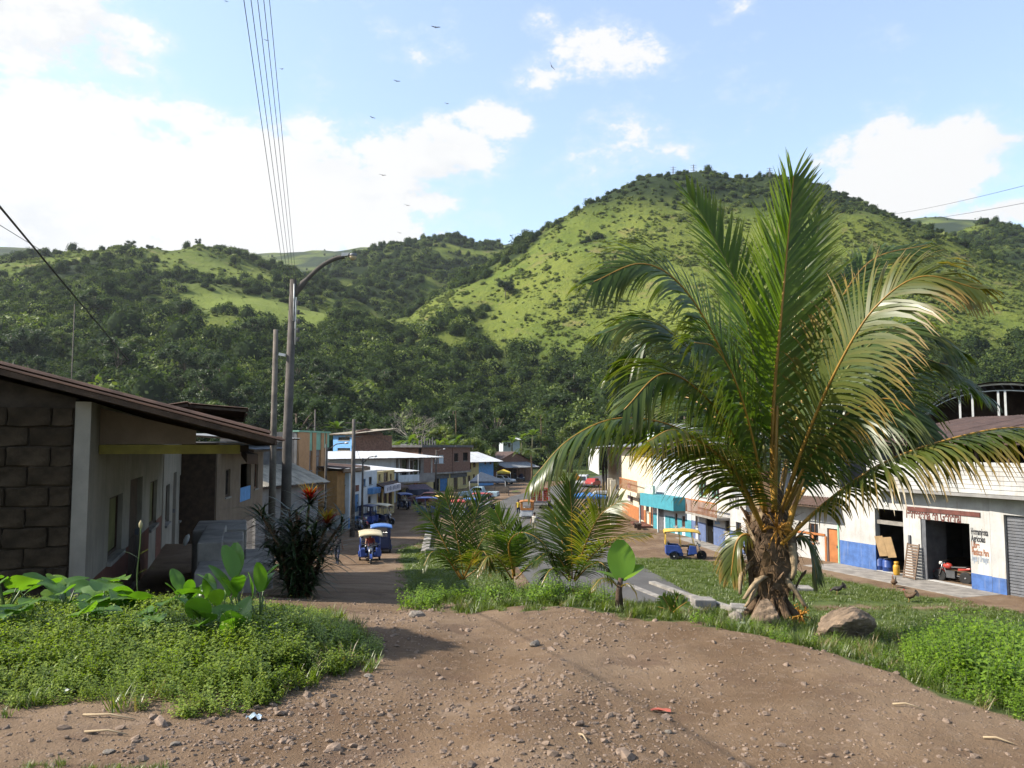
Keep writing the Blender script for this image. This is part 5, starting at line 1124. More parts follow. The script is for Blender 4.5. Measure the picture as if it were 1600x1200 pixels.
for (u0, u1, Y, vt, vb, lb, m, rm) in [(575, 612, 150, 703, 716, 'small low roof behind the long white tin roof', BRICK, TINR), (612, 655, 140, 700, 716, 'bare brick upper floor left of the corner house', BRICK, GREYD), (786, 812, 195, 688, 702, 'pale hut below the trees right of the hedge', WHITEB, TINW), (1040, 1100, 78, 672, 700, 'grey upper storey glimpsed behind the tall palm', WHITEB, TING)]:
    h = House('hillside_hut', lb, 'hut', (u0, Y), (u1, Y + 1), PY(u0, vb, Y).z - 3); t_ = h.lz((u0 + u1) / 2, vt); o = [(h.W * .3, h.W * .45, t_ - 1.6, t_ - .6)]; h.wall(0, h.W, -2, t_, o, m); h.window(o[0], WOODD); h.shell(4, t_, m, z0=-2); h.roof(-.4, h.W + .4, -.6, 4.4, t_ + .1, t_ + .7, rm, rafters=False)

# ------------------------------------------------------------------ right: hardware shop
INKB = M('black_paint', (.03, .03, .035), rough=.8, var=.2); INKR = M('brown_paint', (.30, .13, .07), rough=.8, var=.3); INKG = M('faded_paint', (.28, .32, .38), rough=.8, var=.3); INKM = M('maroon_paint', (.13, .045, .035), rough=.8, var=.3)
h = House('hardware_shop', 'white hardware shop with blue base, open garage and boarded upper storey', 'shop', (1310, 46.4), (1545, 37.3), TOWN)
u_ = h.lx; ops = [(u_(1366), u_(1410), .12, h.lz(1388, 796)), (u_(1437), u_(1513), .12, h.lz(1480, 815))]
h.wall(0, h.W, -.4, 4.35, ops, WHITE, th=.3)
h.dado(0.02, u_(1366), h.lz(1340, 848), ops, BLUE); h.dado(u_(1513), h.W - .002, h.lz(1530, 898), ops, BLUE); h.box('painted_return', M('shaded_blue', (.03, .055, .17), var=.2), u_(1366) + .006, u_(1366) + .012, .0, .3, .14, 1.75)  # return is the same blue base, darkened to paint in its shade
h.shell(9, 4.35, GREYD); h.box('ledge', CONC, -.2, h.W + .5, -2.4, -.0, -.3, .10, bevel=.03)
up0 = u_(1376); top = h.lz(1500, 721, -.8)
h.box('upper_floor', GREY, up0 - .1, h.W + 3.4, -.85, 6, 4.352, 4.5)
r = random.Random(2); n = 7
for k in range(n):
    z = 4.52 + (top - 4.52) * k / n; h.box('board', WHITE, up0, h.W + 3.3, -.85 - r.uniform(0, .02), -.74, z, z + (top - 4.52) / n - .018)
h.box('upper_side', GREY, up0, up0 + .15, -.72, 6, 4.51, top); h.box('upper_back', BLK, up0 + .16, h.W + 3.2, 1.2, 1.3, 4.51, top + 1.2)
for k in range(7): q = up0 + (h.W + 3.2 - up0) * k / 6; h.box('roof_post', WOODD, q, q + .12, -.7, -.58, top + .0, top + .95)
h.roof(up0 - 1.2, h.W + 4.2, -1.5, 7.5, top + .85, top + 2.35, TINBR, sheet=1.1)
h.text('Ferreteria en General', u_(1415), h.lz(1460, 813), .68, INKM, width=u_(1500) - u_(1415)); h.box('dark_strip', INKM, u_(1418), u_(1531), -.05, -.006, h.lz(1475, 803), h.lz(1475, 796))
for i, (t_, v, m) in enumerate([('Herramienta', 836, INKB), ('Agricolas', 847, INKB), ('Libre', 857, INKR), ('Plasticos Para', 868, INKR), ('Agua y Desague', 878, INKG)]):
    h.text(t_, u_(1515), h.lz(1528, v), .42, m, width=(u_(1543) - u_(1515)) * (.95, .8, .45, .95, .95)[i])
h.box('wall_lamp', STEEL, u_(1419), u_(1421.5), -.1, -.006, h.lz(1420, 852), h.lz(1420, 836)); h.box('number_plate', WMET, u_(1383), u_(1388), -.06, -.006, h.lz(1386, 790), h.lz(1386, 778))
dd = h.box('folding_door', STEEL, u_(1437) + .04, u_(1437) + .10, .02, 1.5, .12, ops[1][3] - .02); h.box('folding_door', STEEL, u_(1437) + .14, u_(1437) + .32, -.02, .05, .12, ops[1][3] - .02)
h.box('lintel_beam', CONC, u_(1366) + .05, u_(1410) - .05, .1, .25, 2.55, 2.75)
HS = h
h = House('corner_shop', 'end bay of the shops with a grey roller shutter at the right edge', 'shop', (1545.3, 37.25), (1690, 33.6), TOWN)
ops = [(h.lx(1567), h.lx(1640), .05, h.lz(1590, 806))]; h.wall(0, h.W, -.4, 4.34, ops, WHITE, th=.25); h.dado(0.002, h.lx(1567), h.lz(1556, 903), [], BLUE); h.dado(h.lx(1640), h.W, 1.2, [], BLUE); h.box('side_wall', WHITE, h.W - .2, h.W, .25, 6, -.4, 4.34)
sh = h.box('shutter', STEEL, ops[0][0], ops[0][1], .2, .22, .05, ops[0][3]); nz = 26
for k in range(nz): z = .06 + (ops[0][3] - .06) * k / nz; h.box('slat', M('shutter_grey', (.145, .15, .165), rough=.55, var=.2, streak=.3), ops[0][0] + .01, ops[0][1] - .01, .15, .198, z, z + (ops[0][3] - .06) / nz - .03, parent=sh)
h.box('ledge', CONC, -.2, h.W, -2.2, -.0, -.35, .06, bevel=.03)
# things at the shop
def onshop(u, y, z=.1): n = Vector((-HS.d.y, HS.d.x)); p = HS.a + HS.d * HS.lx(u, y) + n * y; return Vector((p.x, p.y, TOWN + z))
YGAS = M('gas_yellow', (.55, .30, .03), rough=.45, var=.2, scale=4)
g_ = thing('gas_cylinder', 'yellow gas cylinder standing in the open shop doorway', 'cylinder', onshop(1397, -.25)); mb = MB(); mb.lathe([(.13, 0), (.15, .03), (.16, .12), (.16, .42), (.14, .5), (.07, .55), (.04, .6)], 14); mb.build('body', YGAS, g_); mb = MB(); mb.lathe([(.10, .56), (.11, .57), (.11, .68), (.10, .68)], 14); mb.build('collar', YGAS, g_); mb = MB(); mb.lathe([(.02, .58), (.025, .66)], 8); mb.build('valve', STEEL, g_)
CARD = M('cardboard', (.36, .24, .12), rough=.9, var=.15)
c_ = thing('cardboard_sheet', 'tilted flattened cardboard box propped in the shop doorway', 'cardboard', onshop(1381, -.25, 1.0), HS.ang)
for q in (-.29, .30): mb = MB(); mb.obox((q, 0, .45), (.56, .03, 1.05), (R(10), R(-8), 0)); mb.build('panel', CARD, c_)
for (u, lb) in [(1372, 'left blue plastic drum on the shop floor'), (1384, 'right blue plastic drum next to the gas cylinder')]:
    d_ = thing('plastic_drum', lb, 'drum', onshop(u, .3, .03)); mb = MB(); mb.lathe([(.24, 0), (.27, .04), (.27, .28), (.285, .30), (.27, .32), (.27, .6), (.22, .68)], 14); mb.build('body', M('drum_blue', (.03, .07, .26), rough=.4, var=.15), d_); mb = MB(); mb.lathe([(.2, .68), (.21, .70), (.2, .72)], 14); mb.build('lid', M('drum_lid', (.04, .05, .08)), d_)
p_ = thing('slatted_panel', 'brown slatted wooden panel leaning against the white pillar', 'panel', onshop(1416, -.55), HS.ang); tilt = R(-12); WS = M('slat_wood', (.17, .115, .08), rough=.85, var=.25, scale=6)
for q in (-.36, .36): mb = MB(); mb.obox((q, .18, .85), (.06, .05, 1.75), (tilt, 0, 0)); mb.build('stile', WS, p_)
for k in range(13): z = .08 + k * .128; mb = MB(); mb.obox((0, .18 - (.85 - z) * math.tan(-tilt) * -1 * -1 + 0, z), (.66, .035, .085), (tilt, 0, 0)); mb.build('slat', WS, p_)
# ------------------------------------------------------------------ right: arched hall behind
h = House('arched_hall', 'dark hall with white arched roof truss behind the hardware shop', 'hall', (1448, 54), (1705, 50), TOWN)
zb = h.lz(1500, 668); zt = h.lz(1575, 600); W_ = h.W; n = 28
def arc(t, k=1.0): return (W_ / 2 - math.cos(math.pi * t) * W_ / 2 * 1.0, zb + (zt - zb) * math.sin(math.pi * t) ** .85 * k)
mb = MB(); mb.tube([(arc(i / n)[0], 0, arc(i / n)[1]) for i in range(n + 1)], .075, 6); mb.build('arch_truss', WMET, h.root); mb = MB(); mb.tube([(arc(i / n)[0], 0, arc(i / n, .86)[1] - .03) for i in range(2, n - 1)], .035, 5); mb.build('inner_chord', WMET, h.root)
for i in range(3, n - 2, 1): mb = MB(); a, b = arc(i / n), arc((i + .5) / n, .86); mb.tube([(a[0], 0, a[1]), (b[0], 0, b[1] - .03)], .018, 4); mb.build('web_bar', STEEL, h.root)
for u in (1506, 1526, 1567, 1578, 1640): xx = h.lx(u); t_ = math.acos(max(-1, min(1, 1 - 2 * xx / W_))) / math.pi; h.box('post', WMET, xx - .06, xx + .06, -.06, .06, zb - 1.2, arc(t_, .86)[1] - .05)
r = 14; rows = []
for j in range(7): rows.append([(arc(i / n)[0], -.5 + 20 * j / 6, arc(i / n)[1] + .13) for i in range(n + 1)])
mb = MB(); mb.grid(rows); mb.build('vault', TINBR, h.root, fix=False)
mb = MB(); mb.add([(arc(i / n)[0], 7, arc(i / n)[1] + .1) for i in range(n + 1)] + [(W_, 7, zb - 2), (0, 7, zb - 2)], [tuple(range(n + 3))]); mb.build('end_panel', TINBR, h.root, fix=False)
h.wall(0, W_, -.3, zb - .8, [], GREYD, y=.1); h.box('back_wall', GREYD, 0, W_, 19, 19.2, -.3, zb + .4); h.box('side_wall', GREYD, 0, .2, .3, 19, -.3, zb); h.box('side_wall', GREYD, W_ - .2, W_, .3, 19, -.3, zb)
# ------------------------------------------------------------------ right: row beyond the palm
h = House('timber_house', 'white house with orange timber frame and orange door behind the palm', 'house', (1236, 50), (1309.5, 46.45), TOWN)
ops = [(h.lx(1291), h.lx(1307.5), .05, h.lz(1299, 826)), h.rect(1263, 818, 1277, 846)]; tp = 6.2; h.wall(0, h.W, -.3, tp, ops, WHITE); h.door(ops[0], ORNG); h.window(ops[1], WOODM); h.shell(6, tp, GREYD)
for u in (1240, 1269, 1289): h.box('timber', ORNG, h.lx(u) - .07, h.lx(u) + .07, -.05, -.004, 0, 1.5)
h.box('timber', ORNG, 0, h.lx(1290) - .1, -.06, -.004, 1.5, 1.62); h.box('mint_band', MINT, h.lx(1307.6), h.W, -.03, -.003, .0, 2.4); h.box('ledge', CONC, -.3, h.W, -2.2, 0, -.3, .05, bevel=.02)
h.roof(-.3, h.W + .1, -1.3, 6, tp - 2.9, tp - .6, TINBR, rafters=False, name='porch_roof'); h.roof(-.3, h.W + .2, -.7, 6.5, tp + .1, tp + 1.2, TINBR, rafters=False)
h = House('sign_shop', 'white shop with navy base, orange balcony rail and painted lettering', 'shop', (1080, 59.5), (1165, 50), TOWN)
ops = [h.rect(1102, 803, 1114, 853), h.rect(1132, 812, 1139, 831), h.rect(1149, 816, 1157, 834), h.rect(1086, 800, 1090, 822)]; ops[0] = (*ops[0][:2], .03, ops[0][3]); tp = 6.6
h.wall(0, h.W, -.3, tp, ops + [h.rect(1092, 752, 1104, 776), h.rect(1112, 754, 1124, 778)], WHITE); h.dado(0, h.W, 1.35, ops, NAVY); h.door(ops[0], BLK); [h.window(o, WOODD) for o in ops[1:]]; h.shell(7, tp, WHITE)
[h.window(o, MINT) for o in (h.rect(1092, 752, 1104, 776), h.rect(1112, 754, 1124, 778))]
b0, b1 = h.lx(1090), h.lx(1140); zf = h.lz(1115, 804); h.box('balcony_slab', CONC, b0, b1, -.9, -.0, zf - .15, zf); rl = h.box('balcony_rail', ORNG, b0, b1, -.9, -.84, zf + .85, zf + .93)
for k in range(26): q = b0 + .06 + (b1 - b0 - .12) * k / 25; h.box('baluster', ORNG, q - .025, q + .025, -.89, -.85, zf, zf + .85, parent=rl)
h.text('ISHII', h.lx(1139.5), h.lz(1147, 794), 1.0, INKB, width=h.lx(1154) - h.lx(1139.5)); [h.box('painted_mark', INKG, h.lx(1144 + 2.2 * k), h.lx(1145 + 2.2 * k), -.012, -.004, h.lz(1144 + 2.2 * k, 772 + .5 * k), h.lz(1144 + 2.2 * k, 762 + .7 * k)) for k in range(7)]
[h.box('painted_mark', SKYB, h.lx(1117 + 2 * k), h.lx(1118.2 + 2 * k), -.012, -.004, h.lz(1117 + 2 * k, 819), h.lz(1117 + 2 * k, 814 + (k % 2) * 2)) for k in range(4)]
h.roof(-.2, h.W + .2, -1.2, 7.5, tp + .2, tp + 1.2, TING, rafters=False); h.box('ledge', CONC, -.1, h.W + 2, -1.2, 0, -.3, .1); h.box('painted_slab', M('orange_floor', (.42, .16, .035), var=.2), h.lx(1118), h.lx(1150), -2.6, -1.25, -.3, .06)
h = House('teal_shop', 'white shop with teal base and a teal awning box', 'shop', (1020.5, 66.4), (1079.6, 59.6), TOWN)
ops = [h.rect(1027, 790, 1037, 830), h.rect(1054, 802, 1058, 822), h.rect(1065, 806, 1070, 824)]; ops[0] = (*ops[0][:2], .03, ops[0][3]); tp = 6.3
h.wall(0, h.W, -.3, tp, ops, WHITEB); h.dado(h.lx(1039), h.W, 1.3, ops, TEAL); h.dado(0, h.lx(1026), 1.3, ops, TEAL); h.door(ops[0], STEEL); [h.window(o, WOODM) for o in ops[1:]]; h.shell(7, tp, WHITEB)
z0_, z1_ = h.lz(1035, 794, -.6), h.lz(1035, 774, -.6); h.box('awning_box', TEAL, -.3, h.lx(1060, -.6), -1.0, -.02, z0_, z1_); h.box('sign_board', M('green_sign', (.5, .62, .52), var=.3, scale=3), h.lx(1024), h.lx(1037), -.9, -.7, z1_ + .01, h.lz(1030, 758)); h.roof(-.2, h.W + .1, -1.0, 7.5, tp + .2, tp + 1.1, TING, rafters=False)
for u in (1016, 1045): h.box('post', WMET, h.lx(u) - .05, h.lx(u) + .05, -.95, -.85, -.3, z0_)
h = House('orange_shop', 'cream shop with orange base and red steps by the road', 'shop', (972, 82), (1020, 66.6), TOWN)
ops = [h.rect(998, 770, 1006, 815), h.rect(985, 766, 989, 786), h.rect(1010, 775, 1014, 800), h.rect(1016.5, 780, 1020, 822)]; ops[0] = (*ops[0][:2], .25, ops[0][3]); ops[3] = (*ops[3][:2], .25, ops[3][3]); ops[3] = (ops[3][0], min(ops[3][1], h.W - .05), ops[3][2], ops[3][3]); tp = 6.4
h.wall(0, h.W, -.3, tp, ops, CREAM); h.dado(0, h.W, 1.25, ops, ORNG); h.door(ops[0], REDB); h.window(ops[1], WOODD); h.window(ops[2], WOODD); h.door(ops[3], REDB); h.shell(7, tp, CREAM); h.box('poster', M('shop_poster', (.5, .42, .5), var=.4, scale=6), h.lx(981), h.lx(985), -.03, -.004, 1.5, 3.2)
b0, b1 = h.lx(981), h.lx(1010); zf = h.lz(995, 766); h.box('balcony_slab', CREAM, b0, b1, -.8, 0, zf - .4, zf); rl = h.box('balcony_rail', ORNG, b0, b1, -.8, -.74, zf + .9, zf + .98)
for k in range(24): q = b0 + .06 + (b1 - b0 - .12) * k / 23; h.box('baluster', ORNG, q - .04, q + .04, -.79, -.75, zf, zf + .9, parent=rl)
h.box('steps', REDB, h.lx(1004), h.W, -1.1, -.003, -.3, .22); h.box('pavement', PINKF, 0, h.W + .2, -3.6, -1.12, -.3, .08); h.roof(-.3, h.W + .2, -1.1, 7.5, tp + .2, tp + 1.1, TING, rafters=False)
bn = thing('wooden_bench', 'small dark bench outside the orange-based shop', 'bench', (*(h.a + h.d * h.lx(996, -1.4) + Vector((-h.d.y, h.d.x)) * -1.4), TOWN + .08), h.ang); mb = MB(); mb.box(-.8, .8, -.18, .18, .42, .48); mb.build('seat', WOODD, bn)
for q in (-.7, .65): mb = MB(); mb.box(q, q + .06, -.16, .16, 0, .42); mb.build('leg', WOODD, bn)
h = House('portico_shop', 'cream shop with a tall white column beyond the orange-based shop', 'shop', (950, 100), (971.8, 82.2), TOWN)
ops = [h.rect(957, 756, 967, 790)]; ops[0] = (*ops[0][:2], .05, ops[0][3]); h.wall(0, h.W, -.3, 6.6, ops, CREAM); h.door(ops[0], STEEL); h.shell(7, 6.6, CREAM); h.box('fascia', WMET, -.2, h.W + .2, -2.3, -2.2, h.lz(962, 754, -2.2), 6.4); h.roof(-.3, h.W + .2, -2.4, 7, 6.5, 7.3, TING, rafters=False)
for u in (951, 955.5): h.box('column', CREAM, h.lx(u, -2.1) - .22, h.lx(u, -2.1) + .22, -2.18, -1.75, -.3, h.lz(958, 752, -2.2))
# concrete drain, kerbs and slabs by the road
dr = thing('drain_channel', 'open concrete drain running along the near side of the lawn', 'drain', (0, 0, TOWN))
for off, hh, wd in ((0, .18, .35), (1.25, .25, .3)):
    pts_ = [(PZ(985, 918, TOWN), ), (PZ(1030, 936, TOWN), ), (PZ(1080, 952, TOWN), ), (PZ(1140, 972, TOWN), ), (PZ(1200, 1000, TOWN), )]; pts_ = [p[0] for p in pts_]; mb = MB(); rows = []
    for i, p in enumerate(pts_):
        t_ = (pts_[min(i + 1, 4)] - pts_[max(i - 1, 0)]).normalized(); n = Vector((-t_.y, t_.x, 0)); b = p + n * (off if n.x > 0 else -off)
        rows.append([(b.x - n.x * wd, b.y - n.y * wd, -.1), (b.x - n.x * wd, b.y - n.y * wd, hh), (b.x, b.y, hh), (b.x, b.y, -.1)])
    mb.grid(rows, smooth=False); mb.build('drain_wall', CONC, dr)
for i, (u, v, Y, sx_, sy_, sz_, lb) in enumerate([(1122, 958, 29.5, 1.9, 1.1, .35, 'big pale concrete slab over the drain left of the palm'), (1165, 940, 33, 1.2, .8, .3, 'pale concrete slab behind the tall palm trunk'), (1240, 915, 38, 1.6, .8, .22, 'worn concrete step in the lawn right of the palm trunk'), (1098, 935, 34, .9, .7, .45, 'lump of grey stone beside the drain')]):
    p = PY(u, v, Y); mb = MB(); mb.obox((0, 0, 0), (sx_, sy_, sz_), (.03, .04, R(-22 + 9 * i))); tag(mb.build('concrete_slab', CONC, None, (p.x, p.y, max(g1(p.x, p.y), TOWN) + sz_ * .3), bevel=.05), lb, 'slab')
kb = thing('concrete_kerb', 'pale concrete kerb and culvert head beside the sloping dirt street', 'kerb', (0, 0, TOWN))
for (u0, v0, u1, v1, wd, hh) in [(672, 826, 664, 868, .5, .35), (690, 826, 668, 830, .4, .3), (664, 869, 712, 868, .6, .5)]:
    a, b = PZ(u0, v0, TOWN), PZ(u1, v1, TOWN); c = (a + b) / 2; mb = MB(); mb.obox((0, 0, 0), ((b - a).length, wd, hh), (0, 0, math.atan2(b.y - a.y, b.x - a.x))); mb.build('kerb_stone', CONC, kb, (c.x, c.y, hh * .4), bevel=.04)
# ================================================================== TREES ONE CAN TELL APART
BARK = M('bark', (.14, .105, .08), rough=.95, var=.35, scale=5, bump=.5)
def make_tree(seed, hgt, cr, cz, leaf, mats, name, label, cat='tree', clumps=11, n=95, slim=1.0):
    r = random.Random(seed); root = thing(name, label, cat); mb = MB(); tips = []
    mb.tube([(0, 0, -.6), (r.uniform(-.1, .1), 0, hgt * .25), (r.uniform(-.3, .3), r.uniform(-.3, .3), hgt * .55), (r.uniform(-.4, .4), r.uniform(-.4, .4), hgt * .8)], [hgt * .035, hgt * .026, hgt * .018, hgt * .008], 7)
    for k in range(clumps):
        a = k * 2.4 + r.uniform(-.5, .5); q = cr * (.25 + .6 * r.random()) * slim; z = cz + (r.random() - .5) * 2 * (hgt - cz) * .62
        c = Vector((math.cos(a) * q, math.sin(a) * q, z)); tips.append(c); b = Vector((0, 0, hgt * r.uniform(.3, .55)))
        mb.tube([b, b.lerp(c, .55) + Vector((0, 0, .3)), c], [hgt * .013, hgt * .009, hgt * .004], 5)
    mb.build('trunk', BARK, root); mb = MB()
    for k, c in enumerate(tips):
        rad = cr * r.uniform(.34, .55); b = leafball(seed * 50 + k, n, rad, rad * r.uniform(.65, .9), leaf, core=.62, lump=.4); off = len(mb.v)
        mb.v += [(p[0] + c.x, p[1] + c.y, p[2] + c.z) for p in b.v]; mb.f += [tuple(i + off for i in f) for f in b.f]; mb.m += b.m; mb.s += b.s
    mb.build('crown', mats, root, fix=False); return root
TL = leafmat('tree_leaf', ((.020, .040, .011), (.042, .075, .018), (.075, .108, .028)), trans=.28, scale=.25, rough=.5, spec=.3)
TL2 = leafmat('tree_leaf_light', ((.050, .080, .018), (.09, .13, .027), (.135, .16, .04)), trans=.32, scale=.25, rough=.5, spec=.3)
protos = [make_tree(1, 13, 5.2, 8.6, .21, [TL, CORE], 'broadleaf_tree', 'x', n=210), make_tree(2, 15, 5.0, 10, .22, [TL, CORE], 'broadleaf_tree', 'x', n=210), make_tree(3, 11, 5.8, 7.2, .22, [TL, CORE], 'broadleaf_tree', 'x', clumps=13, n=200), make_tree(4, 10, 4.4, 6.2, .20, [TL2, CORE2], 'broadleaf_tree', 'x', n=200), make_tree(5, 14, 4.2, 8.5, .21, [TL2, CORE2], 'broadleaf_tree', 'x', slim=.8, n=200)]
r = random.Random(21); used = set()
def plant(k, x, y, z, s, label, group):
    p = protos[k]
    if k not in used: used.add(k); o = p; o.location = (x, y, z); o.rotation_euler.z = r.uniform(0, 6.28); o.scale = (s,) * 3; o['label'] = label; o['group'] = group
    else: o = dup(p, (x, y, z), (0, 0, r.uniform(0, 6.28)), s, label, group)
    return o
LB = {0: 'dark green broadleaf tree in the belt behind the town', 1: 'light green broadleaf tree in the belt behind the town'}
belt = []
for i in range(400):
    y = r.uniform(140, 285); u = r.uniform(-80, 1680)
    x = (u - 800) / 1280 * y
    if abs(x - float(np.interp(y, [130, 160, 200, 260], [8.6, 16, 27, 45]))) < 9: continue
    if u > 480 and u < 850 and y < 168: continue
    if any((x - a) ** 2 + (y - b) ** 2 < 52 for a, b in belt): continue
    belt.append((x, y))
    if len(belt) >= 125: break
for (x, y) in belt:
    k = r.choice([0, 0, 1, 1, 2, 2, 3, 4]); z = max(float(H(np.array([x]), np.array([y]))[0]), g1(x, y) if y < 268 else -5.5)
    plant(k, x, y, z - .2, r.uniform(.72, 1.12), LB[1 if k > 2 else 0], 'trees in the belt behind the town')
for k, (u, v, Y, s, lb) in {3: (735, 742, 152, .9, 'round light green tree just behind the corner house'), 4: (695, 745, 158, .85, 'slim light green tree left of the round one behind the corner house')}.items():
    p = PY(u, v, Y); dup(protos[k], (p.x, p.y, TOWN), (0, 0, 1), s, lb, 'trees close behind the houses')
p = PY(756, 742, 150); dup(protos[3], (p.x, p.y, TOWN), (0, 0, 2), .7, 'low bushy light green tree right of the white hipped roof', 'trees close behind the houses')
p = PY(395, 700, 60); dup(protos[4], (p.x, p.y, -5.5), (0, 0, .6), .55, 'small tree with pale leaves just above the rusty porch roof', 'trees close behind the houses')
# trees that stand out on the left skyline and slope
for i, (u, v, Y, k, s, lb) in enumerate([(204, 386, 558, 0, .75, 'lone round-topped tree standing out on the left skyline'), (60, 402, 560, 2, .6, 'low tree on the left skyline near the picture edge'), (235, 384, 560, 2, .5, 'small tree right of the lone skyline tree'), (310, 384, 565, 1, .5, 'small tree on the crest of the left hill'), (430, 402, 600, 3, .5, 'tree on the saddle behind the lamp post'),
                                         (148, 480, 330, 0, 1.2, 'big dark tree standing in the left fields'), (185, 560, 250, 1, 1.1, 'tall dark tree low on the left slope'), (395, 505, 330, 0, .95, 'dark tree at the right edge of the sunny field'), (790, 480, 430, 2, .8, 'dark tree on the foot of the sunny spur'), (240, 500, 360, 2, .9, 'dark clump of a tree at the left end of the sunny field'), (285, 500, 362, 2, .8, 'dark tree in front of the sunny field')]):
    q = PY(u, v, Y); z = float(H(np.array([q.x]), np.array([q.y]))[0]); dup(protos[k], (q.x, q.y, z - .3), (0, 0, i), s, lb, 'trees on the hills')
# leafless tree
B = PY(642, 690, 190); bt = thing('bare_tree', 'leafless grey tree in front of the dark wood', 'tree', (B.x, B.y, TOWN)); mb = MB(); rr = random.Random(6)
mb.tube([(0, 0, -.5), (.2, 0, 4), (0, .2, 8)], [.35, .28, .2], 7); mb.build('trunk', M('grey_bark', (.30, .26, .22), rough=.95, var=.25), bt); mb = MB()
def limb(p, d, L, rad, n):
    e = p + d * L; mb.tube([p, p.lerp(e, .5) + Vector((rr.gauss(0, .1), rr.gauss(0, .1), .1)), e], [rad, rad * .8, rad * .55], 4, cap=False)
    if n: [limb(e, (d + Vector((rr.gauss(0, .55), rr.gauss(0, .55), rr.gauss(.12, .3)))).normalized(), L * .72, rad * .55, n - 1) for _ in range(3)]
for k in range(6): a = k * 1.05; limb(Vector((0, 0, 6 + .5 * k)), Vector((math.cos(a), math.sin(a), .9)).normalized(), 3.2, .12, 4)
mb.build('branches', MATS['grey_bark'], bt)
# banana plants and small coconut palms behind the roofs
BAN = leafmat('far_banana_leaf', ((.07, .12, .022), (.12, .17, .03), (.17, .20, .045)), trans=.4, scale=.5)
def banana(seed, lbl, grp):
    r = random.Random(seed); o = thing('banana_plant', lbl, 'banana plant', group=grp); mb = MB(); mb.tube([(0, 0, -.3), (0, 0, 1.6), (.05, 0, 3.0)], [.16, .13, .08], 7); mb.build('stem', M('banana_trunk', (.13, .12, .06), var=.3), o)
    for k in range(9):
        a = k * 2.4 + r.uniform(-.3, .3); e = r.uniform(.5, 1.3); mb = MB(); mb.grid(place_rows(blade(r.uniform(1.9, 2.6), .33, 7, .2, r.uniform(.7, 1.5), 'banana', .05, seed + k), Matrix.Translation((0, 0, 2.7)) @ Euler((0, -e, a), 'XYZ').to_matrix().to_4x4())); mb.build('leaf', BAN, o, fix=False)
    return o
b0 = banana(3, 'banana plant with light torn leaves behind the tin roofs', 'banana plants behind the houses'); first = True
for (u, v, Y, s) in [(606, 700, 128, 1.2), (618, 698, 132, 1.35), (628, 702, 126, 1.1), (640, 690, 140, 1.3), (655, 694, 138, 1.2), (684, 696, 150, 1.1), (700, 695, 152, 1.3), (712, 690, 156, 1.35), (800, 690, 165, 1.1), (815, 684, 170, 1.2), (832, 678, 175, 1.2), (526, 668, 150, 1.3), (596, 690, 135, 1.1)]:
    p = PY(u, v, Y); loc = (p.x, p.y, p.z - 3.0 * s)
    if first: b0.location = loc; b0.scale = (s,) * 3; first = False
    else: dup(b0, loc, (0, 0, u * .7), s)
def far_palm(u, v, Y, Ht, lbl, nf=11, L=2.6):
    p = PY(u, v, Y); o = thing('small_palm', lbl, 'palm', (p.x, p.y, p.z - Ht)); mb = MB(); mb.tube([(0, 0, -.5), (.1, 0, Ht * .5), (0, 0, Ht)], [.16, .12, .10], 7); mb.build('trunk', HUSK, o); r = random.Random(int(u))
    for k in range(nf):
        a = k * 2.4; e = r.uniform(.2, 1.2); d = Vector((math.cos(a), math.sin(a), 0)); c = Vector((0, 0, Ht)); pts_ = [c, c + d * L * .35 * math.cos(e) + Vector((0, 0, L * .35 * math.sin(e) + .1)), c + d * L * .75 + Vector((0, 0, L * .45 * math.sin(e))), c + d * L * 1.05 + Vector((0, 0, L * .35 * math.sin(e) - .5))]
        frond(o, pts_, (0, 0, 1), .7, n=26, w=.06, droop=.2, mat=PALM, rmat=RACHG, r0=.03, seed=k + int(u))
    return o
far_palm(830, 712, 118, 4.5, 'small coconut palm at the road bend beside the brown shack'); far_palm(712, 640, 185, 9, 'slender coconut palm rising above the banana plants', L=2.2); far_palm(845, 650, 190, 7, 'coconut palm at the foot of the hill right of the huts')

# ================================================================== POLES, LAMPS AND WIRES
CPOLE = M('pole_concrete', (.115, .10, .088), rough=.95, var=.25, scale=3, bump=.4); WPOLE = M('pole_wood', (.17, .145, .12), rough=.95, var=.3, scale=3, bump=.4)
LB_ = PX(447, 24.0); zt = PY(452, 437, 24).z; zb = g1(LB_.x, 24) - .6
lp = thing('street_lamp', 'tall dark street lamp post with a curved arm at the roadside', 'street lamp', (LB_.x, 24, zb))
mb = MB(); mb.tube([(0, 0, 0), (0, 0, (zt - zb) * .5), (.08, 0, zt - zb)], [.17, .14, .10], 12); mb.build('pole', CPOLE, lp)
arm = [PY(*q, 24) - lp.location for q in ((458, 462), (478, 438), (502, 416), (524, 404), (538, 401))]; mb = MB(); mb.tube(smooth_path(arm, 16)[0], [.10] * 4 + [.065] * 12, 8); mb.build('arm', CPOLE, lp)
e = PY(538, 399, 24) - lp.location; mb = MB(); mb.prism([(e.x - .08, e.z - .04), (e.x + .12, e.z - .02), (e.x + .16, e.z + .07), (e.x - .08, e.z + .07)], -.07, .07); hd = mb.build('lamp_head', WMET, lp)
mb = MB(); mb.lathe([(.02, -.02), (.09, -.0), (.12, .05), (.10, .10), (.03, .12)], 12, (e.x + .26, 0, e.z - .05)); mb.build('reflector', STEEL, hd); mb = MB(); mb.lathe([(.02, -.10), (.08, -.07), (.115, 0), (.115, .01)], 12, (e.x + .26, 0, e.z - .05)); mb.build('lens', M('lamp_lens', (.55, .45, .28), rough=.2, var=.1), hd)
for (x, z0, z1) in ((.14, 1.25, .15), (.20, 1.95, .55)): mb = MB(); mb.tube([(x, -.12, zt - zb - z0), (x, -.12, zt - zb - z1)], .022, 6); mb.build('bracket_rod', WMET, lp)
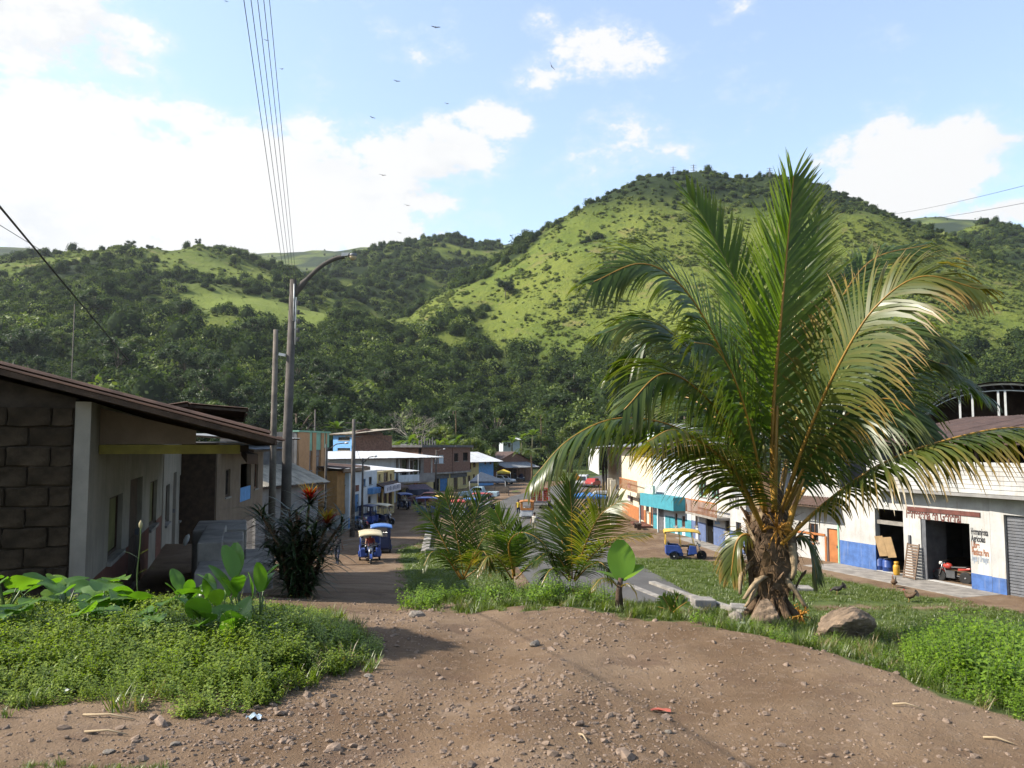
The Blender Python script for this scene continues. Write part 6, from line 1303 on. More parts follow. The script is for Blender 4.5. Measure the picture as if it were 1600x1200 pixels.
for k in range(5): mb = MB(); mb.lathe([(.03, -.07), (.06, -.04), (.035, 0), (.06, .04), (.03, .07)], 8, (.27, -.1, zt - zb - .72 - .27 * k)); mb.build('insulator', GREYD, lp)
mb = MB(); mb.obox((-.17, -.1, zt - zb - 2.25), (.2, .1, .08), (0, .2, 0)); mb.build('clamp', WMET, lp)
def pole(u, Y, vt, rad, name, label, cat, mat, base=None, group=None):
    p = PX(u, Y); zt_ = PY(u, vt, Y).z; zb_ = (g1(p.x, Y) if base is None else base) - .4; o = thing(name, label, cat, (p.x, Y, zb_), group=group); mb = MB(); mb.tube([(0, 0, 0), (0, 0, (zt_ - zb_) * .6), (0, 0, zt_ - zb_)], [rad * 1.2, rad, rad * .75], 9); mb.build('pole', mat, o); return o, zt_ - zb_
pole(425, 26, 515, .10, 'wooden_pole', 'shorter weathered wooden pole left of the street lamp', 'pole', WPOLE)
def arm_lamp(o, h, dx, L):
    mb = MB(); mb.tube([(0, 0, h * .93), (dx * L * .5, 0, h * .93 + .5), (dx * L, 0, h * .93 + .6)], .04, 6); mb.build('arm', CPOLE, o); mb = MB(); mb.lathe([(.02, -.06), (.16, -.02), (.14, .07), (.03, .1)], 10, (dx * L, 0, h * .93 + .56)); mb.build('lamp_head', WMET, o)
o, h_ = pole(551, 60, 655, .16, 'power_pole', 'thick concrete power pole in front of the white shop', 'pole', CPOLE)
for k in range(3): mb = MB(); mb.box(-.6, .6, -.05, .05, h_ - .3 - k * .5, h_ - .22 - k * .5); mb.build('crossarm', WPOLE, o)
o, h_ = pole(566, 66, 716, .09, 'street_lamp', 'thin street lamp just right of the thick power pole', 'street lamp', CPOLE); arm_lamp(o, h_, 1, 1.0)
o, h_ = pole(508, 60, 694, .09, 'street_lamp', 'street lamp with its arm reaching right beside the striped house', 'street lamp', CPOLE); arm_lamp(o, h_, 1, 1.5)
o, h_ = pole(681, 112, 703, .10, 'street_lamp', 'street lamp standing before the unplastered corner house', 'street lamp', CPOLE); arm_lamp(o, h_, 1, 1.1)
pole(747, 104, 741, .04, 'flag_pole', 'thin bare pole behind the white and blue pickup', 'pole', WMET); pole(943, 92, 690, .15, 'power_pole', 'power pole at the far end of the right-hand shops', 'pole', CPOLE); pole(947.5, 95, 715, .12, 'wooden_pole', 'wooden pole close beside the power pole on the right', 'pole', WPOLE); pole(104, 150, 475, .10, 'power_pole', 'distant pole rising above the left porch roof', 'pole', WPOLE); pole(490, 78, 640, .10, 'antenna_mast', 'thin mast above the striped house', 'mast', CPOLE); pole(1083, 100, 650, .14, 'power_pole', 'pole glimpsed behind the left fronds of the tall palm', 'pole', CPOLE)
WIRE = M('wire', (.03, .032, .035), rough=.6, var=.1)
def wire(a, b, sag, rad, label, cat='cable', group=None, name='power_line'):
    a, b = Vector(a), Vector(b); c = (a + b) / 2; pts_ = [a.lerp(b, i / 40) - Vector((0, 0, sag * 4 * (i / 40) * (1 - i / 40))) - c for i in range(41)]; mb = MB(); mb.tube(pts_, rad, 5); return tag(mb.build(name, WIRE, None, c), label, cat, group)
LP0 = lp.location
for k in range(5):
    a = LP0 + Vector((.27 - .03 * k, -.1, zt - zb - .72 - .27 * k)); b = Vector((3.15 - .055 * k, -16, 8.7 - .27 * k * .35)); wire(a, b, .25, .0042, 'thin overhead wire running from the street lamp over the track', group='overhead wires above the track')
a = PY(0, 310, 4.4); b = PY(196, 556, 10.8); wire(a + (a - b) * 2.2, b + (b - a) * .06, .05, .0068, 'thick dark service cable sloping down to the porch roof'); a = PY(0, 332, 5.5); b = PY(150, 440, 11); wire(a + (a - b) * 2.2, b, .1, .0025, 'hair-thin wire beside the thick service cable')
a = PY(1600, 281, 120); b = PY(1385, 336, 260); wire(a + (a - b) * .5, b, 1.0, .035, 'upper of two wires crossing the sky at the right'); a = PY(1600, 308, 120); b = PY(1395, 348, 260); wire(a + (a - b) * .5, b, 1.0, .035, 'lower of two wires crossing the sky at the right')
a = PY(560, 612, 250); b = PY(1000, 528, 330); wire(a, b, 3, .05, 'long pale cable spanning the dark wood')
for (a, b, lb) in [((551, 662, 60), (681, 712, 112), 'town wire from the thick power pole to the corner house lamp'), ((551, 668, 60), (447, 640, 24), 'town wire from the thick power pole back to the tall street lamp'), ((943, 700, 92), (1083, 662, 100), 'town wire between the two poles on the right'), ((551, 665, 60), (566, 722, 66), 'short drop wire from the power pole to the thin lamp')]: wire(PY(*a), PY(*b), .5, .012, lb)
# papaya tree added out of view on the left to shade the track
PP = Vector((-6.0, 6.5, gr(-6.0, 6.5))); pt = thing('added_shade_papaya', 'slender papaya tree added out of view to shade the track', 'tree', PP); mb = MB(); mb.tube([(0, 0, -.2), (.05, 0, 1.5), (0, .05, 3.3)], [.09, .07, .05], 9); mb.build('trunk', BARK, pt); r_ = random.Random(2)
for k in range(22):
    a = k * 2.4; e = r_.uniform(-.3, .9); d = Vector((math.cos(a) * math.cos(e), math.sin(a) * math.cos(e), math.sin(e))); q = Vector((0, .05, 3.25)) + d * r_.uniform(.3, .55); mb = MB(); mb.tube([(0, .05, 3.2), tuple(q)], [.012, .007], 5); st = mb.build('stalk', STALK, pt); mb = MB()
    for j in range(7): b = R(-105 + 35 * j); mb.grid(place_rows(blade(.30, .075, 4, .1, .4, 'banana', .02, k * 9 + j), Matrix.Translation(q) @ Euler((0, -e * .5 + .15, a), 'XYZ').to_matrix().to_4x4() @ Euler((0, 0, b)).to_matrix().to_4x4()))
    mb.build('leaf', TL2, pt, fix=False)
# masts on the hilltop
for (u, v0, v1, lb) in [(1052, 285, 260, 'left lattice mast on the crest of the main hill'), (1084, 282, 257, 'middle lattice mast on the crest of the main hill'), (1203, 282, 262, 'thin single mast right of the two lattice masts')]:
    a, b = PY(u, v0, 566), PY(u, v1, 566); o = thing('lattice_mast', lb, 'mast', a - Vector((0, 0, 4))); Ht = b.z - a.z + 4; mb = MB()
    for sx_, sy_ in ((-1, -1), (1, -1), (1, 1), (-1, 1)): mb.tube([(sx_ * 1.0, sy_ * 1.0, 0), (sx_ * .12, sy_ * .12, Ht)], .11, 4)
    for k in range(6): q = 1 - k / 6.5; mb.tube([(-q, -q, Ht * k / 6), (q, -q, Ht * (k + .8) / 6)], .06, 4); mb.tube([(q, -q, Ht * k / 6), (-q, -q, Ht * (k + .8) / 6)], .06, 4)
    mb.build('lattice', STEEL, o); mb = MB()
    for k in (.72, .84, .95): mb.box(-2.2, 2.2, -.08, .08, Ht * k, Ht * k + .16)
    mb.build('crossarms', STEEL, o)

# ================================================================== VEHICLES
TYRE = M('tyre', (.025, .024, .024), rough=.9, var=.2); RIM = M('rim', (.35, .35, .36), rough=.4, metal=.5, var=.2); CHRM = M('chrome', (.5, .5, .5), rough=.25, metal=.8, var=.1); SEATM = M('seat_vinyl', (.035, .03, .03), rough=.5); LAMPW = M('lamp_glass', (.75, .74, .68), rough=.15, var=.05); LAMPR = M('tail_glass', (.45, .03, .02), rough=.2); ENG = M('engine', (.11, .11, .115), rough=.5, metal=.4, var=.2)
def paint(name, c): return M('paint_' + name, c, rough=.35, var=.12, scale=1.5, spec=.5, streak=.15)
def wheel(parent, c, rad, wd, axis='y'):
    mb = MB(); mb.lathe([(rad * .72, -wd / 2), (rad * .93, -wd / 2), (rad, -wd * .25), (rad, wd * .25), (rad * .93, wd / 2), (rad * .72, wd / 2)], 18, c, axis); w_ = mb.build('wheel', TYRE, parent)
    mb = MB(); mb.lathe([(rad * .72, -wd * .3), (rad * .74, 0), (rad * .72, wd * .3)], 18, c, axis); mb.lathe([(rad * .16, -wd * .6), (rad * .16, wd * .6)], 8, c, axis)
    for k in range(8): a = k * math.pi / 4; mb.tube([Vector(c), Vector((c[0] + math.cos(a) * rad * .73, c[1], c[2] + math.sin(a) * rad * .73))], rad * .035, 4)
    mb.build('rim', RIM, w_); return w_
def mototaxi(label, loc, rz, roofc, bodyc, trimc=None, curtain=None):
    o = thing('mototaxi', label, 'mototaxi', loc, rz, 'three-wheeled mototaxis'); P = lambda n, mb, m, par=None: mb.build(n, m, par or o)
    wheel(o, (1.08, 0, .29), .29, .09); wheel(o, (-.52, .56, .27), .27, .10); wheel(o, (-.52, -.56, .27), .27, .10); trimc = trimc or bodyc
    mb = MB(); [mb.tube([(1.08, s * .08, .29), (.86, s * .08, 1.0)], .025, 6) for s in (-1, 1)]; mb.obox((.86, 0, .98), (.08, .24, .05)); P('fork', mb, CHRM)
    mb = MB(); mb.grid([[(1.08 + .33 * math.cos(a), y, .29 + .33 * math.sin(a)) for y in (-.07, .07)] for a in [R(20 + 14 * k) for k in range(10)]]); P('front_mudguard', mb, bodyc)
    mb = MB(); mb.tube([(.78, -.36, 1.02), (.84, -.2, 1.06), (.86, 0, 1.02), (.84, .2, 1.06), (.78, .36, 1.02)], .018, 6); P('handlebar', mb, CHRM)
    mb = MB(); mb.lathe([(.03, -.1), (.085, -.04), (.095, .03)], 12, (.98, 0, .86), 'x'); hl = P('headlight', mb, CHRM); mb = MB(); mb.lathe([(.088, .03), (.07, .045), (.01, .05)], 12, (.98, 0, .86), 'x'); P('lens', mb, LAMPW, hl)
    mb = MB(); mb.lathe([(.03, .28), (.13, .36), (.16, .5), (.13, .66), (.04, .74)], 10, (0, 0, .80), 'x'); P('fuel_tank', mb, trimc); mb = MB(); mb.obox((.08, 0, .82), (.5, .3, .1)); mb.build('saddle', SEATM, o, bevel=.03)
    mb = MB(); mb.obox((.45, 0, .42), (.42, .26, .3)); mb.tube([(.8, 0, .9), (.6, 0, .5), (.2, 0, .35), (-.5, 0, .35)], .035, 6); mb.tube([(.5, -.17, .3), (0, -.22, .24), (-.35, -.24, .26)], .035, 6); P('engine', mb, ENG)
    for s in (-1, 1): mb = MB(); mb.prism([(.28, .36), (.78, .42), (.74, .86), (.36, .90)], s * .30, s * .56); mb.build('leg_shield', bodyc, o, bevel=.03)
    mb = MB(); mb.prism([(-1.02, .42), (-.90, .30), (-.05, .28), (.02, .36), (-.02, .50), (-.82, .52), (-.86, .92), (-1.0, .92)], -.50, .50); mb.build('passenger_tub', bodyc, o, bevel=.03)
    for s in (-1, 1):
        mb = MB(); mb.prism([(-1.0, .45), (-.1, .45), (-.06, .66), (-.25, .88), (-1.0, .92)], s * .505, s * .60); sp = mb.build('side_panel', bodyc, o, bevel=.02)
        mb = MB(); mb.grid([[(-.52 + .33 * math.cos(a), y * s, .27 + .33 * math.sin(a)) for y in (.5, .66)] for a in [R(10 + 16 * k) for k in range(11)]]); P('mudguard', mb, bodyc)
        for x0, x1 in ((-.98, -.98), (-.12, -.2), (.66, .50)): mb = MB(); mb.tube([(x0, s * .54, .8), (x1, s * .55, 1.70)], .022, 6); P('post', mb, trimc)
    mb = MB(); mb.box(-.80, -.35, -.46, .46, .53, .62); mb.box(-.86, -.76, -.46, .46, .6, 1.05); mb.build('passenger_seat', SEATM, o, bevel=.03)
    mb = MB(); mb.box(-1.03, -1.0, -.52, .52, .92, 1.12); mb.box(-1.03, -1.0, -.52, -.36, 1.12, 1.66); mb.box(-1.03, -1.0, .36, .52, 1.12, 1.66); P('rear_panel', mb, curtain or trimc)
    rows = [[(x, y * 1.0, 1.70 + .10 * (1 - (y / .66) ** 2) + zz) for y in (-.66, -.6, -.4, -.2, 0, .2, .4, .6, .66)] for x, zz in ((-1.12, -.10), (-1.06, 0), (-.5, .03), (.1, .03), (.6, 0), (.92, -.06), (1.0, -.14))]
    mb = MB(); mb.grid(rows); rf = P('roof', mb, roofc); rf.modifiers.new('thick', 'SOLIDIFY').thickness = .05
    mb = MB(); pts_ = [(.92, -.5, 1.62), (.98, -.5, 1.15), (.98, .5, 1.15), (.92, .5, 1.62), (.92, -.5, 1.62)]; mb.tube(pts_, .02, 6); ws = P('windscreen_frame', mb, CHRM); return o
def veh_at(u, v, z=TOWN): p = PZ(u, v, z); return Vector((p.x, p.y, z))
CRM = paint('cream', (.66, .55, .34)); BLU = paint('blue', (.035, .075, .30)); BLUR = paint('roof_blue', (.10, .22, .55)); DBL = paint('dark_blue', (.02, .03, .09)); YLW = paint('yellow', (.62, .40, .05)); RED = paint('red', (.45, .05, .035)); WHT = paint('white', (.60, .61, .62)); ORP = paint('orange', (.50, .20, .05)); SIL = paint('silver', (.45, .46, .48))
fc = lambda a: R(a)
mototaxi('mototaxi with cream roof and blue panels coming up the street, nearest of all', veh_at(578, 879), R(-78), CRM, BLU)
mototaxi('mototaxi seen from behind with rounded blue roof, next to the nearest one', veh_at(595, 864), R(100), BLUR, DBL, DBL, DBL)
mototaxi('mototaxi with cream roof parked behind a blue one at mid street', veh_at(594, 820), R(-20), CRM, DBL)
mototaxi('dark blue mototaxi seen from behind at the left side of the street', veh_at(577, 822), R(80), DBL, BLU, DBL, DBL)
mototaxi('small distant mototaxi with blue roof under the dark awning', veh_at(632, 797), R(-70), BLU, DBL)
mototaxi('blue mototaxi crossing the junction sideways, left of the yellow roofed one', veh_at(667, 806), R(10), BLU, BLU)
mototaxi('mototaxi with yellow roof waiting at the junction', veh_at(696, 803), R(-30), YLW, DBL)
mototaxi('mototaxi with bright blue roof behind the left young palm', veh_at(735, 808), R(100), BLUR, DBL, DBL)
mototaxi('mototaxi with red roof behind the white and blue pickup', veh_at(755, 797), R(-10), RED, WHT)
mototaxi('red and white mototaxi half hidden by the left young palm', veh_at(716, 812), R(-85), RED, WHT)
mototaxi('orange mototaxi seen from behind on the asphalt road', veh_at(824, 812), R(86), ORP, WHT, ORP, ORP)
yt = mototaxi('yellow and blue mototaxi parked sideways at the edge of the lawn', veh_at(1067, 875), R(-8), YLW, BLU, YLW, YLW)

def motorcycle(label, loc, rz, col):
    o = thing('motorcycle', label, 'motorcycle', loc, rz); wheel(o, (.62, 0, .30), .30, .09); wheel(o, (-.62, 0, .30), .30, .11)
    mb = MB(); [mb.tube([(.62, s * .08, .30), (.42, s * .08, .95)], .025, 6) for s in (-1, 1)]; mb.build('fork', CHRM, o); mb = MB(); mb.tube([(.3, -.36, 1.02), (.4, -.15, 1.03), (.4, .15, 1.03), (.3, .36, 1.02)], .018, 6); mb.build('handlebar', CHRM, o)
    mb = MB(); mb.lathe([(.03, -.02), (.13, .08), (.15, .22), (.10, .4), (.03, .46)], 10, (0, 0, .80), 'x'); mb.build('fuel_tank', col, o); mb = MB(); mb.prism([(-.75, .86), (-.7, .78), (.02, .72), (.02, .80), (-.3, .82)], -.13, .13); mb.build('seat', SEATM, o, bevel=.03)
    mb = MB(); mb.obox((.05, 0, .42), (.42, .24, .34)); mb.tube([(.42, 0, .85), (.3, 0, .4), (-.3, 0, .35), (-.62, 0, .30)], .035, 6); mb.build('engine', ENG, o); mb = MB(); mb.tube([(.15, -.14, .3), (-.2, -.18, .26), (-.7, -.2, .36)], [.03, .045, .04], 7); mb.build('exhaust', CHRM, o)
    mb = MB(); mb.prism([(-.9, .80), (-.86, .72), (-.3, .62), (-.3, .78)], -.10, .10); mb.build('tail', col, o, bevel=.02); mb = MB(); mb.lathe([(.03, -.08), (.085, -.03), (.09, .04), (.02, .05)], 10, (.56, 0, .9), 'x'); mb.build('headlight', LAMPW, o); mb = MB(); mb.grid([[(.62 + .34 * math.cos(a), y, .30 + .34 * math.sin(a)) for y in (-.07, .07)] for a in [R(20 + 14 * k) for k in range(10)]]); mb.build('mudguard', col, o); return o
p = onshop(1484, .75, .03); motorcycle('dark motorcycle with red tank standing inside the open garage', p, HS.ang + R(195), RED)
for u, v, c, lb in [(568, 826, RED, 'red motorcycle parked by the left kerb before the mototaxis'), (560, 832, DBL, 'dark motorcycle parked at the kerb left of the red one')]: motorcycle(lb, veh_at(u, v), R(-60), c)

def car(name, label, cat, loc, rz, L, Wd, body, cabin, col, wheels, wr, panes, extra=None, cabcol=None):
    o = thing(name, label, cat, loc, rz); h = Wd / 2
    mb = MB(); mb.prism(body, -h, h); mb.build('body', col, o, bevel=.06)
    if cabin:
        n = len(cabin); vs = []
        for s in (-1, 1):
            zs = [q[1] for q in cabin]; z0, z1 = min(zs), max(zs)
            vs += [(q[0], s * (h - .03 - .14 * (q[1] - z0) / max(.1, z1 - z0)), q[1]) for q in cabin]
        mb = MB(); mb.add(vs, [tuple(range(n)), tuple(range(2 * n - 1, n - 1, -1))] + [(i, i + n, (i + 1) % n + n, (i + 1) % n) for i in range(n)]); mb.build('cabin', cabcol or col, o, bevel=.04)
    for q in panes:
        kind, pts_ = q
        if kind == 'side':
            for s in (-1, 1): mb = MB(); mb.prism(pts_, s * (h - .085), s * (h - .06)); mb.build('side_window', GLASS, o)
        else: mb = MB(); mb.add(pts_, [(0, 1, 2, 3)]); pn = mb.build(kind, GLASS, o, fix=False); pn.modifiers.new('t', 'SOLIDIFY').thickness = .02
    for x in wheels:
        for s in (-1, 1): wheel(o, (x, s * (h - .08), wr), wr, .2)
    x1 = max(q[0] for q in body); x0 = min(q[0] for q in body); zb = min(q[1] for q in body)
    for s in (-1, 1):
        mb = MB(); mb.box(x1 - .02, x1 + .025, s * h * .72 - .14, s * h * .72 + .14, zb + .32, zb + .48); mb.build('headlight', LAMPW, o); mb = MB(); mb.box(x0 - .025, x0 + .02, s * h * .80 - .09, s * h * .80 + .09, zb + .34, zb + .56); mb.build('tail_light', LAMPR, o)
    mb = MB(); mb.box(x1, x1 + .07, -h * .95, h * .95, zb + .02, zb + .2); mb.build('bumper', STEEL, o); mb = MB(); mb.box(x0 - .07, x0, -h * .95, h * .95, zb + .02, zb + .2); mb.build('bumper', STEEL, o); return o
pick_body = [(-2.5, .45), (2.45, .45), (2.5, .75), (2.35, .98), (1.2, 1.06), (-2.5, 1.04)]; pick_cab = [(-.75, 1.05), (1.25, 1.05), (.55, 1.62), (-.55, 1.64)]
def pick_panes(): return [('side', [(-.55, 1.12), (.95, 1.12), (.48, 1.55), (-.45, 1.56)]), ('windscreen', [(1.22, -.66, 1.1), (1.22, .66, 1.1), (.62, .58, 1.58), (.62, -.58, 1.58)])]
car('pickup', 'white and light blue pickup parked sideways at the junction', 'pickup', veh_at(748, 781), R(172), 5, 1.7, pick_body, pick_cab, paint('pale_blue', (.42, .55, .62)), (-1.55, 1.5), .33, pick_panes())
car('parked_car', 'white pickup nosing out beside the yellow tent', 'pickup', veh_at(784, 757), R(-35), 5, 1.7, pick_body, pick_cab, WHT, (-1.55, 1.5), .33, pick_panes()); car('parked_car', 'dark car in the shade under the shack roof', 'car', veh_at(810, 752), R(-80), 4.4, 1.7, pick_body, [(-1.8, 1.05), (1.25, 1.05), (.5, 1.5), (-1.3, 1.5)], DBL, (-1.5, 1.5), .32, [('side', [(-1.4, 1.1), (.9, 1.1), (.45, 1.44), (-1.2, 1.44)])])
car('parked_car', 'maroon car behind the blue and yellow mototaxis', 'car', veh_at(672, 790), R(170), 4.2, 1.7, pick_body, [(-1.8, 1.05), (1.25, 1.05), (.5, 1.5), (-1.3, 1.5)], paint('maroon', (.10, .03, .035)), (-1.5, 1.5), .32, [('side', [(-1.4, 1.1), (.9, 1.1), (.45, 1.44), (-1.2, 1.44)])])
van_body = [(-2.3, .40), (2.3, .40), (2.4, .8), (2.25, 1.1), (-2.35, 1.1)]; van_cab = [(-2.33, 1.08), (2.2, 1.08), (1.55, 1.85), (1.2, 1.98), (-2.0, 2.0), (-2.25, 1.85)]
def van_panes(): return [('side', [(-2.0, 1.2), (-.6, 1.2), (-.6, 1.72), (-1.9, 1.72)]), ('side', [(-.5, 1.2), (.6, 1.2), (.6, 1.72), (-.5, 1.72)]), ('side', [(.7, 1.2), (1.7, 1.2), (1.3, 1.72), (.7, 1.72)]), ('windscreen', [(2.2, -.68, 1.15), (2.2, .68, 1.15), (1.64, .6, 1.8), (1.64, -.6, 1.8)])]
car('minibus', 'white minibus driving towards the camera at the far bend', 'minibus', veh_at(911, 761), R(-101), 4.7, 1.8, van_body, van_cab, WHT, (-1.45, 1.45), .33, van_panes()); car('minibus', 'silver minibus parked beside the blue tarpaulin and orange-based shop', 'minibus', veh_at(950, 797), R(178), 4.7, 1.8, van_body, van_cab, SIL, (-1.45, 1.45), .33, van_panes())
car('parked_car', 'red car right of the white minibus at the far bend', 'car', veh_at(925, 762), R(-110), 4.2, 1.7, pick_body, [(-1.8, 1.05), (1.25, 1.05), (.5, 1.5), (-1.3, 1.5)], RED, (-1.5, 1.5), .32, [('side', [(-1.4, 1.1), (.9, 1.1), (.45, 1.44), (-1.2, 1.44)])])
# red truck from behind
tr = car('truck', 'red flatbed truck with slatted sides driving away on the road', 'truck', veh_at(845, 794), R(86), 6, 2.0, [(-2.9, .75), (1.0, .75), (1.0, .95), (-2.9, .95)], [(1.1, .75), (2.7, .75), (2.75, 1.2), (2.4, 2.05), (1.1, 2.1)], RED, (-1.9, 1.9), .42, [('side', [(1.3, 1.4), (2.5, 1.4), (2.25, 1.95), (1.3, 1.95)])])
RW = M('red_board', (.30, .07, .035), rough=.7, var=.3)
for k in range(4): mb = MB(); mb.box(-2.92, -2.86, -.98, .98, 1.0 + k * .22, 1.0 + k * .22 + .17); mb.build('tail_board', RW, tr)
for s in (-1, 1):
    for k in range(4): mb = MB(); mb.box(-2.8, 1.0, s * .95 - .025, s * .95 + .025, 1.0 + k * .22, 1.17 + k * .22); mb.build('side_board', RW, tr)
for q in (-.95, -.32, .32, .95): mb = MB(); mb.box(-2.97, -2.925, q - .035, q + .035, .9, 2.0); mb.build('stake', WMET, tr)
rr = random.Random(5)
for k in range(7): mb = MB(); mb.lathe([(.05, -.35), (.22, -.25), (.26, 0), (.22, .25), (.05, .35)], 9, (0, 0, 0), 'x'); sk = mb.build('cargo_sack', TAN, None, tr.location + Vector((rr.uniform(-.5, .5), .4 + rr.uniform(-.6, 1.4), 1.75 + .12 * (k % 3)))); sk.rotation_euler.z = rr.uniform(0, 3); tag(sk, 'brown sack heaped on the red flatbed truck', 'sack', 'sacks on the red truck')
# tents, tarps, boards
def canopy(name, label, cat, u, v, vt, w_, d_, m, rise=.5, tilt=0):
    p = veh_at(u, v); Ht = PY(u, vt, p.y).z - TOWN; o = thing(name, label, cat, p)
    for a in (-1, 1):
        for b in (-1, 1): mb = MB(); mb.tube([(a * w_ / 2, b * d_ / 2, 0), (a * w_ / 2, b * d_ / 2, Ht - rise)], .03, 6); mb.build('pole', WMET, o)
    h0 = Ht - rise; mb = MB(); mb.add([(-w_ / 2, -d_ / 2, h0 - .25), (w_ / 2, -d_ / 2, h0 - .25), (w_ / 2, d_ / 2, h0 - .25), (-w_ / 2, d_ / 2, h0 - .25), (-w_ / 2, -d_ / 2, h0), (w_ / 2, -d_ / 2, h0), (w_ / 2, d_ / 2, h0), (-w_ / 2, d_ / 2, h0), (tilt, 0, Ht)], [(0, 1, 5, 4), (1, 2, 6, 5), (2, 3, 7, 6), (3, 0, 4, 7), (4, 5, 8), (5, 6, 8), (6, 7, 8), (7, 4, 8)]); mb.build('cloth', m, o, fix=False); return o
canopy('yellow_tent', 'small yellow tent with a peaked top in front of the shack', 'tent', 787, 757, 733, 2.4, 2.2, M('tent_yellow', (.55, .40, .04), var=.15)); canopy('blue_tarp', 'bright blue tarpaulin stretched on poles beside the silver minibus', 'tarpaulin', 918, 797, 769, 4.2, 3.0, M('tarp_blue', (.04, .18, .50), var=.2, rough=.5), .35)
o = canopy('dark_tarp', 'dark blue tarpaulin sloping down beside the blue house', 'tarpaulin', 762, 771, 737, 5.0, 3.0, M('tarp_dark', (.045, .065, .10), var=.25), 1.3, -1.0)
p = veh_at(784, 776); o = thing('notice_board', 'bare wooden board frame on two posts by the junction', 'board', p, R(8)); mb = MB(); mb.box(-1.0, 1.0, -.03, .03, .55, 1.35); mb.build('board', M('pale_wood', (.33, .25, .17), var=.25), o)
for q in (-.95, .95): mb = MB(); mb.box(q - .05, q + .05, -.05, .05, 0, 1.55); mb.build('post', WPOLE, o)
p = veh_at(901, 772); o = thing('road_sign', 'orange road sign on a black and white post', 'sign', p); mb = MB(); mb.tube([(0, 0, 0), (0, 0, 1.9)], .05, 8); mb.build('post', STEEL, o); mb = MB(); mb.obox((0, 0, 2.35), (.8, .04, .8), (0, R(45), 0)); mb.build('panel', M('sign_orange', (.6, .25, .03), var=.1), o)

# ================================================================== PEOPLE AND ANIMALS
SKIN = M('skin', (.22, .115, .07), rough=.6, var=.1); HAIR = M('hair', (.015, .012, .01), rough=.6)
def person(label, loc, rz, shirt, trousers, pose='stand', hold=None):
    J = {'pel': (0, 0, .92), 'chest': (.01, 0, 1.25), 'neck': (.01, 0, 1.42), 'head': (.03, 0, 1.56), 'top': (.02, 0, 1.66),
         'lh': (0, .10, .88), 'lk': (.04, .11, .48), 'la': (-.02, .11, .08), 'lt': (.12, .12, .04), 'rh': (0, -.10, .88), 'rk': (.0, -.11, .48), 'ra': (-.06, -.11, .08), 'rt': (.08, -.12, .04),
         'ls': (.0, .19, 1.36), 'le': (-.02, .26, 1.08), 'lw': (.06, .27, .84), 'lf': (.09, .27, .74), 'rs': (.0, -.19, 1.36), 're': (-.02, -.26, 1.08), 'rw': (.06, -.27, .84), 'rf': (.09, -.27, .74)}
    if pose == 'sit':
        for k in J:
            x, y, z = J[k]; J[k] = (x, y, z - .38)
        J.update(lk=(.42, .14, .50), la=(.46, .14, .10), lt=(.60, .15, .06), rk=(.42, -.14, .50), ra=(.46, -.14, .10), rt=(.60, -.15, .06), le=(.18, .26, .74), lw=(.44, .24, .72), lf=(.52, .22, .72), re=(.18, -.26, .74), rw=(.44, -.24, .72), rf=(.52, -.22, .72))
    if pose == 'walk': J.update(lk=(.18, .10, .50), la=(.14, .10, .10), lt=(.28, .11, .05), rk=(-.04, -.10, .48), ra=(-.26, -.10, .12), rt=(-.14, -.11, .04), lw=(-.12, .28, .86), lf=(-.14, .28, .76), rw=(.18, -.27, .90), rf=(.24, -.27, .82))
    E = [('pel', 'chest'), ('chest', 'neck'), ('neck', 'head'), ('head', 'top'), ('pel', 'lh'), ('lh', 'lk'), ('lk', 'la'), ('la', 'lt'), ('pel', 'rh'), ('rh', 'rk'), ('rk', 'ra'), ('ra', 'rt'), ('chest', 'ls'), ('ls', 'le'), ('le', 'lw'), ('lw', 'lf'), ('chest', 'rs'), ('rs', 're'), ('re', 'rw'), ('rw', 'rf')]
    rad = dict(pel=.13, chest=.145, neck=.055, head=.095, top=.075, lh=.09, lk=.06, la=.042, lt=.035, ls=.065, le=.045, lw=.032, lf=.03); ks = list(J)
    me = bpy.data.meshes.new('person'); me.from_pydata([J[k] for k in ks], [(ks.index(a), ks.index(b)) for a, b in E], [])
    o = bpy.data.objects.new('person', me); COL.objects.link(o); o.modifiers.new('skin', 'SKIN'); sv = me.skin_vertices[0].data
    for i, k in enumerate(ks): q = rad.get(k, rad.get('l' + k[1:], .05)); sv[i].radius = (q, q * (1.15 if k in ('chest', 'pel') else 1)); sv[i].use_root = (k == 'pel')
    o.modifiers.new('sub', 'SUBSURF').levels = 2; o.modifiers['sub'].render_levels = 2
    bpy.context.view_layer.update(); nm = bpy.data.meshes.new_from_object(o.evaluated_get(bpy.context.evaluated_depsgraph_get())); bpy.data.objects.remove(o)
    for m in (shirt, trousers, SKIN, SEATM): nm.materials.append(m)
    lowz = -.38 if pose == 'sit' else 0
    for f in nm.polygons:
        c = f.center; f.use_smooth = True
        legs = c.z < .95 + lowz and abs(c.y) < .21 or (pose == 'sit' and c.z < .64 and c.x > -.2 and abs(c.y) < .205)
        f.material_index = 2 if c.z > 1.43 + lowz else (3 if c.z < .09 else (1 if legs else (2 if abs(c.y) > .225 else 0)))
    root = thing('person', label, 'person', loc, rz); b = bpy.data.objects.new('body', nm); COL.objects.link(b); b.parent = root
    mb = MB(); mb.lathe([(.02, -.06), (.098, -.03), (.107, .03), (.085, .085), (.02, .115)], 12, (.012, 0, 1.60 + lowz)); mb.build('hair', HAIR, root); mb = MB(); mb.lathe([(.004, .0), (.02, -.012), (.004, -.05)], 6, (.135, 0, 1.575 + lowz)); mb.build('nose', SKIN, root); return root
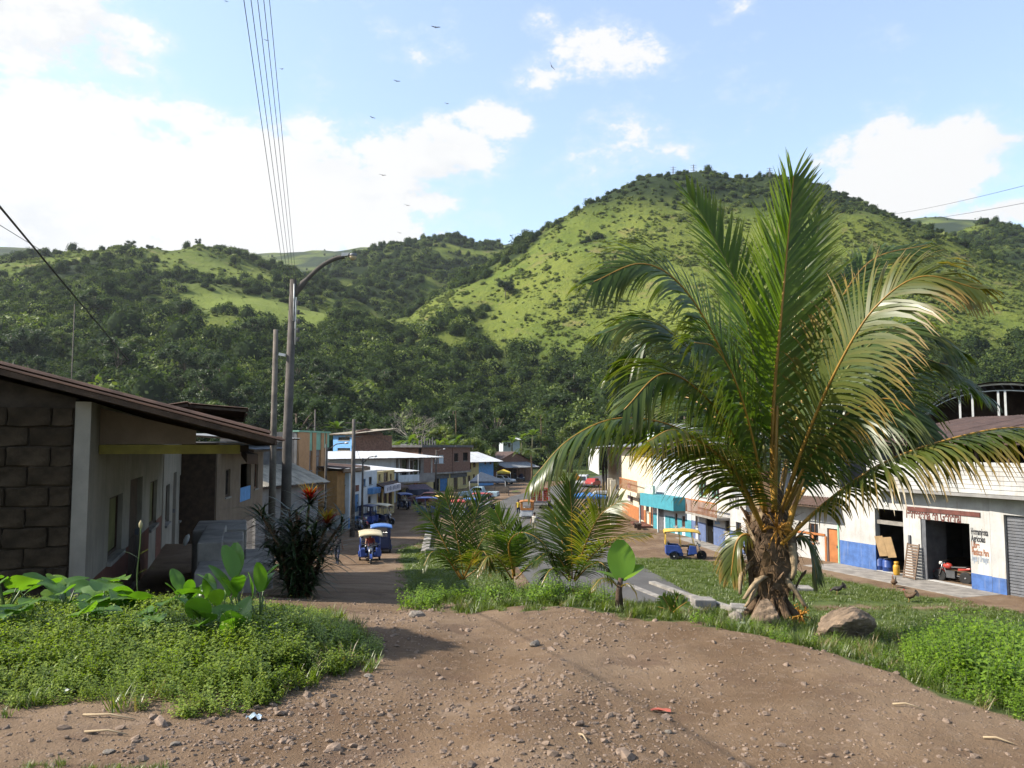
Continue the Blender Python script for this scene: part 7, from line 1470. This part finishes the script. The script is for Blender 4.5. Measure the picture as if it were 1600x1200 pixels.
YSH = M('shirt_yellow', (.62, .45, .05), rough=.9); JEAN = M('jeans', (.04, .05, .09), rough=.9); WSH = M('shirt_white', (.55, .50, .42), rough=.9); DSH = M('shirt_dark', (.04, .035, .04), rough=.9); RSH = M('shirt_red', (.35, .06, .05), rough=.9); BEI = M('trousers_beige', (.32, .27, .2), rough=.9)
person('person in a yellow shirt and dark trousers standing left of the orange mototaxi', veh_at(810, 809), R(-80), YSH, JEAN); person('person in pale clothes walking near the right edge of the road', veh_at(835, 836), R(-100), WSH, BEI, 'walk')
p = veh_at(527, 868, -4.4); p.z = g1(p.x, p.y); person('person in dark clothes walking up the shady left side of the street', p, R(-95), DSH, JEAN, 'walk')
for (i, lb, sh) in [(0, 'driver in a dark red shirt sitting in the nearest cream-roofed mototaxi', RSH), (4, 'driver in a white shirt in the small distant blue mototaxi', WSH), (5, 'driver with a yellow shirt in the blue mototaxi crossing the junction', YSH)]:
    m_ = [q for q in COL.objects if q.get('category') == 'mototaxi'][i]; q = m_.location + Matrix.Rotation(m_.rotation_euler.z, 3, 'Z') @ Vector((.0, 0, .36)); person(lb, q, m_.rotation_euler.z, sh, JEAN, 'sit')
FEA = M('feather_dark', (.03, .024, .02), rough=.7, var=.4, scale=30); FEB = M('feather_brown', (.13, .075, .04), rough=.8, var=.4, scale=30); COMB = M('comb_red', (.45, .04, .03)); LEGY = M('bird_leg', (.4, .27, .08))
def chicken(label, u, v, rz, m, peck=False, z=TOWN):
    p = PZ(u, v, z); o = thing('chicken', label, 'chicken', (p.x, p.y, max(z, g1(p.x, p.y))), rz); hd = (.24, 0, .16) if peck else (.19, 0, .46); nk = (.17, 0, .24) if peck else (.14, 0, .36)
    mb = MB(); mb.tube([(-.30, 0, .44), (-.22, 0, .38), (-.14, 0, .28), (-.02, 0, .24), (.08, 0, .26), nk, hd, (hd[0] + .045, 0, hd[2] - .01), (hd[0] + .08, 0, hd[2] - .02)], [.02, .06, .085, .115, .095, .05, .038, .02, .004], 12); mb.build('body', m, o)
    mb = MB()
    for k in range(7): a = R(105 + 13 * k); mb.add([(-.18, -.01, .32), (-.18, .01, .32), (-.18 + .24 * math.cos(a) * .9, .012 * (k - 3), .32 + .24 * math.sin(a)), (-.20 + .2 * math.cos(a + .2), .012 * (k - 3), .32 + .2 * math.sin(a + .2))], [(0, 1, 2, 3)])
    t_ = mb.build('tail', FEA, o, fix=False); t_.modifiers.new('t', 'SOLIDIFY').thickness = .012
    for s in (-1, 1): mb = MB(); mb.tube([(0, s * .05, .18), (.01, s * .05, .09), (0, s * .05, .01), (.06, s * .05, .005)], [.022, .012, .01, .006], 6); mb.build('leg', LEGY, o); mb = MB(); mb.lathe([(.01, -.13), (.05, -.08), (.06, 0), (.03, .08)], 8, (-.02, s * .095, .25), 'x'); w_ = mb.build('wing', m, o)
    mb = MB(); mb.prism([(hd[0] - .02, hd[2] + .02), (hd[0] + .04, hd[2] + .02), (hd[0] + .03, hd[2] + .07), (hd[0] + .01, hd[2] + .045), (hd[0] - .01, hd[2] + .07)], -.008, .008); mb.build('comb', COMB, o)
chicken('black rooster with raised tail on the lawn left of the palm trunk', 1134, 896, R(160), FEA); chicken('dark hen close to the left side of the palm trunk', 1163, 905, R(30), FEA); chicken('black hen pecking in the grass right of the palm trunk', 1308, 932, R(165), FEA, True); chicken('brown hen standing upright on the edge of the shop pavement', 1397, 921, R(80), FEB); chicken('dark brown hen on the lawn nearest to the garage', 1421, 944, R(140), FEB)
# vultures
def vulture(label, u, v, Y, span, roll, rz, pitch=0):
    o = thing('vulture', label, 'bird', PY(u, v, Y), rz, 'vultures circling over the town'); o.rotation_euler = (roll, pitch, rz); mb = MB(); mb.tube([(-.36, 0, 0), (-.2, 0, 0), (0, 0, 0), (.18, 0, .02), (.27, 0, .02), (.33, 0, 0)], [.10, .07, .10, .08, .045, .01], 8, flat=.8); mb.build('body', FEA, o)
    for s in (-1, 1):
        mb = MB(); top = [(.12, .05, .0), (.16, .3, .09), (.10, .6, .14), (.0, .95, .17), (-.16, .97, .17), (-.2, .6, .13), (-.17, .3, .08), (-.13, .05, 0)]; top = [(x, s * y * span / 2, z * span / 2) for x, y, z in top]; n = 8
        mb.add(top, [(0, 1, 6, 7), (1, 2, 5, 6), (2, 3, 4, 5)]); w_ = mb.build('wing', FEA, o, fix=False); w_.modifiers.new('t', 'SOLIDIFY').thickness = .03
for (u, v, Y, roll, rz, lb) in [(681, 43, 150, .1, R(95), 'largest vulture gliding level in the blue, upper middle'), (862, 104, 130, R(62), R(80), 'vulture banking steeply against the small clouds'), (440, 108, 230, .3, R(60), 'tiny vulture just right of the overhead wires'), (416, 63, 260, .2, R(100), 'tiny vulture high beside the overhead wires'), (620, 127, 200, .2, R(95), 'vulture in front of the small square cloud'), (698, 162, 230, .4, R(60), 'tiny vulture below the largest one'), (582, 184, 230, .2, R(120), 'tiny vulture above the edge of the big cloud'), (598, 274, 190, .2, R(85), 'vulture in front of the big white cloud'), (636, 321, 230, .3, R(80), 'lower tiny vulture under the big cloud'), (624, 364, 260, .3, R(80), 'lowest tiny vulture just above the middle hill'), (353, 2, 200, .5, R(70), 'vulture at the top edge left of the wires')]:
    vulture(lb, u, v, Y, 1.75, roll, rz)

# ================================================================== HAZE
mb = MB(); mb.box(-1900, 2300, -300, 3000, -70, 420)
o = mb.build('haze', None); o.data.materials.clear()
m = bpy.data.materials.new('haze'); m.use_nodes = True; t = NT(m.node_tree); t.N.clear()
pv = t.n('ShaderNodeVolumePrincipled'); pv.inputs['Color'].default_value = (.86, .93, 1, 1); pv.inputs['Density'].default_value = .00007; pv.inputs['Anisotropy'].default_value = .35
ou = t.n('ShaderNodeOutputMaterial'); t.link(pv.outputs[0], ou.inputs['Volume']); o.data.materials.append(m)
tag(o, 'thin pale haze lying in the valley air', 'haze', kind='stuff')
